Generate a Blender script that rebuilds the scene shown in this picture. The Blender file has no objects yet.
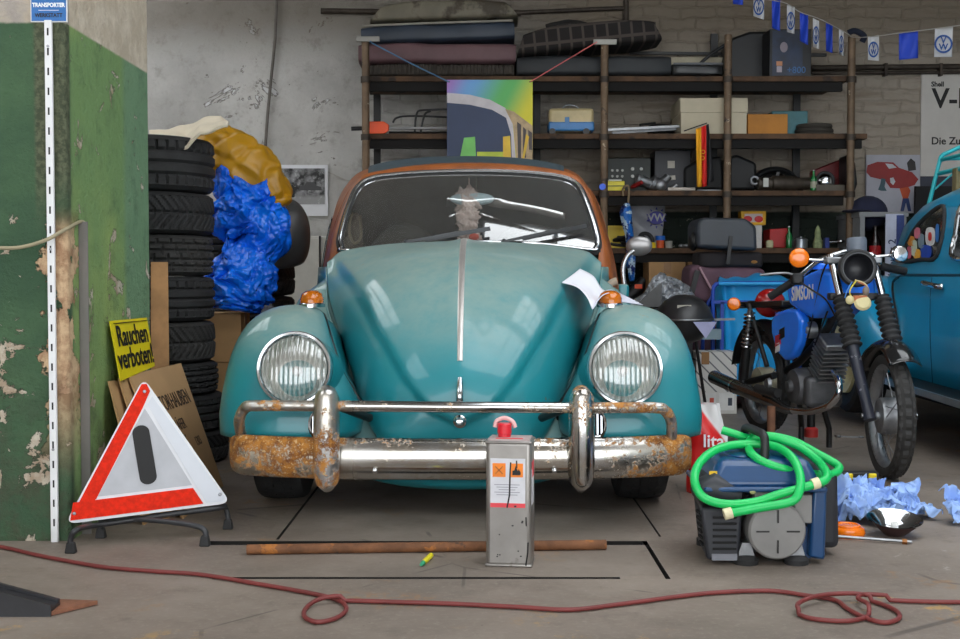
import bpy, bmesh, math, random
from mathutils import Vector, Matrix, noise
from math import sin, cos, pi, radians as R, sqrt, atan2
SC = bpy.context.scene
COL = SC.collection
random.seed(7)
F = 1200.0; CAMH = 0.8; TILT = math.atan(43.5/1200)
def P(px, py, Y):
    """world point seen at pixel (px,py) of the photograph when it lies Y metres down the hall"""
    u = (px-480)/F; v = (319.5-py)/F
    dy = cos(TILT)+v*sin(TILT); dz = -sin(TILT)+v*cos(TILT)
    k = Y/dy
    return Vector((u*k, Y, CAMH+dz*k))
def G(px, py, z=0.0):
    u = (px-480)/F; v = (319.5-py)/F
    dy = cos(TILT)+v*sin(TILT); dz = -sin(TILT)+v*cos(TILT)
    k = (z-CAMH)/dz
    return Vector((u*k, dy*k, z))
def lin(c):
    c = c/255.0
    return c/12.92 if c <= .04045 else ((c+.055)/1.055)**2.4
def C3(r, g, b): return (lin(r), lin(g), lin(b), 1)
def smooth(a, b, x):
    t = max(0, min(1, (x-a)/(b-a))); return t*t*(3-2*t)
def lerp(a, b, t): return a+(b-a)*t
def interp(pts, x):
    if x <= pts[0][0]: return pts[0][1]
    for (a, fa), (b, fb) in zip(pts, pts[1:]):
        if x <= b: return fa+(fb-fa)*(x-a)/(b-a)
    return pts[-1][1]
def cr(pts, n=8, closed=False):
    """smooth curve through points"""
    pts = [Vector(p) for p in pts]; N = len(pts); out = []
    rng = range(N) if closed else range(N-1)
    for i in rng:
        if closed: a, b, c, d = pts[i-1], pts[i], pts[(i+1) % N], pts[(i+2) % N]
        else:
            a = pts[max(i-1, 0)]; b = pts[i]; c = pts[i+1]; d = pts[min(i+2, N-1)]
        for k in range(n):
            t = k/n
            out.append(.5*((2*b)+(c-a)*t+(2*a-5*b+4*c-d)*t*t+(3*b-a-3*c+d)*t**3))
    if not closed: out.append(pts[-1])
    return out
def frame(axis, up=(0, 0, 1)):
    """matrix whose z axis is `axis`"""
    z = Vector(axis).normalized(); u = Vector(up)
    if abs(z.dot(u)) > .98: u = Vector((0, 1, 0))
    x = u.cross(z).normalized(); y = z.cross(x)
    return Matrix((x, y, z)).transposed().to_4x4()
def TR(loc=(0, 0, 0), rot=(0, 0, 0), s=1):
    from mathutils import Euler
    m = Matrix.Translation(loc) @ Euler(rot).to_matrix().to_4x4()
    if s != 1: m = m @ Matrix.Diagonal((*( (s, s, s) if not hasattr(s, '__len__') else s), 1))
    return m
class MB:
    def __init__(s): s.v = []; s.f = []; s.T = None
    def add(s, vs, fs, T=None):
        o = len(s.v)
        for p in vs:
            p = Vector(p)
            if T is not None: p = T @ p
            if s.T is not None: p = s.T @ p
            s.v.append(p)
        s.f += [tuple(i+o for i in f) for f in fs]
        return s
    def box(s, c, d, T=None, taper=1.0):
        x, y, z = d[0]/2, d[1]/2, d[2]/2; c = Vector(c); t = taper
        vs = [c+Vector(q) for q in ((-x, -y, -z), (x, -y, -z), (x, y, -z), (-x, y, -z), (-x*t, -y*t, z), (x*t, -y*t, z), (x*t, y*t, z), (-x*t, y*t, z))]
        return s.add(vs, [(0, 3, 2, 1), (4, 5, 6, 7), (0, 1, 5, 4), (1, 2, 6, 5), (2, 3, 7, 6), (3, 0, 4, 7)], T)
    def hexa(s, bot, top):
        """solid between two quads"""
        return s.add(list(bot)+list(top), [(0, 3, 2, 1), (4, 5, 6, 7), (0, 1, 5, 4), (1, 2, 6, 5), (2, 3, 7, 6), (3, 0, 4, 7)])
    def bar(s, a, b, w, h=None, up=(0, 0, 1)):
        a = Vector(a); b = Vector(b); h = h or w; d = b-a
        return s.box((0, 0, d.length/2), (w, h, d.length), Matrix.Translation(a) @ frame(d, up))
    def grid(s, fn, nu, nv, cu=False, cv=False, T=None):
        vs = [fn(i/(nu if cu else nu-1), j/(nv if cv else nv-1)) for i in range(nu) for j in range(nv)]
        fs = []
        for i in range(nu if cu else nu-1):
            for j in range(nv if cv else nv-1):
                a = i*nv+j; b = ((i+1) % nu)*nv+j; c = ((i+1) % nu)*nv+(j+1) % nv; d = i*nv+(j+1) % nv
                fs.append((a, b, c, d))
        return s.add(vs, fs, T)
    def lathe(s, prof, T=None, n=24, caps=True):
        """profile of (radius, height) turned about z"""
        vs = []; fs = []; m = len(prof)
        for i in range(n):
            a = 2*pi*i/n
            for r, h in prof: vs.append((r*cos(a), r*sin(a), h))
        for i in range(n):
            k = (i+1) % n
            for j in range(m-1): fs.append((i*m+j, k*m+j, k*m+j+1, i*m+j+1))
        if caps:
            if prof[0][0] > 1e-6: fs.append(tuple(i*m for i in reversed(range(n))))
            if prof[-1][0] > 1e-6: fs.append(tuple(i*m+m-1 for i in range(n)))
        return s.add(vs, fs, T)
    def cyl(s, a, b, r, r2=None, n=20):
        a = Vector(a); b = Vector(b); d = b-a
        return s.lathe([(r, 0), (r if r2 is None else r2, d.length)], Matrix.Translation(a) @ frame(d), n)
    def torus(s, Rm, r, T=None, n=36, k=10, sq=1.0):
        return s.grid(lambda u, v: ((Rm+r*cos(2*pi*v))*cos(2*pi*u), (Rm+r*cos(2*pi*v))*sin(2*pi*u), r*sq*sin(2*pi*v)), n, k, True, True, T)
    def ball(s, c, d, T=None, nu=20, nv=12):
        rx, ry, rz = (d, d, d) if not hasattr(d, '__len__') else d; c = Vector(c)
        vs = []; fs = []
        for j in range(nv+1):
            th = pi*j/nv
            for i in range(nu):
                a = 2*pi*i/nu; vs.append(c+Vector((rx*sin(th)*cos(a), ry*sin(th)*sin(a), rz*cos(th))))
        for j in range(nv):
            for i in range(nu):
                fs.append((j*nu+i, (j+1)*nu+i, (j+1)*nu+(i+1) % nu, j*nu+(i+1) % nu))
        return s.add(vs, fs, T)
    def tube(s, pts, r, n=10, closed=False, caps=True, flat=1.0):
        pts = [Vector(p) for p in pts]; N = len(pts); vs = []; fs = []
        up = None
        for i, p in enumerate(pts):
            if closed: t = pts[(i+1) % N]-pts[i-1]
            else: t = pts[min(i+1, N-1)]-pts[max(i-1, 0)]
            if t.length < 1e-9: t = Vector((0, 0, 1))
            t.normalize()
            if up is None:
                up = Vector((0, 0, 1)) if abs(t.z) < .9 else Vector((0, 1, 0))
            up = (up-t*up.dot(t))
            if up.length < 1e-6: up = t.orthogonal()
            up.normalize(); sd = t.cross(up)
            rr = r(i/(N-1)) if callable(r) else (r[i] if hasattr(r, '__len__') else r)
            for k in range(n):
                a = 2*pi*k/n; vs.append(p+(sd*cos(a)+up*sin(a)*flat)*rr)
        for i in range(N if closed else N-1):
            for k in range(n):
                a = i*n+k; b = i*n+(k+1) % n; c = ((i+1) % N)*n+(k+1) % n; d = ((i+1) % N)*n+k
                fs.append((a, b, c, d))
        if caps and not closed:
            fs.append(tuple(reversed(range(n)))); fs.append(tuple((N-1)*n+k for k in range(n)))
        return s.add(vs, fs)
    def prism(s, poly, d, T=None):
        """polygon in xy extruded by d along z"""
        n = len(poly)
        vs = [(p[0], p[1], 0) for p in poly]+[(p[0], p[1], d) for p in poly]
        fs = [tuple(reversed(range(n))), tuple(range(n, 2*n))]+[(i, (i+1) % n, n+(i+1) % n, n+i) for i in range(n)]
        return s.add(vs, fs, T)
    def slab(s, quad, th):
        """sheet with thickness from corners in space; thickness goes away from the first face"""
        q = [Vector(p) for p in quad]; nrm = (q[1]-q[0]).cross(q[-1]-q[0]).normalized()*th
        n = len(q)
        return s.add(q+[p+nrm for p in q], [tuple(reversed(range(n))), tuple(range(n, 2*n))]+[(i, (i+1) % n, n+(i+1) % n, n+i) for i in range(n)])
    def build(s, name, m, parent=None, bevel=0, seg=2, sub=0, sharp=38, solid=0, loc=None, rot=None, flat=False):
        me = bpy.data.meshes.new(name)
        me.from_pydata([tuple(p) for p in s.v], [], s.f)
        bm = bmesh.new(); bm.from_mesh(me)
        bmesh.ops.remove_doubles(bm, verts=bm.verts, dist=1e-6)
        bmesh.ops.recalc_face_normals(bm, faces=bm.faces)
        bm.to_mesh(me); bm.free()
        if not flat:
            me.shade_smooth()
            if sharp < 180: me.set_sharp_from_angle(angle=R(sharp))
        me.materials.append(m)
        o = bpy.data.objects.new(name, me); COL.objects.link(o)
        if parent: o.parent = parent
        if loc is not None: o.location = loc
        if rot is not None: o.rotation_euler = rot
        if solid:
            md = o.modifiers.new('s', 'SOLIDIFY'); md.thickness = solid; md.offset = 0
        if bevel:
            md = o.modifiers.new('b', 'BEVEL'); md.width = bevel; md.segments = seg; md.limit_method = 'ANGLE'; md.angle_limit = R(35)
            md.harden_normals = False
        if sub:
            md = o.modifiers.new('u', 'SUBSURF'); md.levels = sub; md.render_levels = sub
        return o
def tag(o, label, cat, group=None, kind=None):
    if label: o['label'] = label
    if cat: o['category'] = cat
    if group: o['group'] = group
    if kind: o['kind'] = kind
    return o
def thing(name, label, cat, loc=(0, 0, 0), rot=(0, 0, 0), group=None):
    o = bpy.data.objects.new(name, None); COL.objects.link(o)
    o.empty_display_size = .05
    o.location = loc; o.rotation_euler = rot if hasattr(rot, '__len__') else (0, 0, rot)
    return tag(o, label, cat, group)
def struct(o): o['kind'] = 'structure'; return o
def single(mb, name, m, label, cat, group=None, loc=None, **kw):
    return tag(mb.build(name, m, None, loc=loc, **kw), label, cat, group)
def dup(root, loc, rot=None, label=None):
    r = root.copy(); COL.objects.link(r); r.location = loc
    if rot is not None: r.rotation_euler = rot
    if label: r['label'] = label
    for ch in list(root.children):
        c = ch.copy(); COL.objects.link(c); c.parent = r
        for g in ch.children:
            d = g.copy(); COL.objects.link(d); d.parent = c
    return r
def text_mb(txt, size, T, extrude=.0008, align='CENTER', bold=0.0, sx=1.0, shear=0):
    cu = bpy.data.curves.new('t', 'FONT'); cu.body = txt; cu.size = size; cu.extrude = extrude
    cu.align_x = align; cu.align_y = 'CENTER'; cu.offset = bold; cu.shear = shear; cu.resolution_u = 3
    o = bpy.data.objects.new('t', cu); COL.objects.link(o)
    dg = bpy.context.evaluated_depsgraph_get()
    me = bpy.data.meshes.new_from_object(o.evaluated_get(dg))
    mb = MB(); mb.add([T @ Vector((v.co.x*sx, v.co.y, v.co.z)) for v in me.vertices], [tuple(p.vertices) for p in me.polygons])
    bpy.data.objects.remove(o); bpy.data.curves.remove(cu); bpy.data.meshes.remove(me)
    return mb
UPRIGHT = Matrix.Rotation(pi/2, 4, 'X')      # text facing the camera (-y)
# ---------------------------------------------------------------- materials
MATS = {}
def mat(name, col, rough=.5, metal=0.0, var=.12, vs=6.0, bump=0.0, bs=60.0, spots=None, coat=0.0, spec=.5, dust=None, emit=None):
    """spots: list of (colour, scale, threshold, softness[, rough]) ; dust: (colour, strength)"""
    if name in MATS: return MATS[name]
    m = bpy.data.materials.new(name); m.use_nodes = True; MATS[name] = m
    nt = m.node_tree; N = nt.nodes; L = nt.links; b = N['Principled BSDF']
    b.inputs['Roughness'].default_value = rough; b.inputs['Metallic'].default_value = metal
    b.inputs['Coat Weight'].default_value = coat; b.inputs['Coat Roughness'].default_value = .08
    b.inputs['Specular IOR Level'].default_value = spec
    col = tuple(col) if len(col) == 4 else (*col, 1)
    tc = N.new('ShaderNodeTexCoord')
    def nz(scale, detail=4, rough_=.6):
        n = N.new('ShaderNodeTexNoise'); n.inputs['Scale'].default_value = scale; n.inputs['Detail'].default_value = detail
        n.inputs['Roughness'].default_value = rough_
        L.new(tc.outputs['Object'], n.inputs['Vector']); return n
    def mix(fac, a, bcol):
        x = N.new('ShaderNodeMix'); x.data_type = 'RGBA'
        if hasattr(fac, 'default_value') or hasattr(fac, 'links'): L.new(fac, x.inputs[0])
        else: x.inputs[0].default_value = fac
        for i, q in ((6, a), (7, bcol)):
            if hasattr(q, 'links'): L.new(q, x.inputs[i])
            else: x.inputs[i].default_value = q
        return x.outputs[2]
    def ramp(src, a, c):
        r = N.new('ShaderNodeMapRange'); L.new(src, r.inputs[0]); r.inputs[1].default_value = a; r.inputs[2].default_value = c
        r.interpolation_type = 'SMOOTHSTEP'; return r.outputs[0]
    out = col
    if var:
        n = nz(vs); f = ramp(n.outputs[0], .3, .7)
        dk = tuple(c*(1-var) for c in col[:3])+(1,); lt = tuple(min(1, c*(1+var)) for c in col[:3])+(1,)
        out = mix(f, dk, lt)
    rgh = None; mtl = None
    for sp in (spots or []):
        n = nz(sp[1], 5); f = ramp(n.outputs[0], sp[2], sp[2]+sp[3])
        out = mix(f, out, sp[0])
        if len(sp) > 4:
            x = N.new('ShaderNodeMix'); x.data_type = 'FLOAT'; L.new(f, x.inputs[0])
            if rgh is None: x.inputs[2].default_value = rough
            else: L.new(rgh, x.inputs[2])
            x.inputs[3].default_value = sp[4]; rgh = x.outputs[0]
            x = N.new('ShaderNodeMix'); x.data_type = 'FLOAT'; L.new(f, x.inputs[0])
            if mtl is None: x.inputs[2].default_value = metal
            else: L.new(mtl, x.inputs[2])
            x.inputs[3].default_value = 0; mtl = x.outputs[0]
    if dust:
        g = N.new('ShaderNodeNewGeometry'); s = N.new('ShaderNodeSeparateXYZ'); L.new(g.outputs['Normal'], s.inputs[0])
        f = ramp(s.outputs[2], dust[2] if len(dust) > 2 else .55, 1.0); n = nz(16, 6, .7); q = ramp(n.outputs[0], -.2, .75)
        a = N.new('ShaderNodeMath'); a.operation = 'MULTIPLY'; L.new(f, a.inputs[0]); L.new(q, a.inputs[1])
        a2 = N.new('ShaderNodeMath'); a2.operation = 'MULTIPLY'; L.new(a.outputs[0], a2.inputs[0]); a2.inputs[1].default_value = dust[1]
        out = mix(a2.outputs[0], out, dust[0])
        x = N.new('ShaderNodeMix'); x.data_type = 'FLOAT'; L.new(a2.outputs[0], x.inputs[0])
        if rgh is None: x.inputs[2].default_value = rough
        else: L.new(rgh, x.inputs[2])
        x.inputs[3].default_value = .8; rgh = x.outputs[0]
    if hasattr(out, 'links'): L.new(out, b.inputs['Base Color'])
    else: b.inputs['Base Color'].default_value = out
    if rgh is not None: L.new(rgh, b.inputs['Roughness'])
    if mtl is not None: L.new(mtl, b.inputs['Metallic'])
    if bump:
        n = nz(bs, 6, .65); bp = N.new('ShaderNodeBump'); bp.inputs['Strength'].default_value = min(1, bump); bp.inputs['Distance'].default_value = .01 if bump <= 1 else .01*bump
        L.new(n.outputs[0], bp.inputs['Height']); L.new(bp.outputs[0], b.inputs['Normal'])
    if emit: b.inputs['Emission Color'].default_value = emit[0]; b.inputs['Emission Strength'].default_value = emit[1]
    return m
def S(name, r, g, b, rough=.5, **k): return mat(name, C3(r, g, b), rough, **k)
def glass_mat(name, tint=(1, 1, 1, 1), gloss=1.0, rough=.02, ior=1.5, dust=0):
    if name in MATS: return MATS[name]
    m = bpy.data.materials.new(name); m.use_nodes = True; MATS[name] = m
    nt = m.node_tree; N = nt.nodes; L = nt.links; N.remove(N['Principled BSDF']); o = N['Material Output']
    t = N.new('ShaderNodeBsdfTransparent'); t.inputs[0].default_value = tint
    g = N.new('ShaderNodeBsdfGlossy'); g.inputs['Roughness'].default_value = rough
    f = N.new('ShaderNodeFresnel'); f.inputs[0].default_value = ior
    k = N.new('ShaderNodeMath'); k.operation = 'MULTIPLY'; k.inputs[1].default_value = gloss; k.use_clamp = True; L.new(f.outputs[0], k.inputs[0])
    x = N.new('ShaderNodeMixShader'); L.new(k.outputs[0], x.inputs[0]); L.new(t.outputs[0], x.inputs[1]); L.new(g.outputs[0], x.inputs[2])
    if dust:
        d = N.new('ShaderNodeBsdfDiffuse'); d.inputs[0].default_value = (.75, .74, .72, 1); y = N.new('ShaderNodeMixShader'); y.inputs[0].default_value = dust
        L.new(x.outputs[0], y.inputs[1]); L.new(d.outputs[0], y.inputs[2]); L.new(y.outputs[0], o.inputs[0]); return m
    L.new(x.outputs[0], o.inputs[0]); return m
RUBBER = S('rubber', 36, 36, 37, .75, var=.25, vs=20, bump=.15, bs=120)
BLACK = S('black_metal', 19, 19, 20, .45, var=.2)
BLACKP = S('black_plastic', 25, 26, 28, .5, var=.15)
CHROME = S('chrome', 205, 207, 210, .12, metal=1, var=.06)
STEEL = S('steel', 150, 152, 155, .35, metal=1, var=.15, vs=20)
ALU = S('cast_aluminium', 150, 152, 155, .45, metal=.85, var=.2, vs=15)
DARK = S('dark_interior', 20, 20, 22, .8)
WHITE = S('white_paint', 225, 226, 228, .45, var=.05)
CARD = S('cardboard', 172, 135, 92, .85, var=.12, vs=4)
CLEAR = glass_mat('clear_glass')
# ---------------------------------------------------------------- camera, light, setting
cam = bpy.data.cameras.new('camera'); co = bpy.data.objects.new('camera', cam); COL.objects.link(co)
co.location = (0, 0, CAMH); co.rotation_euler = (pi/2-TILT, 0, 0)
cam.sensor_width = 36; cam.lens = F/960*36; cam.clip_start = .05
SC.camera = co
SC.view_settings.view_transform = 'Standard'; SC.view_settings.look = 'None'; SC.view_settings.gamma = 1
SC.view_settings.use_curve_mapping = False; SC.view_settings.exposure = 0.22
w = bpy.data.worlds.new('sky'); SC.world = w; w.use_nodes = True
bg = w.node_tree.nodes['Background']; bg.inputs[0].default_value = (.93, .97, 1.0, 1); bg.inputs[1].default_value = 3.6
class NT:
    """small helper for hand-written node trees"""
    def __init__(s, name):
        s.m = bpy.data.materials.new(name); s.m.use_nodes = True; s.t = s.m.node_tree; s.b = s.t.nodes['Principled BSDF']
        s.co = s.t.nodes.new('ShaderNodeTexCoord').outputs['Object']
        x = s.t.nodes.new('ShaderNodeSeparateXYZ'); s.t.links.new(s.co, x.inputs[0]); s.x, s.y, s.z = x.outputs
    def set(s, i, v):
        if hasattr(v, 'links'): s.t.links.new(v, i)
        else: i.default_value = v
    def noise(s, scale, detail=5, rough=.6, dist=0, vec=None):
        n = s.t.nodes.new('ShaderNodeTexNoise'); n.inputs['Scale'].default_value = scale; n.inputs['Detail'].default_value = detail
        n.inputs['Roughness'].default_value = rough; n.inputs['Distortion'].default_value = dist
        s.set(n.inputs['Vector'], vec or s.co); return n.outputs[0]
    def vor(s, scale, vec=None, feat='F1'):
        n = s.t.nodes.new('ShaderNodeTexVoronoi'); n.feature = feat; n.inputs['Scale'].default_value = scale
        s.set(n.inputs['Vector'], vec or s.co); return n.outputs[0]
    def step(s, v, a, b):
        r = s.t.nodes.new('ShaderNodeMapRange'); r.interpolation_type = 'SMOOTHSTEP'; s.set(r.inputs[0], v)
        if a <= b: r.inputs[1].default_value = a; r.inputs[2].default_value = b
        else: r.inputs[1].default_value = b; r.inputs[2].default_value = a; r.inputs[3].default_value = 1; r.inputs[4].default_value = 0
        return r.outputs[0]
    def math(s, op, a, b=0.0):
        n = s.t.nodes.new('ShaderNodeMath'); n.operation = op; s.set(n.inputs[0], a); s.set(n.inputs[1], b); return n.outputs[0]
    def mul(s, a, b): return s.math('MULTIPLY', a, b)
    def add(s, a, b): return s.math('ADD', a, b)
    def mix(s, f, a, b):
        x = s.t.nodes.new('ShaderNodeMix'); x.data_type = 'RGBA'; s.set(x.inputs[0], f); s.set(x.inputs[6], a); s.set(x.inputs[7], b); return x.outputs[2]
    def vscale(s, sx, sy, sz):
        n = s.t.nodes.new('ShaderNodeMapping'); n.inputs['Scale'].default_value = (sx, sy, sz); s.t.links.new(s.co, n.inputs[0]); return n.outputs[0]
    def bump(s, h, strength=.5, dist=.01):
        n = s.t.nodes.new('ShaderNodeBump'); n.inputs['Strength'].default_value = strength; n.inputs['Distance'].default_value = dist
        s.set(n.inputs['Height'], h); s.t.links.new(n.outputs[0], s.b.inputs['Normal'])
    def done(s, col, rough=.8, metal=0):
        s.set(s.b.inputs['Base Color'], col); s.set(s.b.inputs['Roughness'], rough); s.set(s.b.inputs['Metallic'], metal); return s.m
def floor_material():
    n = NT('concrete_floor')
    a = n.noise(.9, 6, .65); b = n.noise(7, 6, .7); c = n.noise(55, 4, .7)
    col = n.mix(n.step(a, .35, .68), C3(110, 99, 90), C3(141, 129, 118))
    col = n.mix(n.mul(n.step(b, .52, .72), .55), col, C3(99, 89, 81))
    col = n.mix(n.mul(n.step(c, .5, .75), .35), col, C3(160, 151, 140))
    col = n.mix(n.mul(n.step(n.noise(3.1, 5, .7), .66, .72), .5), col, C3(74, 66, 60))
    stain = n.mul(n.step(n.noise(2.3, 3), .6, .66), n.step(n.noise(30, 3), .45, .6))
    col = n.mix(n.mul(stain, .5), col, C3(150, 110, 66))
    # lighter steel cover plates over the pit, patched cement to the right, yellow paint drips
    plate = n.mul(n.mul(n.step(n.x, -.66, -.655), n.step(n.x, .485, .48)), n.mul(n.step(n.y, 3.17, 3.175), n.step(n.y, 4.2, 4.19)))
    col = n.mix(n.mul(plate, .45), col, n.mix(n.step(n.noise(4, 5), .4, .65), C3(114, 104, 95), C3(138, 127, 117)))
    crack = n.step(n.vor(1.15, n.vscale(1, .8, 1), 'DISTANCE_TO_EDGE'), .006, .002)
    col = n.mix(n.mul(crack, n.mul(n.step(n.noise(2, 3), .52, .6), .7)), col, C3(72, 64, 58))
    pale = n.mul(n.step(n.noise(2.4, 6, .75, .8), .63, .68), n.step(n.x, .45, .6)); col = n.mix(n.mul(pale, .5), col, C3(186, 178, 168))
    yel = n.mul(n.step(n.noise(5, 6, .8), .57, .66), n.mul(n.step(n.y, 3.02, 2.96), n.step(n.noise(1.1, 2), .48, .56))); col = n.mix(n.mul(yel, .55), col, C3(196, 150, 60))
    grit = n.step(n.vor(26), .10, .06); col = n.mix(n.mul(grit, n.mul(n.step(n.noise(9, 3), .55, .62), .6)), col, C3(70, 60, 52))
    n.bump(n.add(n.mul(c, .3), b), .25, .006)
    return n.done(col, n.add(n.mul(b, .3), .45))
FLOORM = floor_material()
def wall_material():
    n = NT('whitewashed_brick')
    m = n.t.nodes.new('ShaderNodeMapping'); m.inputs['Rotation'].default_value = (pi/2, 0, 0); n.t.links.new(n.co, m.inputs[0])
    br = n.t.nodes.new('ShaderNodeTexBrick'); br.inputs['Scale'].default_value = 1; br.inputs['Brick Width'].default_value = .27
    br.inputs['Row Height'].default_value = .085; br.inputs['Mortar Size'].default_value = .011; br.inputs['Mortar Smooth'].default_value = .6
    wob = n.t.nodes.new('ShaderNodeVectorMath'); wob.operation = 'MULTIPLY_ADD'
    nn = n.t.nodes.new('ShaderNodeTexNoise'); nn.inputs['Scale'].default_value = 6; n.t.links.new(n.co, nn.inputs['Vector'])
    n.t.links.new(nn.outputs[1], wob.inputs[0]); wob.inputs[1].default_value = (.07, .07, .07); n.t.links.new(m.outputs[0], wob.inputs[2])
    n.t.links.new(wob.outputs[0], br.inputs['Vector'])
    br.inputs['Color1'].default_value = (1, 1, 1, 1); br.inputs['Color2'].default_value = (.45, .45, .45, 1); br.inputs['Bias'].default_value = -.2; br.inputs['Mortar'].default_value = (0, 0, 0, 1)
    brick = n.step(n.x, -.95, -.7)                    # plastered smooth on the left, bare brick behind the rack
    bc = n.mul(br.outputs[1], brick)
    a = n.noise(1.3, 6, .65); b = n.noise(9, 6, .7); c = n.noise(40, 5, .7)
    col = n.mix(n.step(a, .35, .68), C3(172, 170, 166), C3(200, 198, 194))
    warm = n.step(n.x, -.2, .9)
    col = n.mix(n.mul(warm, .75), col, C3(150, 136, 118))  # warmer tone to the right, also darkened for the weaker light there
    col = n.mix(n.mul(n.step(b, .5, .75), .5), col, C3(128, 120, 112))
    col = n.mix(n.mul(n.mul(bc, n.step(n.noise(3, 4), .35, .65)), .20), col, C3(96, 84, 72))
    streak = n.noise(1, 5, .7, 0, n.vscale(1.2, 1, 11)); col = n.mix(n.mul(n.mul(n.step(streak, .52, .68), brick), .5), col, C3(112, 98, 84))
    # peeling
    peel = n.mul(n.step(n.noise(2.6, 6, .7, .6), .62, .635), n.step(n.x, -.5, -.9))
    col = n.mix(peel, col, C3(214, 214, 214))
    edge = n.mul(n.mul(n.step(n.noise(2.6, 6, .7, .6), .605, .62), n.step(n.noise(2.6, 6, .7, .6), .645, .625)), n.step(n.x, -.5, -.9))
    col = n.mix(n.mul(edge, .7), col, C3(92, 82, 74))
    spots = n.step(n.noise(14, 4, .8, .4), .68, .72)
    col = n.mix(n.mul(spots, .65), col, C3(58, 50, 45))
    # soot near the top, dark green dado behind the rack
    col = n.mix(n.mul(n.step(n.add(n.z, n.mul(a, .5)), 2.55, 2.95), .65), col, C3(96, 84, 66))
    dado = n.mul(n.step(n.add(n.z, n.mul(b, .02)), 1.29, 1.27), n.step(n.x, .55, .62))
    chips = n.step(n.noise(11, 5, .75), .64, .67)
    col = n.mix(dado, col, n.mix(chips, C3(38, 48, 42), C3(130, 128, 116)))
    h = n.add(n.add(n.add(n.mul(bc, -.5), n.mul(n.mul(streak, brick), .9)), n.mul(b, .9)), n.add(n.mul(c, .25), n.mul(peel, .5)))
    n.bump(h, .8, .016)
    return n.done(col, .88)
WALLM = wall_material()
def pillar_material():
    n = NT('peeling_green_plaster')
    a = n.noise(1.7, 6, .65); b = n.noise(8, 6, .7); c = n.noise(45, 5, .7)
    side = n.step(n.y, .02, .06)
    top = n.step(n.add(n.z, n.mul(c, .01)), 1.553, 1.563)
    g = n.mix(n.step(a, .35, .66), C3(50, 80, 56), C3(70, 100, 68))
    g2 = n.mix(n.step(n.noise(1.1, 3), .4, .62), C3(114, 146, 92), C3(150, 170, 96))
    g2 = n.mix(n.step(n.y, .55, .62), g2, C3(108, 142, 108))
    g = n.mix(side, g, g2)  # side paint differs slightly, lightened and yellowed further for the light it catches
    g = n.mix(n.mul(n.step(b, .5, .72), .45), g, C3(48, 72, 52))
    g = n.mix(n.mul(n.step(n.z, .62, .05), n.mul(n.step(b, .38, .6), .7)), g, C3(70, 68, 52))
    w = n.mix(n.step(b, .4, .7), C3(188, 174, 154), C3(214, 202, 184))
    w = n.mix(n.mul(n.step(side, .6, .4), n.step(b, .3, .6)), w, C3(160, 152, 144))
    col = n.mix(top, g, w)
    # paint fallen off in flakes: more of them low down
    fl = n.add(n.noise(7.5, 6, .68, .5), n.mul(n.step(n.z, 1.35, .45), .05))
    m = n.mul(n.step(fl, .632, .642), n.step(top, .6, .3))
    col = n.mix(m, col, n.mix(n.step(b, .4, .62), C3(196, 188, 172), C3(160, 140, 118)))
    rim = n.mul(n.mul(n.step(fl, .616, .632), n.step(fl, .650, .640)), n.step(top, .6, .3))
    col = n.mix(n.mul(rim, .55), col, C3(50, 58, 44))
    scr = n.step(n.noise(20, 5, .8, .5), .66, .70); col = n.mix(n.mul(n.mul(scr, n.step(top, .6, .3)), .6), col, C3(40, 52, 38))
    spk = n.step(n.noise(24, 4, .8), .70, .73); col = n.mix(n.mul(spk, .8), col, C3(196, 196, 180))
    # broken corner with bare render and brick, and a grubby band beside the rail
    d = n.add(n.math('ABSOLUTE', n.add(n.x, .012)), n.mul(n.math('ABSOLUTE', n.y), .6))
    cz = n.mul(n.step(n.z, .15, .55), n.step(n.z, 1.02, .9))
    corner = n.mul(n.step(n.add(d, n.mul(n.add(n.noise(5, 5, .7), -.5), .30)), .052, .044), cz)
    col = n.mix(corner, col, n.mix(n.step(b, .42, .6), C3(206, 176, 140), C3(158, 122, 92)))
    band = n.mul(n.mul(n.step(n.x, -.10, -.085), n.step(side, .5, .2)), n.step(top, .5, .2))
    col = n.mix(n.mul(band, n.step(n.z, .9, 1.15)), col, n.mix(n.step(c, .4, .6), C3(62, 70, 50), C3(92, 98, 74)))
    h = n.add(n.add(n.mul(b, .7), n.mul(c, .3)), n.add(n.mul(m, -.5), n.mul(corner, -1.2)))
    n.bump(h, .9, .026)
    return n.done(col, .8)
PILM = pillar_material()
PLAST = S('grey_plaster', 176, 172, 166, .9, var=.15, vs=2, bump=.3, bs=20)
# floor with the grooves round the pit covers cut into it
ga = G(208, 543); gb = G(648, 543); gc = G(665, 578); gd = G(213, 578); ge = G(620, 578)
yA = G(480, 541).y; yA2 = G(480, 545).y; yC = G(480, 577).y; yC2 = G(480, 579).y
slots = [(ga.x, gb.x, yA2, yA), (gb.x-.013, gb.x, yC2, yA), (gd.x, ge.x, yC2, yC), (-.62, -.611, 3.62, 5.6), (.55, .557, 3.66, 5.5)]
xs = sorted({-4.5, 5.0} | {v for s in slots for v in s[:2]}); ys = sorted({-3.0, 8.8} | {v for s in slots for v in s[2:]})
fl = MB()
for i in range(len(xs)-1):
    for j in range(len(ys)-1):
        mx = (xs[i]+xs[i+1])/2; my = (ys[j]+ys[j+1])/2
        if any(s[0] < mx < s[1] and s[2] < my < s[3] for s in slots): continue
        fl.add([(xs[i], ys[j], 0), (xs[i+1], ys[j], 0), (xs[i+1], ys[j+1], 0), (xs[i], ys[j+1], 0)], [(0, 1, 2, 3)])
gv = MB()
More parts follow.
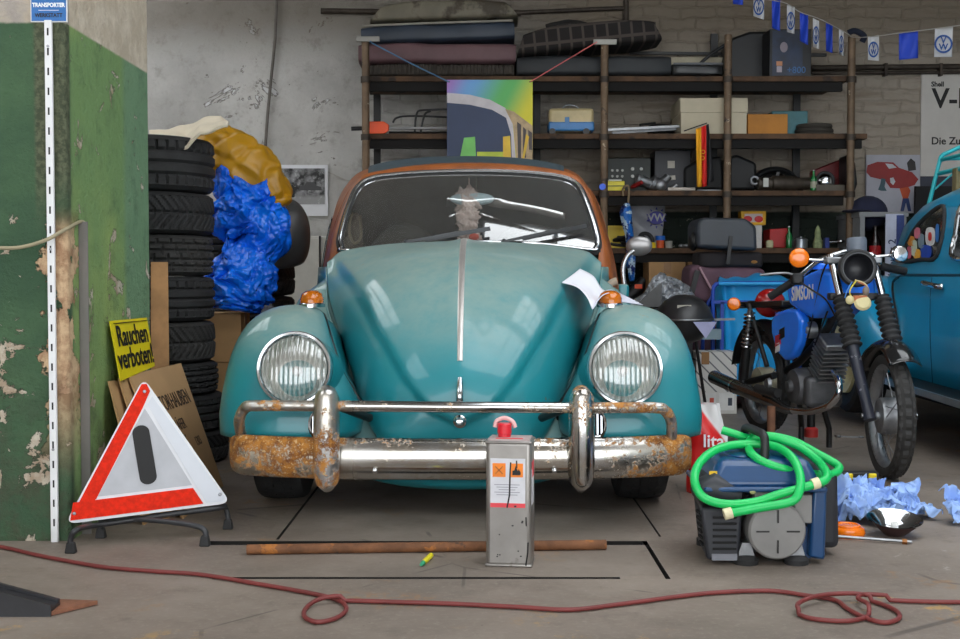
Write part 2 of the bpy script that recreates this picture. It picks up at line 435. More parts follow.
for s in slots:
    x0, x1, y0, y1 = s; d = -.028
    gv.add([(x0, y0, 0), (x1, y0, 0), (x1, y1, 0), (x0, y1, 0), (x0, y0, d), (x1, y0, d), (x1, y1, d), (x0, y1, d)], [(0, 1, 5, 4), (1, 2, 6, 5), (2, 3, 7, 6), (3, 0, 4, 7)])
struct(fl.build('floor', FLOORM, flat=True)); struct(gv.build('trim_2', S('groove_shade', 24, 22, 20, .95), flat=True))  # groove walls coloured near black to stand in for the shade inside
struct(MB().box((.25, 2.9, -.055), (9.5, 11.8, .05)).build('trim_1', DARK))
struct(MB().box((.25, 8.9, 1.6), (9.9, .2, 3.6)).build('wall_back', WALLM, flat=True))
struct(MB().box((-4.6, 2.9, 1.6), (.2, 11.8, 3.6)).build('wall_left', PLAST, flat=True))
struct(MB().box((5.1, 2.9, 1.6), (.2, 11.8, 3.6)).build('wall_right', PLAST, flat=True))
# ceiling with skylight openings
def ceiling(holes, z, name, m):
    xs = sorted({-4.7, 5.2} | {v for h in holes for v in h[:2]}); ys = sorted({-3.0, 9.0} | {v for h in holes for v in h[2:]})
    c = MB()
    for i in range(len(xs)-1):
        for j in range(len(ys)-1):
            mx = (xs[i]+xs[i+1])/2; my = (ys[j]+ys[j+1])/2
            if any(h[0] < mx < h[1] and h[2] < my < h[3] for h in holes): continue
            c.box((mx, my, z+.06), (xs[i+1]-xs[i], ys[j+1]-ys[j], .12))
    return struct(c.build(name, m, flat=True))
holes = [(.1, 3.4, 1.2, 4.34), (-.3, 1.0, 4.42, 4.47), (-4.2, -2.2, 1.0, 8.2), (1.5, 3.4, 4.7, 5.9)]  # left and rear right openings added to light the left wall and moped
ceiling(holes, 3.4, 'ceiling', S('ceiling_plaster', 150, 145, 138, .9, var=.1))
for k, (x0, x1, y0, y1) in enumerate((holes[0], holes[2], holes[3])):
    f = MB()
    for i in range(5): f.box((lerp(x0, x1, i/4), (y0+y1)/2, 3.46), (.05, y1-y0, .06))
    for i in range(4): f.box(((x0+x1)/2, lerp(y0, y1, i/3), 3.46), (x1-x0, .05, .06))
    struct(f.build('window_%d' % (k+1), WHITE, flat=True))
PX = -1.236
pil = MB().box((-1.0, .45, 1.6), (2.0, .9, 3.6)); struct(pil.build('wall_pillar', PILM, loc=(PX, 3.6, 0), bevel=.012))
# pipes and conduits on the back wall
IRON = S('old_iron', 70, 62, 55, .6, metal=.5, var=.3, vs=14)
def Pw(px, py, off=.03): return P(px, py, 8.8-off)
t = MB(); t.cyl(Pw(321, 11), Pw(521, 13), .02); t.cyl(Pw(521, 12.5), Pw(626, 8), .016); t.cyl(Pw(626, -14), Pw(626, 22), .02)
tag(t.build('wall_pipe', IRON), 'rusty pipe running along the top of the brick wall above the seat cushions', 'pipe')
t = MB(); t.cyl(Pw(812, 68), Pw(1010, 66), .02); t.cyl(Pw(812, 73), Pw(1010, 72), .014)
for q in (850, 885, 940): t.box(Pw(q, 70, .03), (.02, .06, .09))
tag(t.build('wall_pipe', IRON), 'pair of thin dark pipes on the wall above the fuel poster', 'pipe')
t = MB(); t.tube([Pw(277, -10), Pw(275, 40), Pw(268, 110), Pw(262, 190), Pw(260, 330), Pw(259, 470)], .011); tag(t.build('conduit', S('conduit_grey', 104, 98, 92, .6, var=.2)), 'thin upright conduit on the grey plaster above the yellow tarp', 'conduit')
# ---------------------------------------------------------------- the teal car in the middle
CX, CY = -.065, 4.32
def paint(name, base, dustc, k, chips=True):
    return mat(name, base, .40, var=.05, vs=3, coat=.5, dust=(dustc, k, .35), spots=[(C3(150, 84, 44), 5.3, .705, .008, .8)] if chips else None)
TEAL = paint('teal_paint', C3(22, 126, 136), C3(140, 160, 152), .95)
PRIM = mat('rust_primer', C3(142, 76, 28), .5, var=.2, vs=7, dust=(C3(158, 100, 56), .4), bump=.06, bs=150)
FABR = S('roof_fabric', 60, 76, 84, .8, var=.1, vs=30)
def rusty_chrome(name, amount, tint, over=False):
    n = NT(name)
    a = n.noise(6, 6, .75); b = n.noise(85, 4, .7); c = n.noise(26, 5, .7)
    k = n.add(n.add(n.mul(a, .9), n.mul(b, .35)), n.mul(c, .25))
    ax = n.math('ABSOLUTE', n.add(n.x, -.1))
    m = n.step(n.add(k, n.mul(n.step(ax, .12, .5), amount)), .90, .97)
    if over: m = n.step(n.add(k, n.mul(n.mul(n.step(n.z, .36, .29), n.step(n.z, .13, .17)), .20)), .80, .93)
    else:
        side = n.add(n.mul(n.step(ax, .16, .62), amount), n.mul(n.step(n.z, .262, .285), .09)); side = n.add(side, n.mul(n.step(n.x, .0, .6), .05))
        m = n.step(n.add(k, side), .86, .99)
    fine = n.step(n.add(n.noise(130, 3, .6), n.mul(n.step(m, 0, 1), .35)), .60, .72); m = n.mul(m, n.add(n.mul(fine, .8), .2))
    pat = n.mix(n.step(c, .35, .65), C3(104, 58, 24), C3(184, 124, 52))
    pat = n.mix(n.mul(n.step(b, .56, .66), .7), pat, C3(222, 196, 150))
    stain = n.mul(n.step(a, .42, .55), .5)
    ch = n.mix(stain, C3(196, 197, 198), C3(178, 164, 140))
    if name == 'rusty_chrome': ch = n.mix(n.mul(n.step(ax, .25, .6), .75), ch, C3(196, 186, 168))
    n.bump(n.mul(m, b), .5, .004)
    return n.done(n.mix(m, ch, pat), n.add(n.mul(m, .6), n.add(n.mul(n.step(ax, .2, .6), .22), .14)), n.add(n.mul(m, -.95), 1.0))
RCH = rusty_chrome('rusty_chrome', .18, None)
RCH2 = rusty_chrome('pitted_chrome', .02, None); RCH3 = rusty_chrome('rusty_overrider', .24, None, True)
car = thing('vintage_car', 'teal rounded vintage car with rust-orange screen surround, facing the camera', 'car', (CX, CY, 0))
# hood ----------------------------------------------------------------
CC = [(0, .73, .922), (.12, .52, .908), (.25, .25, .875), (.38, -.02, .80), (.5, -.2, .705), (.62, -.335, .595), (.74, -.415, .485), (.86, -.45, .37), (1, -.44, .26)]
def edge_line(k): return .6-.98*k, .85-.6*k
def edge_from(px, py):
    lo, hi = -.2, 1.1
    for _ in range(40):
        k = (lo+hi)/2; y, z = edge_line(k)
        if P(px, py, CY+y).z < z: lo = k
        else: hi = k
    y, z = edge_line(k); return k, y, z, P(px, py, CY+y).x-CX
EP = [edge_from(*q) for q in [(327, 264), (331, 300), (339.5, 329), (350, 362), (360, 393), (371, 424), (385, 444), (415, 456)]]
def hoodP(k, u):
    cy = interp([(a, b) for a, b, c in CC], k); cz = interp([(a, c) for a, b, c in CC], k)
    kk = lerp(EP[0][0], EP[-1][0], k)
    ey = interp([(e[0], e[1]) for e in EP], kk); ez = interp([(e[0], e[2]) for e in EP], kk); w = abs(interp([(e[0], e[3]) for e in EP], kk))
    th = abs(u)*pi/2; b = 1-cos(th)**.9; x = w*(.82*sin(th)+.18*abs(u))
    p = Vector(((-1 if u < 0 else 1)*x, lerp(cy, ey, b), lerp(cz, ez, b)))
    return p, x/w, x
def smooth_table(T, n=6):
    V = cr([Vector(t) for t in T], n); return [tuple(v) for v in V]
CC = smooth_table(CC)
EPs = cr([Vector((e[0], e[1], e[2])) for e in EP], 5); EPx = cr([Vector((e[0], e[3], 0)) for e in EP], 5)
EP = [(a.x, a.y, a.z, b.y) for a, b in zip(EPs, EPx)]
def hood_pt(k, u):
    e = 1e-3
    p, q, x = hoodP(k, u)
    k0, k1 = max(0, k-e), min(1, k+e); u0, u1 = max(-1, u-e), min(1, u+e)
    n = (hoodP(k1, u)[0]-hoodP(k0, u)[0]).cross(hoodP(k, u1)[0]-hoodP(k, u0)[0])
    if n.length < 1e-12: n = Vector((0, -1, .4))
    n.normalize()
    if n.y > 0 or n.z < -.3: n = -n if n.y > 0 else n
    cw = interp([(0, .93), (.2, .86), (.55, .68), (.75, .5), (.86, .3), (.92, 0)], k)
    d = .019*smooth(cw+.06, cw-.035, q) if cw > 0 else 0
    d += .010*math.exp(-(x/.045)**2)*smooth(.95, .6, k)
    return p+n*d
NK, NU = 70, 81
def hg(i, j): return hood_pt(i, j*2-1)
hood = MB().grid(hg, NK, NU).build('hood', TEAL, car, sharp=80, solid=.012)
# centre trim strip, handle
st = MB()
def strip(i, j):
    k = .015+.70*i; p = hood_pt(k, 0); q = hood_pt(min(1, k+.01), 0); t = (q-p).normalized(); n = Vector((0, t.z, -t.y)); n = n if n.z > 0 or n.y < 0 else -n
    if n.y > 0: n = -n
    a = pi*j; w = .0165*(1-.3*i)
    return p+Vector((cos(a)*w, 0, 0))+n*(sin(a)*.009+.0)
st.grid(strip, 60, 9); st.build('hood_strip', mat('dull_chrome', C3(206, 200, 196), .4, metal=.7, var=.1), hood)
hh = MB(); hp = [hood_pt(k, 0)+Vector((0, -.012-.022*sin(pi*min(1, max(0, (k-.765)/.10))), 0)) for k in [.765+.10*i/10 for i in range(11)]]
hh.tube(hp, [.008+.004*sin(pi*i/10) for i in range(11)], 12); hh.lathe([(.0, -.005), (.018, -.005), (.021, .006), (.012, .014), (.01, .02), (0, .022)], TR(hood_pt(.905, 0)+Vector((0, -.004, 0))) @ frame((0, -1, .1)))
hh.build('hood_handle', CHROME, hood)
# body behind the hood: cowl corners, quarter panels, apron -------------
bd = MB()
def quarter(sg):
    def f(i, j):
        e = interp([(a[0], a[3]) for a in EP], lerp(EP[0][0], EP[-1][0], i)); ey, ez = edge_line(lerp(EP[0][0], EP[-1][0], i))
        xe = abs(e)-.012
        x = xe+j*.16*smooth(0, .25, i); 
        return (sg*x, ey+.018+j*.05, ez-.006-j*.012)
    return f
for sg in (-1, 1): bd.grid(quarter(sg), 40, 6)
def cowl_side(sg):
    def f(i, j):
        y = lerp(.12, .98, i); k = (.6-y)/.98; ze = edge_line(max(k, 0))[1]-.012-.0*i
        xe = interp([(.12, .455), (.35, .53), (.6, .562), (.75, .60), (.98, .645)], y)
        return (sg*(xe+.07*smooth(0, 1, j)), y, lerp(ze, .40, j))
    return f
for sg in (-1, 1): bd.grid(cowl_side(sg), 20, 8)
def nose(i, j):
    a = (i*2-1); x = a*.35; return (x, -.36+.14*abs(a)**2.2+.04*j, lerp(.10+.05*abs(a)**2, .36, j))
bd.grid(nose, 41, 10)
def pan(i, j):                                       # lower front panel curling under
    a = i*2-1; x = a*.47; z0 = .085+.075*abs(a)**2.5
    return (x, lerp(-.43, -.30, j)+.12*abs(a)**2, lerp(.22, z0, sin(j*pi/2)))
bd.grid(pan, 41, 8)
body = bd.build('front_body', TEAL, car, sharp=60, solid=.008)
# fenders --------------------------------------------------------------
ZC = .285; RL = .298
def fender_pt(sg, ph, v):
    """ph: 0 = facing the camera, 90 = top; v<0 is the inner flank, v>0 the outer crown"""
    a = R(ph)
    Rr = interp([(-40, .47), (0, .468), (30, .455), (60, .43), (90, .408), (120, .40), (180, .42)], ph)
    xl = interp([(-40, .76), (-10, .802), (10, .808), (45, .79), (90, .76), (130, .765), (180, .79)], ph)
    XE = interp([(-40, .335), (15, .335), (30, .375), (40, .41), (60, .452), (90, .505), (180, .53)], ph); XM = XE+interp([(0, .14), (60, .13), (90, .09), (180, .08)], ph)
    if v >= 0:
        th = v*pi/2; r = RL+(Rr-RL)*cos(th)**.92; x = XM+(xl-XM)*sin(th)**1.0
    else:
        th = -v*pi/2; D = interp([(-40, .24), (0, .23), (30, .20), (60, .10), (85, .035), (180, .02)], ph)
        r = Rr-D*(1-cos(th)); x = XM-(XM-XE)*sin(th)
    zc = ZC; y = -r*cos(a); z = zc+r*sin(a)
    return Vector((sg*x, y, z))
def fender(sg):
    f = MB()
    def g(i, j):
        ph = lerp(-2, 170, i); v = lerp(-1, 1, j); return fender_pt(sg, ph, v)
    f.grid(g, 64, 40)
    def flank(i, j):                                 # inner flank running back beside the bonnet
        ph = lerp(-2, 120, i); p = fender_pt(sg, ph, -1); return p+Vector((-sg*.012*j, .42*j*max(.12, cos(R(max(ph, 0)))**.5 if ph < 90 else .12), -.03*j))
    f.grid(flank, 40, 4)
    def lip(i, j):                                   # rolled lip
        ph = lerp(-2, 170, i); p = fender_pt(sg, ph, 1); a = R(ph); d = Vector((0, -cos(a), sin(a)))
        return p-d*.03*j+Vector((-sg*.012*j, 0, 0))
    f.grid(lip, 64, 3)
    return f.build('fender', TEAL, car, sharp=80, solid=.006)
fen = {-1: fender(-1), 1: fender(1)}
# dark welt between fender and body
for sg in (-1, 1):
    pts = [fender_pt(sg, ph, -1)+Vector((-sg*.004, -.004, .002)) for ph in range(-1, 112, 8)]
    MB().tube(cr(pts, 6), .0065, 8).build('fender_welt', BLACK, fen[sg])
# headlights -----------------------------------------------------------
REFL = mat('lamp_reflector', C3(216, 216, 212), .38, metal=.75, var=.15, vs=12)
def ribbed_glass():
    n = NT('fluted_lens'); nt = n.t; N = nt.nodes; L = nt.links
    N.remove(n.b)
    wv = N.new('ShaderNodeTexWave'); wv.bands_direction = 'X'; wv.inputs['Scale'].default_value = 20; wv.inputs['Distortion'].default_value = 0
    L.new(n.co, wv.inputs['Vector'])
    bp = N.new('ShaderNodeBump'); bp.inputs['Strength'].default_value = .45; bp.inputs['Distance'].default_value = .004; L.new(wv.outputs[1], bp.inputs['Height'])
    t = N.new('ShaderNodeBsdfTransparent'); t.inputs[0].default_value = (.9, .9, .88, 1)
    g = N.new('ShaderNodeBsdfGlossy'); g.inputs['Roughness'].default_value = .12; L.new(bp.outputs[0], g.inputs['Normal'])
    d = N.new('ShaderNodeBsdfDiffuse'); d.inputs[0].default_value = C3(205, 205, 198); L.new(bp.outputs[0], d.inputs['Normal'])
    x = N.new('ShaderNodeMixShader'); x.inputs[0].default_value = .25; L.new(t.outputs[0], x.inputs[1]); L.new(g.outputs[0], x.inputs[2])
    y = N.new('ShaderNodeMixShader'); fm = N.new('ShaderNodeMapRange'); L.new(wv.outputs[1], fm.inputs[0]); fm.inputs[3].default_value = .03; fm.inputs[4].default_value = .30; L.new(fm.outputs[0], y.inputs[0]); L.new(x.outputs[0], y.inputs[1]); L.new(d.outputs[0], y.inputs[2])
    L.new(y.outputs[0], N['Material Output'].inputs[0]); return n.m
FLUTE = ribbed_glass()
for sg in (-1, 1):
    T = TR((sg*.532, -.475, .503)) @ frame((sg*.05, -1, .24))
    hl = MB()
    hl.lathe([(.108, -.005), (.112, .006), (.119, .008), (.123, 0), (.1245, -.012), (.122, -.022), (.108, -.024)], T, 56, caps=False)
    ring = hl.build('headlight', CHROME, car)
    MB().lathe([(.121, -.01), (.124, -.05), (.13, -.11), (.13, -.2)], T, 40, caps=False).build('headlight_bowl', TEAL, ring, sharp=70)
    MB().lathe([(.107, -.004), (.10, -.02), (.085, -.05), (.055, -.075), (.02, -.085), (0, -.085)], T, 40, caps=False).build('reflector', REFL, ring, sharp=180)
    b = MB(); b.lathe([(0, -.03), (.014, -.035), (.017, -.06), (.017, -.085)], T, 16); b.build('bulb', STEEL, ring)
    MB().lathe([(.107, -.003), (.09, .012), (.06, .022), (.03, .027), (0, .028)], TR(), 48, caps=False).build('lens', FLUTE, ring, sharp=180).matrix_local = T
# turn signals on the fender tops
ORANGE = mat('amber_lens', C3(186, 98, 6), .12, var=.15, vs=20, coat=.6)
for sg, px in ((-1, 312), (1, 610)):
    p = P(px, 307, CY-.02); p = Vector((p.x-CX, -.02, fender_pt(1, 88, 0.05).z-.004 if False else p.z))
    q = MB().lathe([(.046, 0), (.046, .012), (.040, .018)], TR(p, s=(1, 1.5, 1)), 24); ind = q.build('turn_signal', CHROME, car)
    MB().lathe([(.042, .012), (.042, .03), (.036, .048), (.02, .058), (0, .06)], TR(p, s=(1, 1.5, 1)), 24).build('signal_lens', ORANGE, ind, sharp=70)
# bumper ---------------------------------------------------------------
def bump_line(x):
    a = abs(x)/.72; return -.625+.10*max(0, a)**3.2
bp = MB()
def blade(i, j):
    a = lerp(-1, 1, i); x = .748*sin(a*pi/2*.98)/sin(pi/2*.98); y = bump_line(x)+.05*smooth(.9, 1, abs(a))
    t = lerp(-1.25, 1.25, j); ed = min(1, max(0, (abs(x)-.676)/.073)); rd = sqrt(max(.02, 1-ed**2.6)); return (x+.003, y+.03-.045*cos(t)*rd+.03*ed*ed, .232+.066*sin(t)*(.35+.65*rd))
bp.grid(blade, 90, 17); bum = bp.build('bumper', RCH, car, sharp=70, solid=.006)
tb = [(-.70, -.50, .30), (-.695, -.545, .345), (-.672, -.575, .385), (-.63, -.60, .397), (-.4, -.625, .399), (0, -.64, .397), (.4, -.625, .393), (.60, -.60, .391), (.645, -.578, .378), (.667, -.555, .34), (.672, -.53, .285)]
MB().tube(cr(tb, 8), .0175, 14).build('upper_rail', RCH2, bum, sharp=80)
for sg, x in ((-1, -.408), (1, .378)):
    o = MB()
    def ov(i, j, x=x):
        t = lerp(0, 1, i); z = lerp(.135, .462, t); w = .038*(1-.10*abs(2*t-1)**3)*(1 if .04 < t < .96 else .72); a = lerp(-1.5, 1.5, j)
        y = -.655-.028*sin(pi*t)**.5+.05*(1-cos(a))*.9+(.02 if t in (0, 1) else 0)
        dz = .028*(1-cos(a))*smooth(.25, 0, min(t, 1-t)); return (x+w*sin(a)/sin(1.5), y, z-dz if t > .5 else z+dz)
    o.grid(ov, 24, 17)
    oo = o.build('overrider', RCH2 if sg > 0 else RCH3, bum, sharp=70, solid=.006)
    MB().tube([(x+sg*-.02, -.60, .40), (x-sg*.11, -.40, .335)], .014, 12).build('bracket', BLACK, bum)
    MB().box((x, -.60, .232), (.05, .07, .1)).build('bumper_iron', BLACK, bum)
for px in (374, 555): p = P(px, 466, CY-.67); MB().ball((p.x-CX, -.642, .2), (.009, .006, .009)).build('bumper_bolt', CHROME, bum)
# horn grilles
for px in (597, 318):
    p = P(px, 424, CY-.46); T = TR((p.x-CX, -.475, p.z)) @ frame((0, -1, .1)) @ TR(s=(.8, 1.25, 1)); g = MB().torus(.032, .006, T, 28, 8)
    for k in (-.016, 0, .016): g.box((k, 0, 0), (.006, .056, .008), T)
    gg = g.build('horn_grille', CHROME, car); MB().lathe([(0, -.006), (.03, -.006)], T, 24).build('grille_back', DARK, gg)
# windscreen + cabin ----------------------------------------------------
def wsY(p): return 5.05+(p.z-.90)*.68+.16*(p.x-CX)**2
def ws(px, py, off=0):
    Y = 5.1
    for _ in range(12): Y = wsY(P(px, py, Y))+off
    p = P(px, py, Y); return Vector((p.x-CX, p.y-CY, p.z))
ap = [(346, 251.5), (341.5, 248), (340, 240), (343.5, 224), (348.5, 208), (354, 194), (358, 187.5), (364, 182), (372, 178.5), (384, 176.2), (420, 173.2), (470, 171.8), (520, 173), (552, 176), (566, 178.8), (574, 182.5), (579.5, 188), (585, 199), (591, 215), (595.5, 230), (598, 243), (596.5, 248.5), (591, 251.2), (540, 245.5), (470, 243.2), (400, 246)]
apW = [ws(*q) for q in ap]
apC = cr(apW, 6, closed=True)
MB().tube([p+Vector((0, -.012, .006)) for p in apC], .0065, 8, closed=True).build('windscreen_trim', CHROME, car)
MB().tube([p+Vector((0, .006, -.004)) for p in cr([c+(Vector((0, 0, .985))-Vector((0, 0, .985))) for c in apW], 6, closed=True)], .018, 8, closed=True).build('windscreen_seal', RUBBER, car)
cen = sum(apC, Vector())/len(apC)
gl = MB(); nA = len(apC); rings = 6
vs = [cen+Vector((0, wsY(cen+Vector((CX, CY, 0)))-CY-cen.y, 0))]; fs = []
for r in range(1, rings+1):
    for p in apC:
        q = cen.lerp(p, r/rings); q.y = wsY(q+Vector((CX, CY, 0)))-CY; vs.append(q)
for i in range(nA): fs.append((0, 1+i, 1+(i+1) % nA))
for r in range(rings-1):
    for i in range(nA):
        a = 1+r*nA+i; b = 1+r*nA+(i+1) % nA; fs.append((a, a+nA, b+nA, b))
gl.add(vs, fs); wsg = gl.build('windscreen', glass_mat('car_glass', (.80, .84, .83, 1), 2.4, .015, dust=.03), car, sharp=180)
# pillars, header and shell (open polyline rings from left sill over the roof to right sill)
top = [(340, 262), (339, 247), (344, 222), (354, 194), (362, 183), (374, 177.5), (420, 173.2), (470, 171.8), (520, 173), (566, 179), (577, 186), (585, 199), (595.5, 230), (599, 247), (598, 262)]
r0 = [ws(*q, off=-.0) for q in top]
out = [(319, 300), (323, 272), (333, 232), (345, 200), (354, 186), (368, 175), (416, 166.2), (470, 163.6), (524, 166.2), (570, 174), (586, 186), (598, 205), (611, 250), (616, 275), (619, 300)]
r1 = []
for i, q in enumerate(out):
    Y = (r0[i].y+CY)+(.07 if 3 < i < 11 else .09); Y = max(Y, 5.05) if 3 < i < 11 else Y
    p = P(*q, Y); r1.append(Vector((p.x-CX, p.y-CY, p.z)))
sh = MB()
def ringpts(R_): return cr(R_, 5)
A, B = ringpts(r0), ringpts(r1)
M_ = [a.lerp(b, .5)+Vector((0, -.018, .012)) for a, b in zip(A, B)]
n = len(A)
rows = [A, M_, B]
vs = [p for r in rows for p in r]; fs = [(r*n+i, r*n+i+1, (r+1)*n+i+1, (r+1)*n+i) for r in range(2) for i in range(n-1)]
sh.add(vs, fs); surround = sh.build('screen_surround', PRIM, car, sharp=75, solid=.006)
def section(y, hw, zt, zb, tw):
    """arch section of the cabin: half width hw at the belt, tw at the roof edge"""
    L_ = [(-hw*.97, zb), (-hw, .62), (-hw*.99, .86), (-lerp(hw, tw, .55), lerp(.9, zt, .5)), (-tw*1.0, zt-.12), (-tw*.86, zt-.055), (-tw*.5, zt-.012), (0, zt), (tw*.5, zt-.012), (tw*.86, zt-.055), (tw, zt-.12), (lerp(hw, tw, .55), lerp(.9, zt, .5)), (hw*.99, .86), (hw, .62), (hw*.97, zb)]
    return [Vector((x, y, z)) for x, z in L_]
fr = [Vector(p) for p in r1]
secs = [fr, section(1.25, .66, 1.30, .2, .55), section(1.6, .70, 1.372, .2, .58), section(2.1, .70, 1.37, .2, .58), section(2.6, .66, 1.27, .25, .52), section(3.0, .58, 1.05, .3, .44), section(3.3, .45, .80, .32, .34), section(3.45, .25, .55, .34, .2)]
secs[0] = [p+Vector((0, .004, 0)) for p in secs[0]]
cols = [ringpts(s) for s in secs]
dense = []
for i in range(n): dense.append(cr([c[i] for c in cols], 5))
m2 = len(dense[0])
def shell(i0, i1, name, m, off=0, j0=0, j1=None):
    s = MB(); j1 = j1 or m2
    vs = []; fs = []
    for i in range(i0, i1):
        for j in range(j0, j1):
            p = dense[i][j].copy()
            if off: d = Vector((p.x, 0, max(0, p.z-.75))).normalized(); p += d*off
            vs.append(p)
    k = j1-j0
    for i in range(i1-i0-1):
        for j in range(k-1): fs.append((i*k+j, i*k+j+1, (i+1)*k+j+1, (i+1)*k+j))
    s.add(vs, fs); return s.build(name, m, car, sharp=70, solid=.01)
shell(0, n, 'cabin_shell', PRIM)
shell(0, n, 'headliner', S('headliner_grey', 66, 72, 76, .9), -.028, 1)
shell(26, n-26, 'fabric_roof', FABR, .012, 3, 16)
SIDEG = mat('side_glass', C3(24, 28, 30), .05, var=0, coat=1)
for a, b in ((9, 15), (n-15, n-9)):
    shell(a, b, 'side_window', SIDEG, .008, 6, 12)
# wipers
for a, b, c, arm in (((407, 245), (490, 232), 0, (413, 246)), ((504, 244.5), (586, 229), 0, (511, 245))):
    p, q = ws(*a), ws(*b); o = Vector((0, -.03, .012))
    wv = MB(); wv.bar(p+o, p.lerp(q, .62)+o*1.5, .014, .012); wv.bar(p.lerp(q, .22)+o*1.1+Vector((0, 0, -.004)), q+o*1.1+Vector((0, 0, 0)), .007, .018)
    wv.bar(p.lerp(q, .45)+o*1.3, p.lerp(q, .9)+o*1.3, .006, .012); wv.ball(p+o*.8, .014)
    wv.build('wiper', mat('wiper_metal', C3(52, 54, 56), .4, metal=.3, var=.3), car)
# interior
MB().box((0, 1.0, .80), (1.16, .35, .16)).build('dashboard', S('dash', 70, 72, 70, .6), car, bevel=.04)
MB().box((0, 2.0, .25), (1.2, 2.2, .06)).build('cabin_floor', DARK, car)
seatm = S('seat_vinyl', 96, 96, 92, .7)
for x in (-.3, .3):
    sb = MB(); sb.ball((0, 0, 0), (.24, .09, .34)); sb.build('front_seat', seatm, car, loc=(x, 1.62, .72))
MB().box((0, 2.5, .62), (1.05, .16, .45)).build('rear_seat', S('rear_seat_vinyl', 60, 60, 58, .7), car, bevel=.05)
MB().torus(.2, .011, TR((.32, 1.18, .86)) @ frame((0, -.8, .55))).build('steering_wheel', BLACKP, car)
p = ws(440, 199, .14)
mr = MB(); mr.ball((.03, p.y, p.z), (.10, .018, .03)); mir = mr.build('rear_view_mirror', S('mirror_back', 176, 196, 204, .3), car)
MB().tube([(.05, p.y, p.z+.02), (.05, p.y-.03, p.z+.1)], .005).build('mirror_stem', CHROME, mir)
# leather grab strap by the left door
MB().tube(cr([P(352, 212, 5.62)-Vector((CX, CY, 0)), P(349, 230, 5.62)-Vector((CX, CY, 0)), P(354, 243, 5.62)-Vector((CX, CY, 0)), P(361, 236, 5.62)-Vector((CX, CY, 0)), P(360, 215, 5.62)-Vector((CX, CY, 0))], 6), .007, 8).build('grab_strap', S('strap', 150, 140, 120, .7), car)
# door mirror on a bent stalk
pm = lambda px, py, Y=5.25: P(px, py, Y)-Vector((CX, CY, 0))
ms = MB().tube(cr([pm(624, 284), pm(623, 268), pm(628, 255), pm(638, 248)], 8), .011, 10); mst = ms.build('door_mirror', mat('grey_chrome', C3(170, 172, 174), .25, metal=.8, var=.1), car)
T = TR(pm(639, 246)) @ frame((-.15, -1, -.1)) @ TR(s=(1.12, .84, .35)); MB().ball((0, 0, 0), .052, T).build('mirror_head', mat('mirror_shell', C3(140, 138, 138), .3, metal=.7, var=.15), mst, sharp=180)
MB().box(pm(623, 291)+Vector((0, .03, 0)), (.05, .1, .06)).build('mirror_foot', TEAL, mst, bevel=.012)
hz = MB().tube(cr([pm(603, 291, 5.0), pm(612, 283, 5.0), pm(617, 281, 5.0)], 5), .017, 10); hz.build('drain_spout', S('beige_rubber', 168, 150, 132, .7), car)
# wheels
def tyre_mb(Ro, w, T, groove=True, n=72, Ri=None):
    """tyre about z with tread blocks"""
    Ri = Ri or Ro*.62
    b = MB(); pr = [(Ri, -w*.36), (Ri+.02, -w*.46), (Ro*.86, -w*.52), (Ro*.955, -w*.47)]
    xs_ = [-.42, -.26, -.24, -.10, -.08, .08, .10, .24, .26, .42]; tread = []
    prof = pr+[(None, x*w) for x in xs_]+[(r, -h) for r, h in reversed(pr)]
    m = len(prof); vs = []; fs = []
    for i in range(n):
        a = 2*pi*i/n
        for j, (r, h) in enumerate(prof):
            if r is None:
                k = j-len(pr); c = k//2; ph = (i+c) % 3
                crown = Ro*(1-.02*abs(h/(w*.42))**2)
                r = crown-(.0 if ph != 0 else .007)-(.006 if k in (1, 2) else 0)*0
                if k in (2, 3, 6, 7) and False: r -= .006
            vs.append((r*cos(a), r*sin(a), h))
    for i in range(n):
        q = (i+1) % n
        for j in range(m-1): fs.append((i*m+j, q*m+j, q*m+j+1, i*m+j+1))
    b.add(vs, fs, T); return b
for x in (-.635, .635):
    T = TR((x, 0, .285)) @ frame((1, 0, 0)); wh = tyre_mb(.285, .17, T).build('front_wheel', RUBBER, car, sharp=25)
    MB().lathe([(0, -.02), (.1, -.02), (.16, -.06), (.18, -.065)], T, 32).build('rim', S('rim_grey', 120, 118, 112, .5), wh)
for x in (-.66, .66):
    T = TR((x, 2.5, .30)) @ frame((1, 0, 0)); tyre_mb(.30, .17, T).build('rear_wheel', RUBBER, car, sharp=25)
    f = MB()
    def rf(i, j, x=x):
        ph = R(lerp(0, 180, i)); v = j*pi/2; sg = 1 if x > 0 else -1; r = .32+.12*cos(v)
        return (sg*(.55+.24*sin(v)), 2.5-r*cos(ph)*1.15, .28+r*sin(ph)*1.05)
    f.grid(rf, 30, 12); f.build('rear_fender', TEAL, car, sharp=80, solid=.006)
for x in (-.66, .66): MB().box((x, 1.35, .24), (.16, 1.6, .03)).build('running_board', BLACK, car, bevel=.01)
# ---------------------------------------------------------------- left: pillar fittings, tyres, tarps, warning sign
def crumple_blob(mb, c, d, amp=.12, fr=3.0, seed=0, nu=64, nv=44, pw=1.0, T=None, floor=None):
    """creased heap of cloth or film"""
    c = Vector(c); o = Vector((seed*7.3, seed*3.1, seed*1.7))
    def f(u, v):
        th = pi*v; a = 2*pi*u
        n = Vector((sin(th)*cos(a), sin(th)*sin(a), cos(th)))
        q = n*fr+o
        k = 1+amp*(noise.turbulence(q, 4, True, noise_basis='PERLIN_ORIGINAL')-.8)+amp*.8*noise.noise(q*.5)
        k += amp*.25*abs(noise.noise(q*3.1))
        sq = (abs(n.x)**3+abs(n.y)**3+abs(n.z)**3)**(-1/3) if pw > 1 else 1
        p = Vector((n.x*d[0], n.y*d[1], n.z*d[2]))*k*sq+c
        if floor is not None and p.z < floor: p.z = floor+.0005
        return p
    return mb.grid(f, nu, nv, True, False, T)
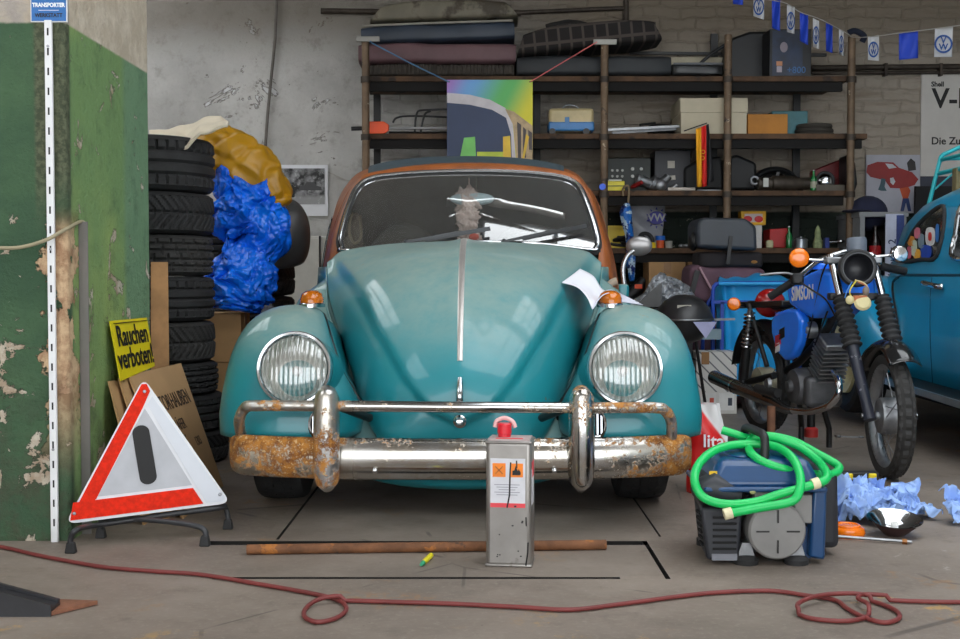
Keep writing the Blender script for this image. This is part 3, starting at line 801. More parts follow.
def rtube(mb, pts, rad, amp=.15, fr=6, seed=0, n=36, flat=1.0, amp2=.0, sub=10):
    """soft folded roll following a path"""
    q = cr(pts, sub); N = len(q); o = Vector((seed*5.1, seed*2.3, seed))
    b = MB(); b.tube(q, lambda t: interp(rad, t), n, flat=flat)
    for v in b.v[:N*n]:
        i = b.v.index(v) if False else None
    for i in range(N):
        for k in range(n):
            v = b.v[i*n+k]; c = q[i]; e = v-c
            b.v[i*n+k] = c+e*(1+amp*(noise.turbulence(v*fr+o, 3, True)-.7)+amp2*sin(k*2*pi/n*5+seed))
    mb.v += []; off = len(mb.v); mb.v += b.v; mb.f += [tuple(a+off for a in f) for f in b.f]
    return mb
# sign, rail, angle post, cable on the pillar
BLUE = S('sign_blue', 16, 98, 168, .4, var=.04)
WH = S('lettering_white', 235, 238, 240, .5, var=0); BK = S('lettering_black', 18, 18, 20, .6, var=0)
def Pf(px, py, off=.006): return P(px, py, 3.6-off)
a, b = Pf(32, -14), Pf(67, 21.5); W, H = b.x-a.x, a.z-b.z; c = (a+b)/2
sg = thing('workshop_sign', 'small blue enamel workshop sign fixed at the top of the white slotted rail', 'sign', (c.x, 3.59, c.z))
q = MB().box((0, 0, 0), (W+.006, .004, H+.006)).build('sign_border', WHITE, sg); MB().box((0, -.002, 0), (W, .004, H)).build('sign_panel', BLUE, sg)
text_mb('TRANSPORTER', .0165, TR((0, -.0045, (276-18-276)*0+c.z*0+(-.006))) @ UPRIGHT, bold=.0006, sx=.86).build('lettering', WH, sg, flat=True)
text_mb('WERKSTATT', .0165, TR((0, -.0045, -.036)) @ UPRIGHT, bold=.0004, sx=.86).build('lettering', BK, sg, flat=True)
MB().box((0, -.0045, -.021), (.06, .001, .0012)).build('rule_line', WH, sg)
MB().box((0, -.0045, .024), (.035, .001, .022)).build('van_pictogram', BK, sg, bevel=.006)
rl = thing('slotted_rail', 'white slotted metal shelf rail standing against the front of the green pillar', 'rail', (Pf(53, 300).x, 3.585, 0))
top = Pf(52, 21).z; rm = MB(); rm.box((0, 0, top/2), (.022, .012, top)); rm.build('rail_body', WHITE, rl, bevel=.002)
for k in range(26): MB().box((0, -.0063, .06+k*.0585), (.005, .001, .022)).build('rail_slot', BK, rl)
for z in (.25, .85, 1.45): MB().cyl((0, -.006, z+.03), (0, -.0085, z+.03), .004).build('screw', STEEL, rl)
AM = S('grey_angle', 112, 108, 104, .5, var=.12, bump=.05)
y0 = 3.72; zt = P(86, 222, y0).z
m = MB(); m.box((.004, 0, zt/2), (.006, .045, zt)); m.box((.016, -.02, zt/2), (.026, .006, zt)); m.cyl((.016, -.024, zt-.06), (.016, -.026, zt-.06), .006)
single(m, 'angle_post', AM, 'grey steel angle post standing against the peeling side of the green pillar', 'post', loc=(PX, y0, 0))
cb = [(-2.3, 3.55, .95), (-1.9, 3.54, .885), P(-30, 246, 3.5), P(0, 248, 3.5), P(22, 247, 3.5), P(46, 240, 3.54), P(66, 229, 3.6), P(78, 222.5, 3.68), P(83, 222, 3.71), P(86, 226, 3.715)]
single(MB().tube(cr(cb, 8), .0055, 8), 'rope', S('beige_cable', 160, 150, 122, .7), 'beige cord hanging from the top of the grey angle post', 'rope')
# tyre stack --------------------------------------------------------------
ys_ = [138, 193, 235, 276, 321, 362, 394, 430, 462.4]; xr = [211, 210, 209, 210, 210, 213, 220, 223]
TY = 5.15
desc = ['topmost tyre of the tall stack beside the green pillar, under the cream cloth', 'second tyre from the top in the tall stack beside the green pillar', 'third tyre from the top of the stack, with arrow shaped tread', 'fourth tyre from the top of the stack, behind the wooden plank', 'fifth tyre from the top of the stack, dusty tread beside the yellow sign', 'sixth tyre from the top, behind the cardboard sheets', 'second lowest tyre of the tall stack, jutting out beside the cardboard', 'lowest tyre of the tall stack, on the floor beside the cardboard']
RUBD = S('dusty_rubber', 46, 45, 44, .8, var=.3, vs=12, bump=.2, bs=140)
def flat_tyre(Ro, w, style, n=84):
    """tyre lying flat, sculpted tread"""
    Ri = Ro*.6; prof = [(Ri, .06), (Ri+.02, .01), (Ro*.80, -.0), (Ro*.93, .03), (Ro*.985, .10)]
    rows = 15; vs = []; fs = []; side = len(prof); m = side*2+rows; nn = n*3
    for i in range(nn):
        a = 2*pi*i/nn
        for j in range(m):
            if j < side: r, h = prof[j]; h *= w
            elif j >= side+rows: r, h = prof[m-1-j]; h = w-h*w
            else:
                t = (j-side+.5)/rows; h = w*(.10+.80*t); r = Ro*(1-.022*abs(2*t-1)**3)
                if style == 0: g = (int(t*15) in (3, 7, 11)) or ((i+int(6*abs(t-.5))*2) % 6 == 0 and (t < .3 or t > .7))
                elif style == 1: g = ((i+int(abs(t-.5)*14)) % 5 == 0) or int(t*15) == 7
                else: g = (int(t*15) in (2, 5, 9, 12)) or (i+3*(int(t*15)//4)) % 8 == 0
                if g: r -= .011
            vs.append((r*cos(a), r*sin(a), h))
    for i in range(nn):
        q = (i+1) % nn
        for j in range(m-1): fs.append((i*m+j, q*m+j, q*m+j+1, i*m+j+1))
    # inner wall
    for i in range(nn):
        q = (i+1) % nn; fs.append((i*m+m-1, q*m+m-1, q*m, i*m))
    return MB().add(vs, fs)
for i in range(8):
    zt = P(200, ys_[i], TY).z; zb = max(0.0, P(200, ys_[i+1], TY).z); X = P(xr[i], 300, TY).x-.295
    single(flat_tyre(.295, zt-zb-.001, i % 3), 'tyre', RUBD if i in (4, 2) else RUBBER, desc[i], 'tyre', 'tall tyre stack by the pillar', loc=(X, 5.22, zb), sharp=30)
for i, (y1, y0, lab) in enumerate(((228, 262, 'upper tyre of the low stack behind the blue tarp'), (262, 296, 'tyre under the upper one in the low stack behind the blue tarp'))):
    zt = P(280, y1, 6.3).z; zb = P(280, y0, 6.3).z
    single(flat_tyre(.29, zt-zb-.001, i), 'tyre', RUBBER, lab, 'low tyre stack behind the tarp', loc=(P(291, 250, 6.3).x-.29, 6.42, zb), sharp=30)
zz = P(280, 296, 6.3).z
for k in range(3):
    single(flat_tyre(.29, zz/3-.001, k), 'tyre', RUBBER, ('lowest', 'second lowest', 'middle')[k]+' tyre of the low stack, behind the cardboard box', 'tyre', 'low tyre stack behind the tarp', loc=(P(291, 250, 6.3).x-.29, 6.42, k*zz/3), sharp=30)
# cloths
YEL = S('yellow_tarp', 180, 132, 22, .38, var=.14, vs=4, bump=.1, bs=9)
def folds(mb, path, rad, n=64, sub=14, seed=0, k=7, deep=.16, squash=1.0):
    """bundle of sheeting: long creases run along it, cross wrinkles pinch it"""
    q = cr(path, sub); N = len(q); b = MB(); b.tube(q, lambda t: interp(rad, t), n)
    for i in range(N):
        t = i/(N-1)
        for j in range(n):
            v = b.v[i*n+j]; c = q[i]; a = 2*pi*j/n; o = Vector((seed*3.7, seed, 0))
            w = noise.noise(Vector((t*3.2+seed, a*.9, 2)))*1.6
            e = 1+deep*(1-2*abs(sin(a*k/2+w*2.2+t*2.5)))*.5
            e -= deep*.8*max(0, 1-abs(((t*5.3+noise.noise(Vector((a*1.2, seed, t*2)))*1.1) % 1)-.5)*5)
            e += deep*.5*noise.noise(v*9+o)
            b.v[i*n+j] = c+(v-c)*e
    off = len(mb.v); mb.v += b.v; mb.f += [tuple(x+off for x in f) for f in b.f]; return mb
ty = 5.78
m = folds(MB(), [P(188, 140, ty), P(205, 146, ty), P(224, 154, ty), P(244, 168, ty), P(262, 186, ty), P(274, 203, ty), P(278, 210, ty)], [(0, .08), (.2, .125), (.5, .15), (.8, .112), (1, .055)], seed=2)
single(m, 'tarp', YEL, 'mustard yellow tarpaulin bundle slumped over the tyres and the blue tarp', 'tarp', sharp=180)
CREAM = S('cream_cloth', 216, 204, 182, .9, var=.08)
def cl(i, j):
    x = lerp(150, 228, i); top = interp([(150, 131), (185, 127), (205, 119), (220, 117), (228, 124)], x); bot = interp([(150, 141), (172, 143), (186, 146), (200, 134), (228, 126)], x)
    p = P(x, lerp(top, bot, j), 5.02+.3*(1-j)); q = p*7; p.y += .03*noise.noise(q); p.z += .014*noise.noise(q*1.3+Vector((4, 0, 0)))+.004*sin(i*19+3*j); return p
single(MB().grid(cl, 50, 14), 'cloth', CREAM, 'cream cloth spread on top of the tall tyre stack', 'cloth', sharp=180, solid=.012)
def crinkle(name, c0, c1, rough, sc, strength, metal=0.0):
    n = NT(name); wob = n.t.nodes.new('ShaderNodeVectorMath'); wob.operation = 'MULTIPLY_ADD'; nn = n.t.nodes.new('ShaderNodeTexNoise'); nn.inputs['Scale'].default_value = 7; nn.inputs['Detail'].default_value = 3
    n.t.links.new(n.co, nn.inputs['Vector']); n.t.links.new(nn.outputs[1], wob.inputs[0]); wob.inputs[1].default_value = (.22, .22, .22); n.t.links.new(n.co, wob.inputs[2])
    v = n.add(n.vor(sc, wob.outputs[0]), n.mul(n.vor(sc*2.7, wob.outputs[0]), .4)); n.bump(v, strength, .035)
    return n.done(n.mix(n.step(n.noise(6, 4), .35, .65), c0, c1), rough, metal)
BT = crinkle('blue_tarp', C3(4, 84, 214), C3(14, 118, 244), .26, 9, .9)
m = folds(MB(), [P(214, 184, ty), P(236, 186, ty), P(250, 212, ty), P(262, 236, ty), P(240, 256, ty)], [(0, .05), (.15, .14), (.5, .19), (.8, .12), (1, .09)], n=90, sub=30, seed=5, k=9, deep=.2)
folds(m, [P(226, 250, ty-.02), P(250, 256, ty-.02), P(272, 262, ty-.02)], [(0, .09), (.5, .10), (1, .05)], n=70, sub=30, seed=8, k=7, deep=.22)
folds(m, [P(228, 252, ty-.04), P(242, 275, ty-.04), P(238, 296, ty-.04), P(236, 310, ty-.04)], [(0, .10), (.3, .17), (.7, .16), (1, .11)], n=90, sub=34, seed=11, k=9, deep=.22)
single(m, 'tarp', BT, 'bright blue crumpled plastic tarp piled beside the tyre stack', 'tarp', sharp=180)
b0 = P(196, 313, 5.75); b1 = P(240, 313, 5.75)
bx = thing('cardboard_box', 'brown cardboard box under the blue tarp, behind the tyre stack', 'box', ((b0.x+b1.x)/2-.02, 5.86, 0))
MB().box((0, 0, b0.z/2), (.26, .22, b0.z)).build('box_body', CARD, bx, bevel=.004); MB().box((.131, 0, b0.z/2), (.003, .05, b0.z)).build('tape', S('brown_tape', 150, 110, 66, .4), bx)
MB().box((.0, -.111, b0.z*.62), (.26, .003, .006)).build('flap_seam', S('card_edge', 120, 88, 56, .9), bx)
# dark seat shell
fm = MB()
def shl(i, j):
    a = 2*pi*i; t = lerp(.02, .80, j)*pi; r = sin(t)**.8
    return Vector((.125*r*cos(a)+.02*cos(t), .16*r*sin(a), .17*cos(t)*(1 if t < pi/2 else 1.1)))
fm.grid(shl, 40, 24, True)
o = single(fm, 'scooter_fairing', S('dark_fairing', 66, 66, 66, .42, var=.1), 'dark grey curved plastic fairing wedged behind the yellow tarp', 'fairing', loc=P(284, 234, 6.1), sharp=180, solid=.012)
o.rotation_euler = (.15, -.25, .4)
# pale cabinet behind the car
fz = P(300, 236, 8.2).z; fx0 = P(256, 250, 8.2).x; fx1 = P(342, 250, 8.2).x
fc = thing('metal_cabinet', 'pale grey metal cabinet behind the teal car, left of its rusty roof pillar', 'cabinet', ((fx0+fx1)/2, 8.4, 0))
CAB = S('cabinet_grey', 190, 188, 180, .5, var=.08)
MB().box((0, 0, fz/2), (fx1-fx0, .4, fz)).build('body', CAB, fc, bevel=.01)
dx = P(320, 250, 8.2).x-fc.location.x
MB().box(((dx-(fx1-fx0)/2)/2, -.207, fz/2), (dx+(fx1-fx0)/2-.01, .015, fz-.03)).build('door', CAB, fc, bevel=.004)
MB().box((dx, -.206, fz/2), (.012, .012, fz)).build('door_gap', BLACK, fc)
m = MB(); crumple_blob(m, (P(268, 322, 5.6).x, 5.6, .32), (.10, .09, .34), .2, 1.4, 9, floor=0)
single(m, 'sack', S('grey_cloth', 96, 98, 104, .9), 'grey cloth bundle between the blue tarp and the car fender', 'cloth', sharp=180)
# framed photograph on the wall
pa, pb = Pw(278, 165, .012), Pw(328, 216, .012); c = (pa+pb)/2; W = pb.x-pa.x; H = pa.z-pb.z
ph = thing('wall_photo', 'black and white street photograph with a white border pinned to the grey wall', 'picture', (c.x, 8.785, c.z))
MB().box((0, 0, 0), (W, .012, H)).build('print_border', S('photo_white', 226, 226, 230, .5, var=.02), ph)
def photo_mat():
    n = NT('grey_street_photo'); a = n.noise(14, 4, .6); col = n.mix(n.step(a, .4, .62), C3(30, 30, 32), C3(140, 140, 142))
    col = n.mix(n.step(n.z, -.02, -.06), col, C3(150, 150, 150)); col = n.mix(n.mul(n.step(n.noise(30), .55, .7), .5), col, C3(215, 215, 215)); return n.done(col, .4)
MB().box((0, -.008, .03), (W*.88, .004, H*.70)).build('print', photo_mat(), ph)
cm = MB(); GB = S('photo_black', 22, 22, 24, .4, var=0)
cm.prism([(-.08, 0), (-.07, .03), (-.04, .035), (-.02, .06), (.03, .06), (.05, .035), (.085, .025), (.09, 0)], .002, TR((.05, -.010, .0)) @ UPRIGHT); cm.build('printed_car', S('photo_grey', 70, 70, 72, .4, var=0), ph)
pm_ = MB(); pm_.prism([(-.02, 0), (-.025, .05), (-.01, .09), (.0, .09), (.015, .05), (.01, 0)], .002, TR((-.07, -.010, -.05)) @ UPRIGHT); pm_.build('printed_figure', GB, ph)
single(MB().tube([Pw(328, 172, .02), Pw(346, 180, .04), P(366, 184, 8.3)], .003, 6), 'string', S('string', 170, 165, 155, .8), 'thin string running from the street photograph to the shelf post', 'string')
# leaning boards, card, yellow notice ---------------------------------------------
q = [P(151, 262, 4.62), P(168, 262, 4.66), P(160, 350, 4.60), P(149, 372, 4.56)]
zb = Vector((q[2].x+.05, 4.56, 0)); 
pk = MB().slab([P(151, 262, 4.62), P(168, 262, 4.64), Vector((-1.18, 4.55, 0.0)), Vector((-1.25, 4.53, 0.0))], .018)
single(pk, 'wooden_plank', mat('plank_wood', C3(164, 122, 78), .75, var=.2, vs=9), 'narrow wooden plank leaning between the pillar corner and the tyre stack', 'plank')
def sheet(tl, tr, br, bl, th, m, label, name='cardboard_sheet', parent=None):
    return single(MB().slab([tl, tr, br, bl], th), name, m, label, 'cardboard', 'cardboard sheets leaning on the pillar')
TL, TRr, BR, BL = P(129, 375, 4.07), P(181, 363, 4.70), Vector((-.978, 4.55, 0.0)), Vector((-.978, 3.93, 0.0))
C2 = S('cardboard_front', 178, 142, 100, .85, var=.08, vs=3)
cs = thing('cardboard_sheet', 'front cardboard sheet with hand-drawn lettering, leaning behind the warning triangle', 'cardboard', (0, 0, 0), group='cardboard sheets leaning on the pillar')
MB().slab([TL, TRr, BR, BL], .006).build('sheet', C2, cs, flat=True)
ex = (TRr-TL).normalized(); nn = ex.cross(TL-BL).normalized(); ez = nn.cross(ex); 
def onsheet(px, py, Yg):
    # point on the sheet plane along the viewing ray
    c0 = Vector((0, 0, CAMH)); d = P(px, py, 4.0)-c0; t = (TL-c0).dot(nn)/d.dot(nn); return c0+d*t
def txt_on(t, px, py, size):
    o = onsheet(px, py, 4); s = -1 if nn.dot(Vector((0, -1, 0))) < 0 and nn.x < 0 else 1
    nv = nn if nn.x > 0 else -nn; Tm = Matrix((ex, nv.cross(ex), nv)).transposed().to_4x4(); Tm.translation = o+nv*.002
    return text_mb(t, size, Tm, .0004, sx=.72)
INK = S('pen_ink', 60, 46, 34, .8, var=0)
for t, px, py, s_ in (('MOTORHAUBEN', 171, 402, .085), ('KÄFER', 180, 425, .06), ('für', 184, 437, .05), ('1303', 198, 441, .05)):
    txt_on(t, px, py, s_).build('lettering', INK, cs, flat=True)
for k, lab in ((1, 'cardboard sheet second from the front, behind the lettered one'), (2, 'rearmost cardboard sheet leaning right against the green pillar')):
    d = Vector((-.012*k, -.07*k, .005*k)); u = Vector((-.022*k-.02, -.05*k, 0))
    sheet(Vector((max(TL.x+d.x, PX+.012), TL.y+d.y, TL.z-.004*k)), Vector((max(TRr.x-.02*k, PX+.012), 4.48, TRr.z-.02*k)), BR+Vector((-.05*k, -.06, 0)), BL+Vector((-.05*k, -.05*k, 0)), .006, CARD, lab)
yq = [P(110, 321, 3.95), P(147, 317.5, 4.36), P(155, 366, 4.36), P(121, 381, 3.96)]
ys = thing('notice_sign', 'yellow no-smoking notice in German leaning above the cardboard sheets', 'sign', (0, 0, 0))
MB().slab(yq, .004).build('panel', S('notice_yellow', 226, 206, 20, .45, var=.06), ys, flat=True)
exn = (yq[1]-yq[0]).normalized(); ezn = (yq[0]-yq[3]).normalized(); nv = exn.cross(ezn).normalized()
for t, f in (('Rauchen', .70), ('verboten!', .30)):
    o = yq[3].lerp(yq[0], f).lerp(yq[2].lerp(yq[1], f), .5)
    Tm = Matrix((exn, ezn, nv)).transposed().to_4x4(); Tm.translation = o+nv*.003
    text_mb(t, .098, Tm, .0004, bold=.0016, sx=1.02).build('lettering', BK, ys, flat=True)
fr_ = MB()
for a_, b_ in ((yq[0], yq[1]),): fr_.bar(a_.lerp(b_, .06)+(yq[3]-yq[0])*.05+nv*.003, a_.lerp(b_, .96)+(yq[3]-yq[0])*.05+nv*.003, .004, .002)
fr_.build('border_line', BK, ys)
# warning triangle -----------------------------------------------------------------
SL, SR_, SA = P(70, 521, 3.53), P(226, 501, 3.68), P(144, 383, 3.62)
wt = thing('warning_triangle', 'red and white warning triangle with a black bar on a folding stand', 'warning sign', ((SL.x+SR_.x)/2, 3.6, 0))
wo = Vector(wt.location)
cen_ = (SL+SR_+SA)/3; SL, SR_, SA = [cen_+(q-cen_)*1.06 for q in (SL, SR_, SA)]
ux = SR_-SL; uz = SA-SL-ux*.5; nrm = ux.cross(uz).normalized()
if nrm.y > 0: nrm = -nrm
def tri(a, b, d=0): return SL+ux*a+uz*b+nrm*d-wo
def rounded(poly, r=.04, n=6):
    out = []
    N = len(poly)
    for i in range(N):
        p = Vector(poly[i]); a = Vector(poly[i-1]); c = Vector(poly[(i+1) % N])
        s0 = p+(a-p).normalized()*r*1.6; s1 = p+(c-p).normalized()*r*1.6
        for k in range(n+1):
            t = k/n; out.append((1-t)**2*s0+2*t*(1-t)*p+t*t*s1)
    return out
def plate(poly, d0, d1, name, m, par, **kw):
    n = len(poly); b = MB(); b.add([tri(p[0], p[1], d0) for p in poly]+[tri(p[0], p[1], d1) for p in poly], [tuple(range(n)), tuple(reversed(range(n, 2*n)))]+[(i, (i+1) % n, n+(i+1) % n, n+i) for i in range(n)])
    return b.build(name, m, par, flat=True, **kw)
SWH = S('sign_white', 222, 224, 228, .45, var=.05)
RED = mat('reflector_red', C3(216, 36, 2), .6, var=.16, vs=60, spec=.2)
plate(rounded([(0, 0), (1, 0), (.5, 1)], .045), .0, -.014, 'backing_panel', SWH, wt)
# bands on 2d: left band between outer left edge and inner parallel
def ins(poly, w):
    return poly
m_, wd = .022, .135
plate([(.03, .035), (.045+wd*1.05, .155), (.485, .78), (.535, .90), (.515, .955), (.485, .955)], .003, -.001, 'red_strip', RED, wt)
plate([(.03, .022), (.83, .022), (.77, .148), (.05, .148)], .0032, -.001, 'red_strip', RED, wt)
plate([(.545, .86), (.515, .80), (.79, .155), (.848, .025), (.94, .022), (.97, .04)], .0035, -.001, 'white_strip', S('strip_white', 206, 210, 218, .35, var=.03), wt)
plate([(.195, .17), (.765, .17), (.498, .775)], .002, -.001, 'inner_panel', S('inner_grey', 178, 180, 186, .4, var=.1), wt)
bx_ = []
for k in range(13): a = pi*k/12; bx_.append((.468+.052*cos(a), .60+.055*sin(a)))
for k in range(13): a = pi+pi*k/12; bx_.append((.500+.052*cos(a), .27+.055*sin(a)))
plate(bx_, .0045, -.001, 'black_bar', BK, wt)
for a, b in ((.055, .07), (.935, .075), (.50, .90)):
    p = tri(a, b, .004); MB().lathe([(.0, .0035), (.004, .003), (.0055, 0)], Matrix.Translation(p) @ frame(nrm), 12).build('rivet', STEEL, wt)
LEG = S('stand_black', 44, 45, 48, .45, var=.2)
fl_, fr2, bl_, br_ = G(71, 553), G(205, 546), G(101, 538), G(228, 529)
def leg(pts, r=.0085): return MB().tube(cr([p-wo for p in pts], 6), r, 10)
up = Vector((0, 0, 1))
leg([fl_+up*.01, fl_+up*.045, fl_+up*.068+Vector((.02, .005, 0)), tri(.2, -.04, -.01)+wo, tri(.6, -.03, -.01)+wo, tri(.93, -.03, -.012)+wo, br_+up*.07+Vector((-.01, 0, 0)), br_+up*.04, br_+up*.01]).build('stand_rail', LEG, wt)
leg([bl_+up*.01, bl_+up*.045, bl_+up*.06+Vector((.02, -.005, 0)), (bl_+fr2)/2+up*.066, fr2+up*.06+Vector((-.04, .01, 0)), fr2+up*.045, fr2+up*.01]).build('stand_rail', LEG, wt)
for p in (fl_, fr2, bl_, br_): MB().box(p-wo+up*.016, (.032, .026, .032), taper=.7).build('rubber_foot', RUBBER, wt, bevel=.004)
# ramp ------------------------------------------------------------------------------
rp = thing('metal_ramp', 'black steel wedge ramp with a rusty tip at the bottom left corner', 'ramp', (G(73, 617).x-.052, G(73, 617).y, 0))
rust = mat('rust_brown', C3(128, 84, 62), .8, var=.25, vs=20, bump=.1)
RB = mat('ramp_black', C3(40, 40, 44), .5, var=.3, vs=10, spots=[(C3(96, 66, 50), 9, .58, .1)])
MB().hexa([(-.42, 0, 0), (0, 0, 0), (0, .012, 0), (-.42, .012, 0)], [(-.42, -.0, .142), (0, 0, .027), (0, .012, .027), (-.42, .012, .142)]).build('side_plate', RB, rp)
MB().hexa([(-.42, .05, 0), (0, .05, 0), (0, .062, 0), (-.42, .062, 0)], [(-.42, .05, .142), (0, .05, .027), (0, .062, .027), (-.42, .062, .142)]).build('side_plate', RB, rp)
MB().hexa([(-.42, .012, .10), (.0, .012, .006), (.0, .05, .006), (-.42, .05, .10)], [(-.42, .012, .13), (.0, .012, .02), (.0, .05, .02), (-.42, .05, .13)]).build('ramp_plate', RB, rp)
MB().prism([(-.03, .004), (0, .004), (.078, .10), (-.03, .115)], .010, TR((0, 0, .002))).build('ramp_tip', rust, rp)
# ---------------------------------------------------------------- the pipe rack and what lies on it
YS = 8.12
def Sp(px, py, d=0.0): return P(px, py, YS+d)
PIPE = mat('scaffold_pipe', C3(112, 92, 72), .6, metal=.2, var=.25, vs=10, spots=[(C3(196, 180, 156), 16, .64, .03), (C3(60, 50, 44), 8, .62, .06)])
OLDW = mat('old_board', C3(84, 62, 44), .85, var=.35, vs=9, spots=[(C3(44, 36, 30), 6, .56, .1)], bump=.1)
zA, zB, zC, zD = (Sp(480, y).z for y in (76, 133.5, 190.5, 248))
ZL = {'A': zA, 'B': zB, 'C': zC, 'D': zD}
rack = thing('storage_rack', 'tall pipe rack with dark wooden boards along the back wall, full of parts', 'rack', (.7, 8.4, 0))
ro = Vector(rack.location)
xl, xr_ = Sp(362, 80).x, Sp(848, 80).x
for px, t, nm in ((366, 38, 0), (604, 41, 1), (727, 36, 0), (850, 38, 0)):
    x = Sp(px, 60).x; zt = Sp(px, t).z
    pp = MB().cyl(Vector((x, YS-.035, 0))-ro, Vector((x, YS-.035, zt))-ro, .0255, n=16); po = pp.build('post', PIPE, rack)
    for z in (zA, zB, zC, zD):
        MB().cyl(Vector((x, YS-.035, z-.05))-ro, Vector((x, YS-.035, z-.01))-ro, .033, n=16).build('clamp', IRON, po)
for px, t in ((377, 60), (537, 64), (714, 34), (797, 34)):
    x = P(px, 60, 8.7).x; zt = P(px, t, 8.7).z
    MB().box(Vector((x, 8.7, zt/2))-ro, (.05, .03, zt)).build('rear_upright', BLACK, rack)
for z, a, b in ((zA, 362, 848), (zB, 364, 868), (zC, 364, 850), (zD, 600, 848), (zD-.38, 600, 848)):
    xa, xb = Sp(a, 80).x, Sp(b, 80).x
    MB().box(Vector(((xa+xb)/2, 8.42, z-.018))-ro, (xb-xa, .60, .036)).build('board', OLDW, rack, bevel=.003)
    MB().box(Vector(((xa+xb)/2, 8.16, z-.065))-ro, (xb-xa-.06, .04, .065)).build('shade_strip', S('rail_shade', 20, 18, 17, .9), rack)  # near-black strip standing in for the shaded underside of the board
xw = Sp(700, 54).x
MB().bar(Vector((Sp(640, 54).x, 8.68, P(640, 53, 8.68).z))-ro, Vector((Sp(850, 54).x, 8.68, P(850, 55, 8.68).z))-ro, .03, .02).build('cross_bar', BLACK, rack)
for px, y in ((368, 39), (605, 42)):
    p = Sp(px, y, -.075); MB().box(p-ro, (.155, .012, .036)).build('bracket_plate', S('bracket_tin', 150, 148, 142, .5, metal=.6), rack, bevel=.003)
def base(name, label, cat, x0, x1, lv, Y, group=None, rot=0):
    z = ZL[lv] if lv in ZL else lv
    return thing(name, label, cat, ((P(x0, 100, Y).x+P(x1, 100, Y).x)/2, Y, z), rot, group)
def dims(x0, x1, y0, lv, Y):
    z = ZL[lv] if lv in ZL else lv
    return P(x1, y0, Y).x-P(x0, y0, Y).x, P((x0+x1)/2, y0, Y).z-z
def crate(name, label, cat, x0, x1, y0, lv, m, Yf=8.2, dp=.26, bev=.004, group=None, part='body', rot=0):
    w_, h_ = dims(x0, x1, y0, lv, Yf); t = base(name, label, cat, x0, x1, lv, Yf+dp/2, group, rot)
    t.location.x = (P(x0, 100, Yf).x+P(x1, 100, Yf).x)/2
    MB().box((0, 0, h_/2), (w_, dp, h_)).build(part, m, t, bevel=bev); return t, w_, h_, -dp/2
# -- top board: car seats ---------------------------------------------------------
def cushion(name, label, x0, x1, yt, yb, m, dp=.46, Y=8.18, tilt=0.0, ribs=0, piping=None, bow=.0, trap=0.0, group='old car seat cushions stacked on the top board'):
    a, b = P(x0, yb, Y), P(x1, yt, Y); W = b.x-a.x; H = P(0, yt, Y).z-P(0, yb, Y).z
    t = thing(name, label, 'seat cushion', ((a.x+b.x)/2, Y+dp/2, a.z), (0, tilt, 0), group)
    def f(u, v):
        # rounded slab: v round the section in y/z, u along x
        an = 2*pi*v; c, s = cos(an), sin(an); e = .35
        y = dp/2*(abs(c)**e)*(1 if c > 0 else -1); z = H/2+H/2*(abs(s)**e)*(1 if s > 0 else -1)
        q = 2*u-1; k = 1-.10*abs(q)**8; x = W/2*q
        if trap: x *= 1-trap*(z/H)
        if ribs: y *= 1+.02*sin(u*ribs*2*pi)*(1 if c < 0 else 0); z += .004*sin(u*ribs*2*pi)*(s > 0)
        z = H/2+(z-H/2)*k+bow*(1-q*q)*(s > 0) + .006*noise.noise(Vector((x*5, y*5, z*4)))
        return (x, y*k+.012*noise.noise(Vector((x*4+3, z*9, 1))), z)
    mb = MB(); nu = 120 if ribs else 48; mb.grid(f, nu, 40, False, True)
    o0 = len(mb.v); mb.f.append(tuple(range(0, 40))); mb.f.append(tuple((nu-1)*40+k for k in reversed(range(40))))
    mb.build('cushion_body', m, t, sharp=60)
    if piping: MB().tube([( -W*.49, -dp*.47, H*.96), (0, -dp*.485, H*.97+bow), (W*.49, -dp*.47, H*.96)], .008, 8).build('piping', piping, t)
    return t
RIB = S('ribbed_brown', 62, 56, 50, .85, var=.2, vs=30); MAUVE = S('mauve_vinyl', 104, 76, 80, .6, var=.12, vs=5); NAVY = S('navy_vinyl', 44, 54, 68, .5, var=.14, vs=4)
TAN = mat('tan_vinyl', C3(122, 116, 100), .65, var=.2, vs=4, spots=[(C3(72, 64, 52), 4, .5, .12)]); PIPG = S('piping_grey', 150, 146, 136, .6)
cushion('seat_cushion', 'brown ribbed seat cushion at the bottom of the stack on the top board', 367, 514, 63, 76, RIB, ribs=42)
cushion('seat_cushion', 'mauve vinyl seat cushion in the stack on the top board, above the ribbed one', 358, 516, 41.5, 63, MAUVE)
cushion('seat_cushion', 'dark navy seat cushion lying tilted on the mauve one', 361, 515, 22, 41.5, NAVY, tilt=-.035, piping=PIPG)
cushion('bench_cushion', 'worn tan seat backrest on top of the cushion stack, curved upper edge', 369, 519, 1, 19, TAN, bow=.02, trap=.18, tilt=-.035)
cushion('seat_squab', 'long dark flat seat squab on the top board under the plaid seat', 517, 672, 54, 76, S('trunk_dark', 40, 43, 46, .6, var=.15), dp=.5, group=None)
PLAID = NT('plaid_cloth')
def plaid():
    n = PLAID
    def line(ax, per): return n.step(n.math('ABSOLUTE', n.math('SINE', n.mul(ax, per))), .93, .97)
    k = n.math('MAXIMUM', line(n.x, 38), line(n.z, 30)); return n.done(n.mix(n.mul(k, .35), C3(36, 32, 31), C3(118, 106, 98)), .9)
PLM = plaid()
t = cushion('plaid_cushion', 'black and grey plaid seat lying on the long dark squab', 517, 664, 31, 53.6, PLM, dp=.44, bow=.03, trap=.12, tilt=-.10, group=None)
t.location.z += .045
def rag(i, j):
    x = lerp(546, 655, i); p = P(x, 24.5+5*abs(i-.45)-3*sin(i*9)*.6+1.2*sin(j*7), 8.25+.2*j); p.z += .008*sin(i*17+j*6); return p
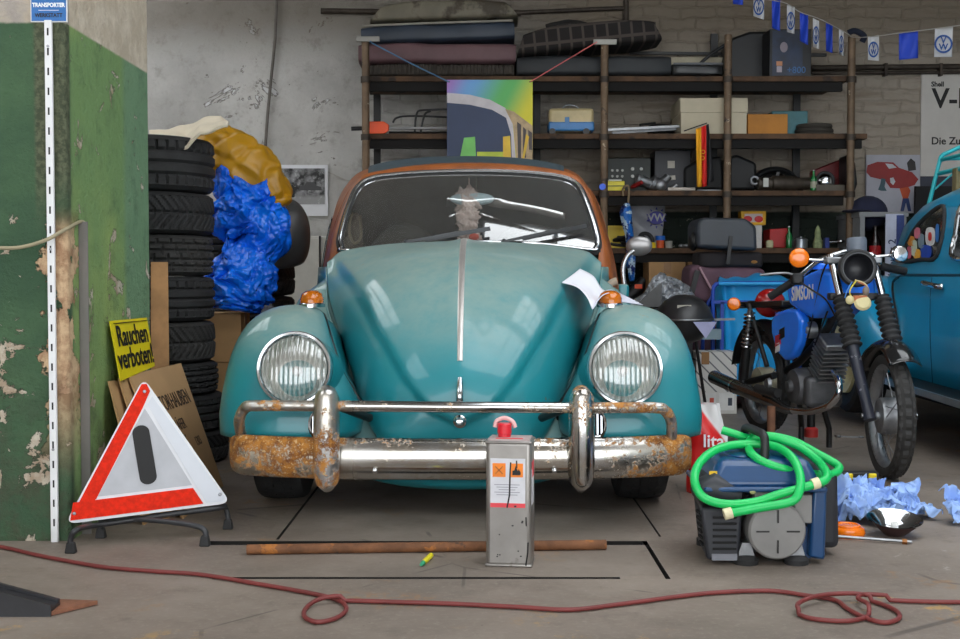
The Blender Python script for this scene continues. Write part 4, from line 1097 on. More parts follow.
single(MB().grid(rag, 40, 8), 'rubber_mat', S('mat_black', 40, 38, 37, .85), 'crumpled black mat thrown over the plaid seat', 'mat', sharp=180, solid=.03)
cushion('seat_pad', 'flat black seat pad with a shiny edge on the top board beside the scaffold post', 673, 724, 63, 76, S('pad_black', 34, 36, 38, .35), dp=.4, piping=S('pad_edge', 110, 112, 116, .3), group=None)
crate('storage_bin', 'cream box behind the flat black seat pad on the top board', 'box', 668, 752, 57, 'A', S('cream_box', 176, 168, 146, .7), 8.5, .14)
# black bag and printed computer box
t = base('black_bag', 'large black bag on the top board left of the printed box', 'bag', 726, 774, 'A', 8.5)
w_, h_ = dims(726, 774, 32, 'A', 8.4)
MB().prism([(-w_/2, 0), (w_/2, 0), (w_/2, h_), (-w_*.1, h_), (-w_*.5, h_*.86), (-w_*.62, h_*.4)], .26, TR((0, .13, 0)) @ UPRIGHT).build('bag_body', BLACKP, t, bevel=.02)
MB().tube(cr([(-w_*.5, -.12, h_*.8), (-w_*.9, -.12, h_*.55), (-w_*1.2, -.1, h_*.3)], 6), .012).build('strap', BLACK, t)
t, w_, h_, f = crate('hardware_box', 'dark blue printed cardboard box on the top board under the flags', 'box', 769, 811, 29, 'A', S('box_black', 18, 19, 24, .5), 8.16, .36)
MB().box((-.02, f-.001, h_/2), (w_*.72, .002, h_*.94)).build('printed_front', S('print_blue', 24, 40, 66, .45, var=.4, vs=9), t)
MB().ball((-.045, f-.002, h_*.62), (.026, .003, .035)).build('picture_hand', S('print_skin', 150, 140, 150, .5), t)
MB().box((-.075, f-.003, h_*.28), (.04, .002, .03)).build('picture_patch', S('print_orange', 190, 130, 90, .5), t); MB().box((-.075, f-.003, h_*.16), (.035, .002, .04)).build('picture_patch', S('print_pale', 170, 160, 170, .5), t)
text_mb('+800', .062, TR((.04, f-.003, h_*.14)) @ UPRIGHT).build('lettering', S('print_cyan', 40, 96, 150, .5), t, flat=True)
# -- second board -------------------------------------------------------------------
OR = S('signal_orange', 240, 84, 26, .45)
t = thing('paddle', 'orange-headed tool with a black grip lying at the left end of the second board', 'tool', Sp(378, 128, .02))
MB().prism([(-.08, -.042), (.04, -.042), (.075, -.02), (.075, .02), (.04, .042), (-.08, .042)], .02, UPRIGHT).build('head', OR, t, bevel=.006)
MB().cyl((-.18, 0, -.005), (-.08, 0, -.002), .014).build('grip', BLACKP, t); MB().cyl((.07, 0, 0), (.5, .02, 0), .009).build('shaft', S('shaft_grey', 150, 150, 150, .4), t)
t = thing('roof_rack', 'black wire luggage rack lying on the second board beside the orange tool', 'rack', (Sp(420, 130).x, 8.4, zB))
gx = lambda px: Sp(px, 120).x-t.location.x; gz = lambda py: Sp(400, py).z-zB
for pts in ([(392, 121), (396, 116), (410, 114), (447, 115), (470, 116)], [(414, 131), (416, 112), (424, 108), (460, 107)], [(420, 131), (424, 113), (430, 109)], [(386, 127), (430, 127), (470, 126)], [(388, 131), (440, 131), (470, 131)], [(448, 131), (450, 108), (456, 105)]):
    MB().tube(cr([(gx(a), -.2+.01*k, gz(b)) for k, (a, b) in enumerate(pts)], 5), .007, 8).build('wire', BLACK if pts[0][1] != 127 else STEEL, t)
t, w_, h_, f = crate('model_van', 'cream and blue boxy toy bus with small black wheels on the second board', 'toy', 549, 594, 108, zB+.025, S('cream_toy', 206, 188, 142, .5), 8.2, .16, .02, part='upper_body')
MB().box((0, 0, .035), (w_+.006, .166, .065)).build('lower_band', S('toy_blue', 70, 130, 190, .45), t, bevel=.012)
MB().box((-.03, f-.004, .075), (.03, .004, .04)).build('toy_door', S('toy_blue', 70, 130, 190, .45), t)
for x in (-.13, .1): MB().cyl((x, f-.01, -.003), (x, f+.02, -.003), .022).build('wheel', BLACK, t)
MB().tube(cr([(-.06, 0, h_), (-.03, 0, h_+.03), (.03, 0, h_+.025), (.06, 0, h_)], 5), .006).build('roof_wire', STEEL, t)
for k, (a, b, m_, lab) in enumerate((((605, 130), (684, 126), STEEL, 'bright metal rod lying slanted on the second board'), ((612, 133), (676, 129), ALU, 'grey metal rod lying below the bright one on the second board'), ((640, 125), (655, 123), BLACK, 'short black rod end on the second board before the cable coils'))):
    p, q = Sp(a[0], a[1], .03+.04*k), Sp(b[0], b[1], .10+.04*k); p.z = max(p.z, zB+.012); q.z = max(q.z, zB+.012); single(MB().bar(p, q, .016, .016), 'metal_rod', m_, lab, 'rod')
for k, (r, z) in enumerate(((.085, .02), (.08, .05), (.075, .08))):
    single(MB().torus(r, .014, TR((Sp(667, 120).x, 8.4, zB+.016+k*.03))), 'cable_coil', BLACK, ('lowest', 'middle', 'top')[k]+' black cable coil in the pile on the second board beside the cream box', 'coil', 'cable coils on the second board')
CRM = S('cream_carton', 188, 178, 154, .7, var=.06)
t, w_, h_, f = crate('storage_box', 'large cream carton with an overhanging lid on the second board', 'box', 681, 747, 112, 'B', CRM, 8.17, .4)
MB().box((0, 0, h_+.045), (w_+.012, .41, .10)).build('lid', CRM, t, bevel=.004)
crate('small_carton', 'orange-brown carton on the second board beside the cream box', 'box', 748, 788, 114, 'B', S('ochre_carton', 178, 118, 44, .7), 8.17, .2)
crate('tool_case', 'teal metal case behind the orange-brown carton on the second board', 'case', 772, 808, 111, 'B', S('teal_case', 62, 116, 124, .5, var=.15), 8.42, .2)
for k in range(3): single(MB().torus(.125-.008*k, .016, TR((Sp(825, 120).x, 8.38, zB+.017+k*.03), s=(1, .8, 1))), 'hose_coil', S('coil_dark', 60, 56, 50, .8), ('lowest', 'middle', 'top')[k]+' dark hose coil at the right end of the second board', 'coil', 'hose coils on the second board')
# -- third board ---------------------------------------------------------------------
t, w_, h_, f = crate('radio_set', 'dark green instrument box with round knobs on the third board', 'instrument', 606, 651, 158, 'C', S('radio_green', 24, 31, 26, .55), 8.3, .25)
for gx_, gz_, r in ((-.11, .09, .012), (-.075, .09, .012), (-.04, .09, .012), (-.11, .05, .012), (-.075, .05, .012), (-.04, .05, .012), (.03, .10, .016), (.09, .10, .016), (.03, .05, .016), (.09, .05, .016)):
    r *= .75; MB().lathe([(r, 0), (r*.9, .012), (r*.5, .013), (0, .013)], TR((gx_, f, gz_+.06)) @ frame((0, -1, 0)), 14).build('knob', S('knob_grey', 176, 176, 172, .4), t)
t, w_, h_, f = crate('dark_case', 'dark navy metal case with two pale stickers on the third board', 'case', 655, 691, 150, 'C', S('case_navy', 28, 29, 36, .5), 8.34, .25)
STK = S('sticker', 178, 172, 160, .6)
MB().box((-.01, f-.001, h_*.66), (.05, .002, .05)).build('sticker', STK, t); MB().box((-.005, f-.001, h_*.35), (.07, .002, .03), TR((0, 0, 0), (0, -.1, 0))).build('sticker', STK, t)
t, w_, h_, f = crate('yellow_case', 'yellow plastic case at the left end of the third board', 'case', 607, 625, 181, 'C', S('case_yellow', 216, 200, 28, .45), 8.16, .14)
MB().box((0, f-.002, h_*.5), (w_+.004, .004, .006)).build('seam', S('seam_dark', 90, 84, 20, .5), t); MB().box((.0, 0, h_+.006), (w_*.7, .1, .012)).build('lid_tray', S('white_tray', 200, 200, 196, .5), t)
o = MB(); o.lathe([(0, 0), (.012, .004), (.016, .03), (.014, .1), (0, .105)], TR((0, 0, .03), (pi/2*.8, 0, .7)), 14); single(o, 'red_tool_handle', S('handle_red', 150, 34, 34, .5), 'red handled tool lying beside the yellow case', 'tool', loc=(Sp(634, 186).x, 8.26, zC))
t = thing('carburettor', 'silver cast carburettor lying on the third board', 'engine part', (Sp(655, 186).x, 8.26, zC), (0, 0, .2))
MB().tube([(-.11, 0, .09), (.0, 0, .05), (.03, 0, .045)], [.034, .036, .034], 18).build('inlet', ALU, t); MB().lathe([(.04, -.012), (.055, -.012), (.055, .012), (.03, .02)], TR((-.0, 0, .06)) @ frame((1, 0, -.5)), 20).build('flange', ALU, t)
MB().tube([(.02, 0, .05), (.10, .02, .08), (.125, .02, .11)], [.03, .03, .028], 18).build('outlet', ALU, t); MB().ball((.05, -.03, .045), (.045, .035, .043)).build('float_bowl', ALU, t); MB().cyl((.13, -.02, .02), (.17, -.03, .05), .012).build('screw', STEEL, t)
single(MB().cyl(Vector((Sp(670, 188).x, 8.2, zC+.014)), Vector((Sp(697, 188).x, 8.2, zC+.014)), .013), 'paper_roll', S('roll_white', 210, 200, 190, .6), 'pale rolled tube lying before the carburettor', 'roll')
single(MB().cyl(Vector((Sp(700, 188).x, 8.22, zC+.008)), Vector((Sp(724, 188).x, 8.22, zC+.008)), .007), 'metal_rod', STEEL, 'thin bright rod lying under the flag on the third board', 'rod')
def lump(name, label, pts, m, Y, dp, cat, bev=.02, lv='C'):
    xs_ = [p[0] for p in pts]; x0 = P((min(xs_)+max(xs_))/2, 100, Y).x; z0 = ZL[lv] if lv in ZL else lv
    poly = []
    for a, b in pts: q = P(a, b, Y); poly.append((q.x-x0, max(q.z-z0, 0)))
    return single(MB().prism(poly, dp, TR((0, dp, 0)) @ UPRIGHT), name, m, label, cat, loc=(x0, Y, z0), bevel=bev)
DKP = S('dark_shell', 18, 18, 19, .6)
lump('headlamp_shell', 'black plastic shell left of the scaffold post on the third board, behind the flag', [(684, 190), (684, 168), (700, 158), (722, 156), (724, 190)], DKP, 8.32, .25, 'shell')
lump('engine_cover', 'black angular engine cover on the third board right of the scaffold post', [(729, 190), (729, 157), (737, 154), (757, 163), (757, 190)], DKP, 8.3, .25, 'engine cover')
t = thing('wheel_arch', 'black wheel arch liner standing on the third board like a half ring', 'car part', (Sp(785, 190).x, 8.4, zC))
def arch(i, j):
    a = pi*i; b = 2*pi*j; r = .165+.022*cos(b); return (r*cos(a)*1.05, .05*sin(b), r*sin(a))
MB().grid(arch, 30, 12, False, True).build('arch', BLACKP, t); MB().ball((0, .06, .06), (.13, .03, .09)).build('inner_panel', DKP, t); MB().bar((-.02, -.01, .02), (.02, -.02, .15), .02).build('strut', BLACK, t)
t = thing('gearbox_part', 'oily cylindrical gearbox part with a pale tag lying on the third board', 'engine part', (Sp(790, 186).x, 8.24, zC))
MB().lathe([(.03, -.20), (.045, -.19), (.045, -.1), (.055, -.09), (.055, .06), (.04, .09), (.04, .17), (.02, .18)], TR((0, 0, .055)) @ frame((1, 0, 0)), 20).build('housing', mat('oily_metal', C3(66, 58, 50), .45, metal=.4, var=.3, vs=20), t)
MB().box((-.145, -.045, .06), (.035, .004, .06)).build('pale_tag', S('tag_pale', 200, 200, 194, .6), t); MB().torus(.025, .009, TR((-.215, -.02, .075)) @ frame((0, -1, 0))).build('ring', ALU, t)
def bottle(label, x, Y, z, h, r, m, cap=None, name='bottle', lab=None):
    t = thing(name, label, 'bottle', (x, Y, z))
    MB().lathe([(0, 0), (r*.92, 0), (r, .01), (r, h*.55), (r*.8, h*.64), (r*.42, h*.76), (r*.38, h*.97), (r*.30, h*.97)], None, 20).build('glass_body', m, t, sharp=60)
    MB().lathe([(r*.44, h*.95), (r*.44, h), (0, h*1.005)], None, 14).build('cap', cap or STEEL, t)
    if lab: MB().lathe([(r*1.02, h*.15), (r*1.02, h*.45)], None, 20, caps=False).build('bottle_label', lab, t)
    return t
GRN = mat('green_glass', C3(12, 110, 48), .08, var=.1, coat=.5)
bottle('slim green bottle standing on the third board before the red tail piece', Sp(817, 180).x, 8.2, zC, .145, .022, GRN, lab=S('label_pale', 170, 170, 150, .6))
t = lump('body_fragment', 'red and silver painted body panel leaning on the third board', [(812, 178), (811, 171), (849, 156), (849, 190), (826, 190)], mat('red_panel', C3(104, 26, 30), .35, var=.3, vs=5, spots=[(C3(150, 130, 126), 6, .58, .06)]), 8.42, .06, 'body panel', .01)
t = thing('chrome_lamp', 'round chrome lamp lying in front of the red panel on the third board', 'lamp', (Sp(832, 178).x, 8.28, zC+.03))
MB().lathe([(0, .02), (.03, .018), (.055, 0), (.062, -.01), (.04, -.05), (0, -.06)], TR((0, 0, .05)) @ frame((-.2, -1, .15)), 28).build('bowl', CHROME, t); MB().torus(.06, .007, TR((0, 0, .05)) @ frame((-.2, -1, .15))).build('rim', BLACK, t)
crate('exhaust_box', 'long grey-brown metal strip lying under the chrome lamp', 'metal strip', 817, 846, 184.5, 'C', S('strip_brown', 82, 76, 66, .6), 8.18, .07)
t = thing('visor_case', 'black rounded case hanging beyond the right post at the third board', 'case', (Sp(855, 175).x, 8.3, zC-.01))
MB().prism([(-.03, 0), (.02, -.01), (.045, .06), (.03, .2), (.0, .26), (-.03, .26)], .2, TR((0, .1, 0)) @ UPRIGHT).build('shell', BLACKP, t, bevel=.015)
# flag pennant
t = thing('pennant', 'black red and gold pennant hanging from the second board', 'flag', Sp(703, 124, -.06)); o = Vector(t.location)
def band(x0t, x1t, x0b, x1b, y0, y1, y0b, y1b, m, nm):
    def f(i, j):
        xt = lerp(x0t, x1t, i); xb = lerp(x0b, x1b, i); x = lerp(xt, xb, j); y = lerp(lerp(y0, y1, i), lerp(y0b, y1b, i), j)
        p = Sp(x, y, -.06+.012*sin(i*4+j*3)); return p-o
    MB().grid(f, 6, 16).build(nm, m, t, sharp=180, solid=.003)
band(696, 701, 697, 702, 129, 127, 187, 187, S('flag_gold', 236, 168, 20, .7), 'gold_band'); band(701, 706, 702, 707, 127, 125, 187, 186, S('flag_red', 214, 30, 24, .7), 'red_band'); band(706, 708.5, 707, 714, 125, 124, 186, 180, S('flag_black', 26, 26, 30, .7), 'black_band')
e = thing('x', '', '') if False else None
MB().torus(.012, .003, Matrix.Translation(Sp(703, 152, -.075)-o) @ frame((0, -1, 0)), 18, 6).build('emblem', S('flag_gold', 236, 168, 20, .7), t); MB().torus(.012, .003, Matrix.Translation(Sp(702.5, 158, -.075)-o) @ frame((0, -1, 0)), 18, 6).build('emblem', S('flag_gold', 236, 168, 20, .7), t)
MB().cyl(Sp(684, 131, -.045)-o, Sp(707, 123, -.055)-o, .004).build('stick', BLACK, t)
# -- lowest visible board --------------------------------------------------------------
t = thing('umbrella', 'closed blue and white umbrella hanging from the third board beside the post', 'umbrella', Sp(628, 188, -.03)); o = Vector(t.location)
um = NT('umbrella_print'); a_ = um.noise(13, 3); UM = um.done(um.mix(um.step(a_, .46, .5), C3(20, 104, 190), um.mix(um.step(um.noise(21, 2), .45, .5), C3(190, 214, 230), C3(14, 40, 110))), .45)
ax = [Sp(627, 203, -.03)-o, Sp(626, 216, -.03)-o, Sp(630, 240, -.03)-o, Sp(631, 262, -.03)-o, Sp(632, 281, -.03)-o]
b_ = MB(); b_.tube(cr(ax, 10), lambda q: interp([(0, .012), (.2, .042), (.45, .026), (.75, .028), (1, .012)], q), 20)
for i, v in enumerate(b_.v): v += Vector((.006*sin(i*2.2), .006*cos(i*1.7), 0))
b_.build('canopy', UM, t, sharp=180)
MB().tube(cr([Sp(623, 196, -.03)-o, Sp(623, 189, -.03)-o, Sp(627, 185.5, -.03)-o, Sp(629, 189, -.03)-o, Sp(628, 204, -.03)-o], 6), .007).build('handle', S('cane', 130, 110, 80, .6), t)
BAGM = S('bag_grey', 150, 152, 160, .35, var=.12, vs=8, bump=.3, bs=18)
t = thing('plastic_bag', 'grey plastic bag with a round blue emblem standing on the lowest board', 'bag', (Sp(652, 240).x, 8.48, zD))
c0 = P(632, 202, 8.45); c1 = P(672, 202, 8.45); bw = c1.x-c0.x; bh = c0.z-zD
def bagf(i, j):
    q = 2*j*pi; x = bw/2*cos(q)*lerp(.82, 1.04, i); y = .035*sin(q)*(1-.6*i)+.008*sin(i*9+q*3); return (x, y, bh*i)
MB().grid(bagf, 24, 40, False, True).build('bag_skin', BAGM, t, sharp=180)
EB = S('emblem_blue', 34, 30, 140, .5, var=0)
ec = Vector((P(656, 218, 8.45).x-t.location.x, -.052, P(656, 218, 8.45).z-zD)); MB().lathe([(0, .004), (.058, .004), (.058, 0)], Matrix.Translation(ec) @ frame((0, -1, .0)) @ TR(s=(1, .8, 1)), 28).build('emblem_disc', EB, t)
for k in range(10):
    a = 2*pi*k/10; MB().prism([(-.007, .068), (.007, .068), (0, .09)], .003, Matrix.Translation(ec+Vector((0, -.002, 0))) @ UPRIGHT @ Matrix.Rotation(a, 4, 'Z') @ TR(s=(1, .85, 1))).build('emblem_ray', EB, t)
text_mb('VW', .075, Matrix.Translation(ec+Vector((0, -.006, 0))) @ UPRIGHT, bold=.002).build('lettering', BAGM, t, flat=True)
t, w_, h_, f = crate('yellow_bin', 'yellow plastic bin behind the orange roof pillar on the lowest board', 'bin', 604, 629, 227, 'D', S('bin_yellow', 204, 176, 30, .5), 8.3, .2)
MB().box((0, f-.004, h_), (w_+.02, .02, .018)).build('rim', S('bin_yellow', 204, 176, 30, .5), t)
t = thing('cable_bundle', 'tangled black cables on the lowest board before the plastic bag', 'cable', (Sp(632, 245).x, 8.24, zD))
rr = random.Random(3); pts = [(rr.uniform(-.12, .14), rr.uniform(-.05, .08), .012+rr.random()*.075) for _ in range(16)]; MB().tube(cr(pts, 8), .011, 8).build('cable', BLACKP, t)
MB().torus(.05, .014, TR((.11, 0, .055)) @ frame((.3, -1, .3))).build('cable_loop', BLACKP, t)
t = bottle('orange jar with a blue lid on the lowest board', Sp(662, 245).x, 8.2, zD, .001, .001, OR) if False else thing('jar', 'orange jar with a blue lid on the lowest board', 'jar', (Sp(662.5, 245).x, 8.22, zD))
MB().lathe([(0, 0), (.026, 0), (.028, .055), (0, .056)], None, 18).build('jar_body', S('jar_orange', 206, 84, 34, .45), t); MB().lathe([(.033, .055), (.033, .085), (0, .086)], None, 18).build('lid', S('jar_blue', 20, 96, 190, .45), t)
single(MB().box((0, 0, .02), (.04, .03, .04), TR((0, 0, 0), (0, 0, .4))), 'yellow_block', S('block_yellow', 226, 190, 20, .5), 'small yellow block beside the orange jar', 'block', loc=(Sp(654, 245).x, 8.2, zD), bevel=.004)
t = thing('tin_cup', 'grey tin cup beside the orange jar on the lowest board', 'cup', (Sp(671, 245).x, 8.22, zD)); MB().lathe([(0, 0), (.024, 0), (.026, .05), (.023, .05), (.021, .004), (0, .004)], None, 18).build('cup_body', S('cup_grey', 150, 148, 142, .5), t)
sc_ = random.Random(5)
for k in range(5): single(MB().ball((0, 0, .016), (.014+.006*sc_.random(), .014, .015)), 'metal_fitting', ALU, 'small bright metal fitting, in the cluster beside the tin cup', 'fitting', 'metal fittings on the lowest board', loc=(Sp(683+k*2.6, 245).x, 8.2+.04*(k % 2), zD))
t, w_, h_, f = crate('yellow_carton', 'small yellow carton with a red window standing on a white card on the lowest board', 'box', 742, 767, 211, P(755, 225, 8.3).z, S('carton_yellow', 224, 168, 24, .55), 8.3, .1)
MB().box((0, f-.002, h_*.5), (w_*.72, .003, h_*.6)).build('window', S('carton_white', 210, 190, 190, .5), t); 
for x in (-.04, .035): MB().ball((x, f-.004, h_*.42), (.03, .004, .022)).build('red_picture', S('carton_red', 200, 30, 36, .5), t)
crate('white_card', 'white card box under the small yellow carton on the lowest board', 'box', 753, 763, 225.2, 'D', S('card_white', 200, 198, 194, .6), 8.3, .1, .002)
lump('red_case', 'red metal tool case on the lowest board beside the green bottle', [(769, 248), (770, 229), (790, 228), (789, 248)], S('case_red', 170, 26, 26, .45), 8.25, .2, 'case', .006, 'D')
crate('figurine_base', 'small pale ornament before the red tool case', 'ornament', 768, 775, 240, 'D', S('pale_clay', 180, 176, 140, .7), 8.18, .04, .012)
bottle('green bottle on the lowest board between the red case and the tin', Sp(792, 240).x, 8.2, zD, .15, .022, GRN)
t = thing('metal_tin', 'round silver tin with a domed lid on the lowest board', 'tin', (Sp(805, 245).x, 8.22, zD)); MB().lathe([(0, 0), (.044, 0), (.044, .05), (.046, .052), (.046, .06), (.03, .07), (.008, .073), (.008, .08), (0, .08)], None, 26).build('tin_body', S('tin_silver', 150, 156, 162, .3, metal=.8), t)
t = thing('garden_figure', 'small pale green figurine standing on the lowest board at the right', 'figurine', (Sp(821, 245).x, 8.2, zD))
MB().lathe([(0, 0), (.03, 0), (.034, .03), (.026, .06), (.02, .08), (.022, .10), (.018, .125), (.012, .14), (0, .16)], None, 18).build('figurine_body', mat('figure_clay', C3(126, 136, 96), .7, var=.3, vs=40, spots=[(C3(190, 60, 50), 30, .62, .04)]), t)
t = thing('bench_clamp', 'dark blue clamp with a chrome screw at the right end of the lowest board', 'clamp', (Sp(828, 246).x, 8.16, zD)); CB = S('clamp_blue', 26, 46, 120, .4)
MB().box((0, 0, .02), (.03, .05, .10)).build('jaw', CB, t, bevel=.004); MB().cyl((.015, 0, .04), (.10, 0, .045), .008).build('screw', CHROME, t); MB().ball((.105, 0, .046), (.025, .012, .014)).build('wing', CHROME, t)
single(MB().cyl((0, 0, 0), (0, -.03, 0), .022), 'blue_disc', S('cap_blue', 30, 90, 220, .4), 'round blue cap stuck on the scaffold post beside the rusty roof', 'cap', loc=Sp(602, 187, -.06))
# boxes under the lowest board
t, w_, h_, f = crate('cardboard_box', 'open brown cardboard box below the lowest board, behind the grey sheet', 'box', 651, 688, 262, zD-.38, CARD, 8.0, .3)
t.location.y = 8.2
MB().box((0, f-.001, h_*.86), (.05, .003, h_*.26)).build('tape', S('brown_tape', 150, 110, 66, .4), t)
crate('cardboard_box', 'smaller brown cardboard box beside the open one, next to the mauve seats', 'box', 689, 706, 262, zD-.38, S('card_dark', 150, 116, 78, .85), 8.12, .26)
t = thing('power_tool', 'black and orange power tool below the lowest board behind the door mirror', 'tool', (Sp(640, 270).x, 8.25, zD-.38))
MB().tube([(-.06, 0, .05), (.0, 0, .10), (.05, 0, .17)], [.04, .045, .035], 14).build('tool_body', BLACKP, t); MB().box((.0, -.05, .12), (.05, .02, .03)).build('orange_switch', OR, t); MB().box((0, 0, .02), (.14, .12, .04)).build('battery', BLACKP, t, bevel=.006)
# painting hung on strings
pa, pb = Sp(447, 80, -.08), Sp(532.5, 164, -.08); c = (pa+pb)/2; W = pb.x-pa.x; H = pa.z-pb.z
pt = thing('van_painting', 'colourful canvas painting of a van front hung on strings before the rack', 'painting', (c.x, YS-.08, c.z))
cv = NT('rainbow_canvas'); gx_ = cv.add(cv.mul(cv.x, 1/W), .5); gz_ = cv.add(cv.mul(cv.z, 1/H), .5)
t1 = cv.add(gx_, cv.mul(cv.add(gz_, -1), -.5)); ca = cv.mix(cv.step(t1, .0, .32), C3(170, 120, 200), C3(110, 170, 226)); ca = cv.mix(cv.step(t1, .3, .75), ca, C3(96, 190, 100)); ca = cv.mix(cv.step(t1, .78, 1.15), ca, C3(226, 216, 40)); CVM = cv.done(ca, .5)
MB().box((0, 0, 0), (W, .018, H)).build('canvas', CVM, pt, flat=True)
def pp(px, py): q = Sp(px, py, -.08); return (q.x-c.x, q.z-c.z)
def paint_poly(name, pts, m, d): MB().prism([pp(*q) for q in pts], .0012, TR((0, -.009-d, 0)) @ UPRIGHT).build(name, m, pt, flat=True)
paint_poly('painted_roof', [(447, 93), (470, 95), (490, 100), (505, 108), (512, 116), (516, 160), (508, 164), (447, 164)], S('art_cream', 206, 200, 204, .5), .001)
paint_poly('painted_windscreen', [(447, 103), (470, 105), (492, 110), (506, 118), (511, 135), (512, 164), (447, 164)], S('art_navy', 42, 58, 92, .5, var=.08), .0022)
paint_poly('painted_side', [(505, 109), (514, 112), (532.4, 126), (532.4, 164), (517, 164), (513, 125)], S('art_beige', 186, 160, 120, .5, var=.2, vs=20), .0022)
for q in ([(517, 122), (521, 125), (521, 160), (518, 160)], [(523, 127), (526, 130), (526, 158), (523, 158)], [(528, 130), (532, 133), (532, 150), (529, 150)]): paint_poly('painted_side_window', q, S('art_dark', 70, 60, 60, .5), .0034)
paint_poly('painted_side_stripe', [(526, 134), (529, 137), (524, 160), (522, 160)], S('art_yellow', 230, 190, 50, .5), .0036)
paint_poly('painted_seat', [(464, 138), (475, 137), (476, 157), (460, 158)], S('art_green', 120, 200, 100, .5), .0034)
paint_poly('painted_seat', [(503, 137), (510, 136), (511, 158), (503, 158)], S('art_yellow', 230, 190, 50, .5), .0034); paint_poly('painted_bench', [(477, 152), (503, 152), (503, 157), (477, 157)], S('art_lime', 196, 210, 60, .5), .0034)
for px in (449, 530): MB().cyl(Vector((pp(px, 82)[0], -.010, pp(px, 82)[1])), Vector((pp(px, 82)[0], -.013, pp(px, 82)[1])), .005).build('nail', BLACK, pt)
single(MB().tube([Sp(370, 41, -.088), Sp(372, 43, -.088), Sp(410, 63, -.085), Sp(449, 82, -.091)], .005, 6), 'string', S('cord_blue', 84, 124, 160, .7), 'blue cord from the left rack post to the painting', 'string')
single(MB().tube([Sp(597, 42, -.088), Sp(565, 61, -.086), Sp(530, 82, -.091)], .004, 6), 'string', S('cord_red', 214, 110, 110, .7), 'red and white cord from the rack post to the right corner of the painting', 'string')
# bunting -----------------------------------------------------------------------------
FW = S('flag_white', 206, 206, 208, .7, var=.05); FB = S('flag_blue', 26, 66, 190, .6, var=.06); EM = S('flag_emblem', 30, 78, 150, .6, var=0)
bl1 = [P(715, -16, 7.7), P(740, -4, 7.7), P(782, 2, 7.75), P(800, 12, 7.8), P(822, 20, 7.85), P(848, 34, 7.95), P(852, 37, 8.04), P(868, 37, 7.9), P(900, 33, 7.8), P(940, 28, 7.7), P(985, 22, 7.6)]
single(MB().tube(cr(bl1, 6), .003, 6), 'bunting_string', S('bunting_cord', 170, 165, 158, .7), 'pale cord carrying the blue and white flags across the upper right', 'string')
def flag(x0, x1, yt0, yt1, yb0, yb1, Y, white, label, sway=0.0):
    c = P((x0+x1)/2, (yt0+yt1)/2, Y); t = thing('bunting_flag', label, 'flag', c, group='flags on the bunting string')
    sl = (x1-x0)
    def f(i, j):
        x = lerp(x0, x1, i)+sway*j; y = lerp(lerp(yt0, yt1, i), lerp(yb0, yb1, i), j)
        p = P(x, y, Y+.02*sin(i*3.5+j*2.2)+.02*j); return p-c
    MB().grid(f, 8, 12).build('flag_cloth', FW if white else FB, t, sharp=180, solid=.002)
    if white:
        p = P((x0+x1)/2+sway*.55, lerp((yt0+yt1)/2, (yb0+yb1)/2, .55), Y-.012)-c; k = min(1, (x1-x0)/17)
        r = .052*min(1, (yb0-yt0)/26)
        T = Matrix.Translation(p) @ UPRIGHT @ TR(s=(k, 1, 1))
        MB().torus(r, .006, T @ TR(s=(1, 1, .3)), 26, 6).build('emblem_ring', EM, t)
        text_mb('V', r*1.05, T @ TR((0, r*.42, 0)), .002, bold=.001).build('emblem_mark', EM, t, flat=True); text_mb('W', r*1.05, T @ TR((0, -r*.38, 0)), .002, bold=.001).build('emblem_mark', EM, t, flat=True)
flag(733, 743, -14, -12, 4, 5, 7.68, False, 'blue flag cut off by the top edge, first of the bunting from the left')
flag(753.5, 764, -8, -6, 16, 20, 7.72, True, 'white flag with a round emblem, first white one from the left on the bunting')
flag(772, 780, -3, 0, 28, 31, 7.75, False, 'long blue flag before the dark printed box, left of the second white flag')
flag(787, 794.5, 5, 7, 32, 34, 7.78, True, 'narrow white flag hanging before the printed box, between two blue flags')
flag(800, 808, 12, 15, 41, 45, 7.82, False, 'blue flag hanging at the right edge of the printed box')
flag(813, 819, 18, 21, 47, 49, 7.86, True, 'narrow white flag just right of the printed box')
flag(826, 832.5, 23, 26, 51, 53, 7.9, False, 'narrow blue flag, last blue one before the right rack post')
flag(839, 843.5, 29, 32, 54, 56, 7.95, True, 'white flag seen almost edge-on just left of the right rack post')
flag(868, 879, 37, 35, 60, 61, 7.88, True, 'white flag with an emblem, first flag right of the rack post')
flag(899, 918, 33, 31, 60, 58, 7.8, False, 'wide blue flag right of the rack post between two white flags')
flag(935, 953, 29, 27, 57, 57, 7.7, True, 'wide white flag at the far right of the bunting', -1)
o = MB(); o.tube(cr([Sp(848, 33, -.02), Sp(855, 31, -.03), Sp(864, 36, -.03), Sp(862, 42, -.02)], 5), [.02]*16, 10); single(o, 'dark_rag', S('rag_navy', 30, 36, 54, .9), 'dark rag knotted over the top of the right rack post', 'rag')
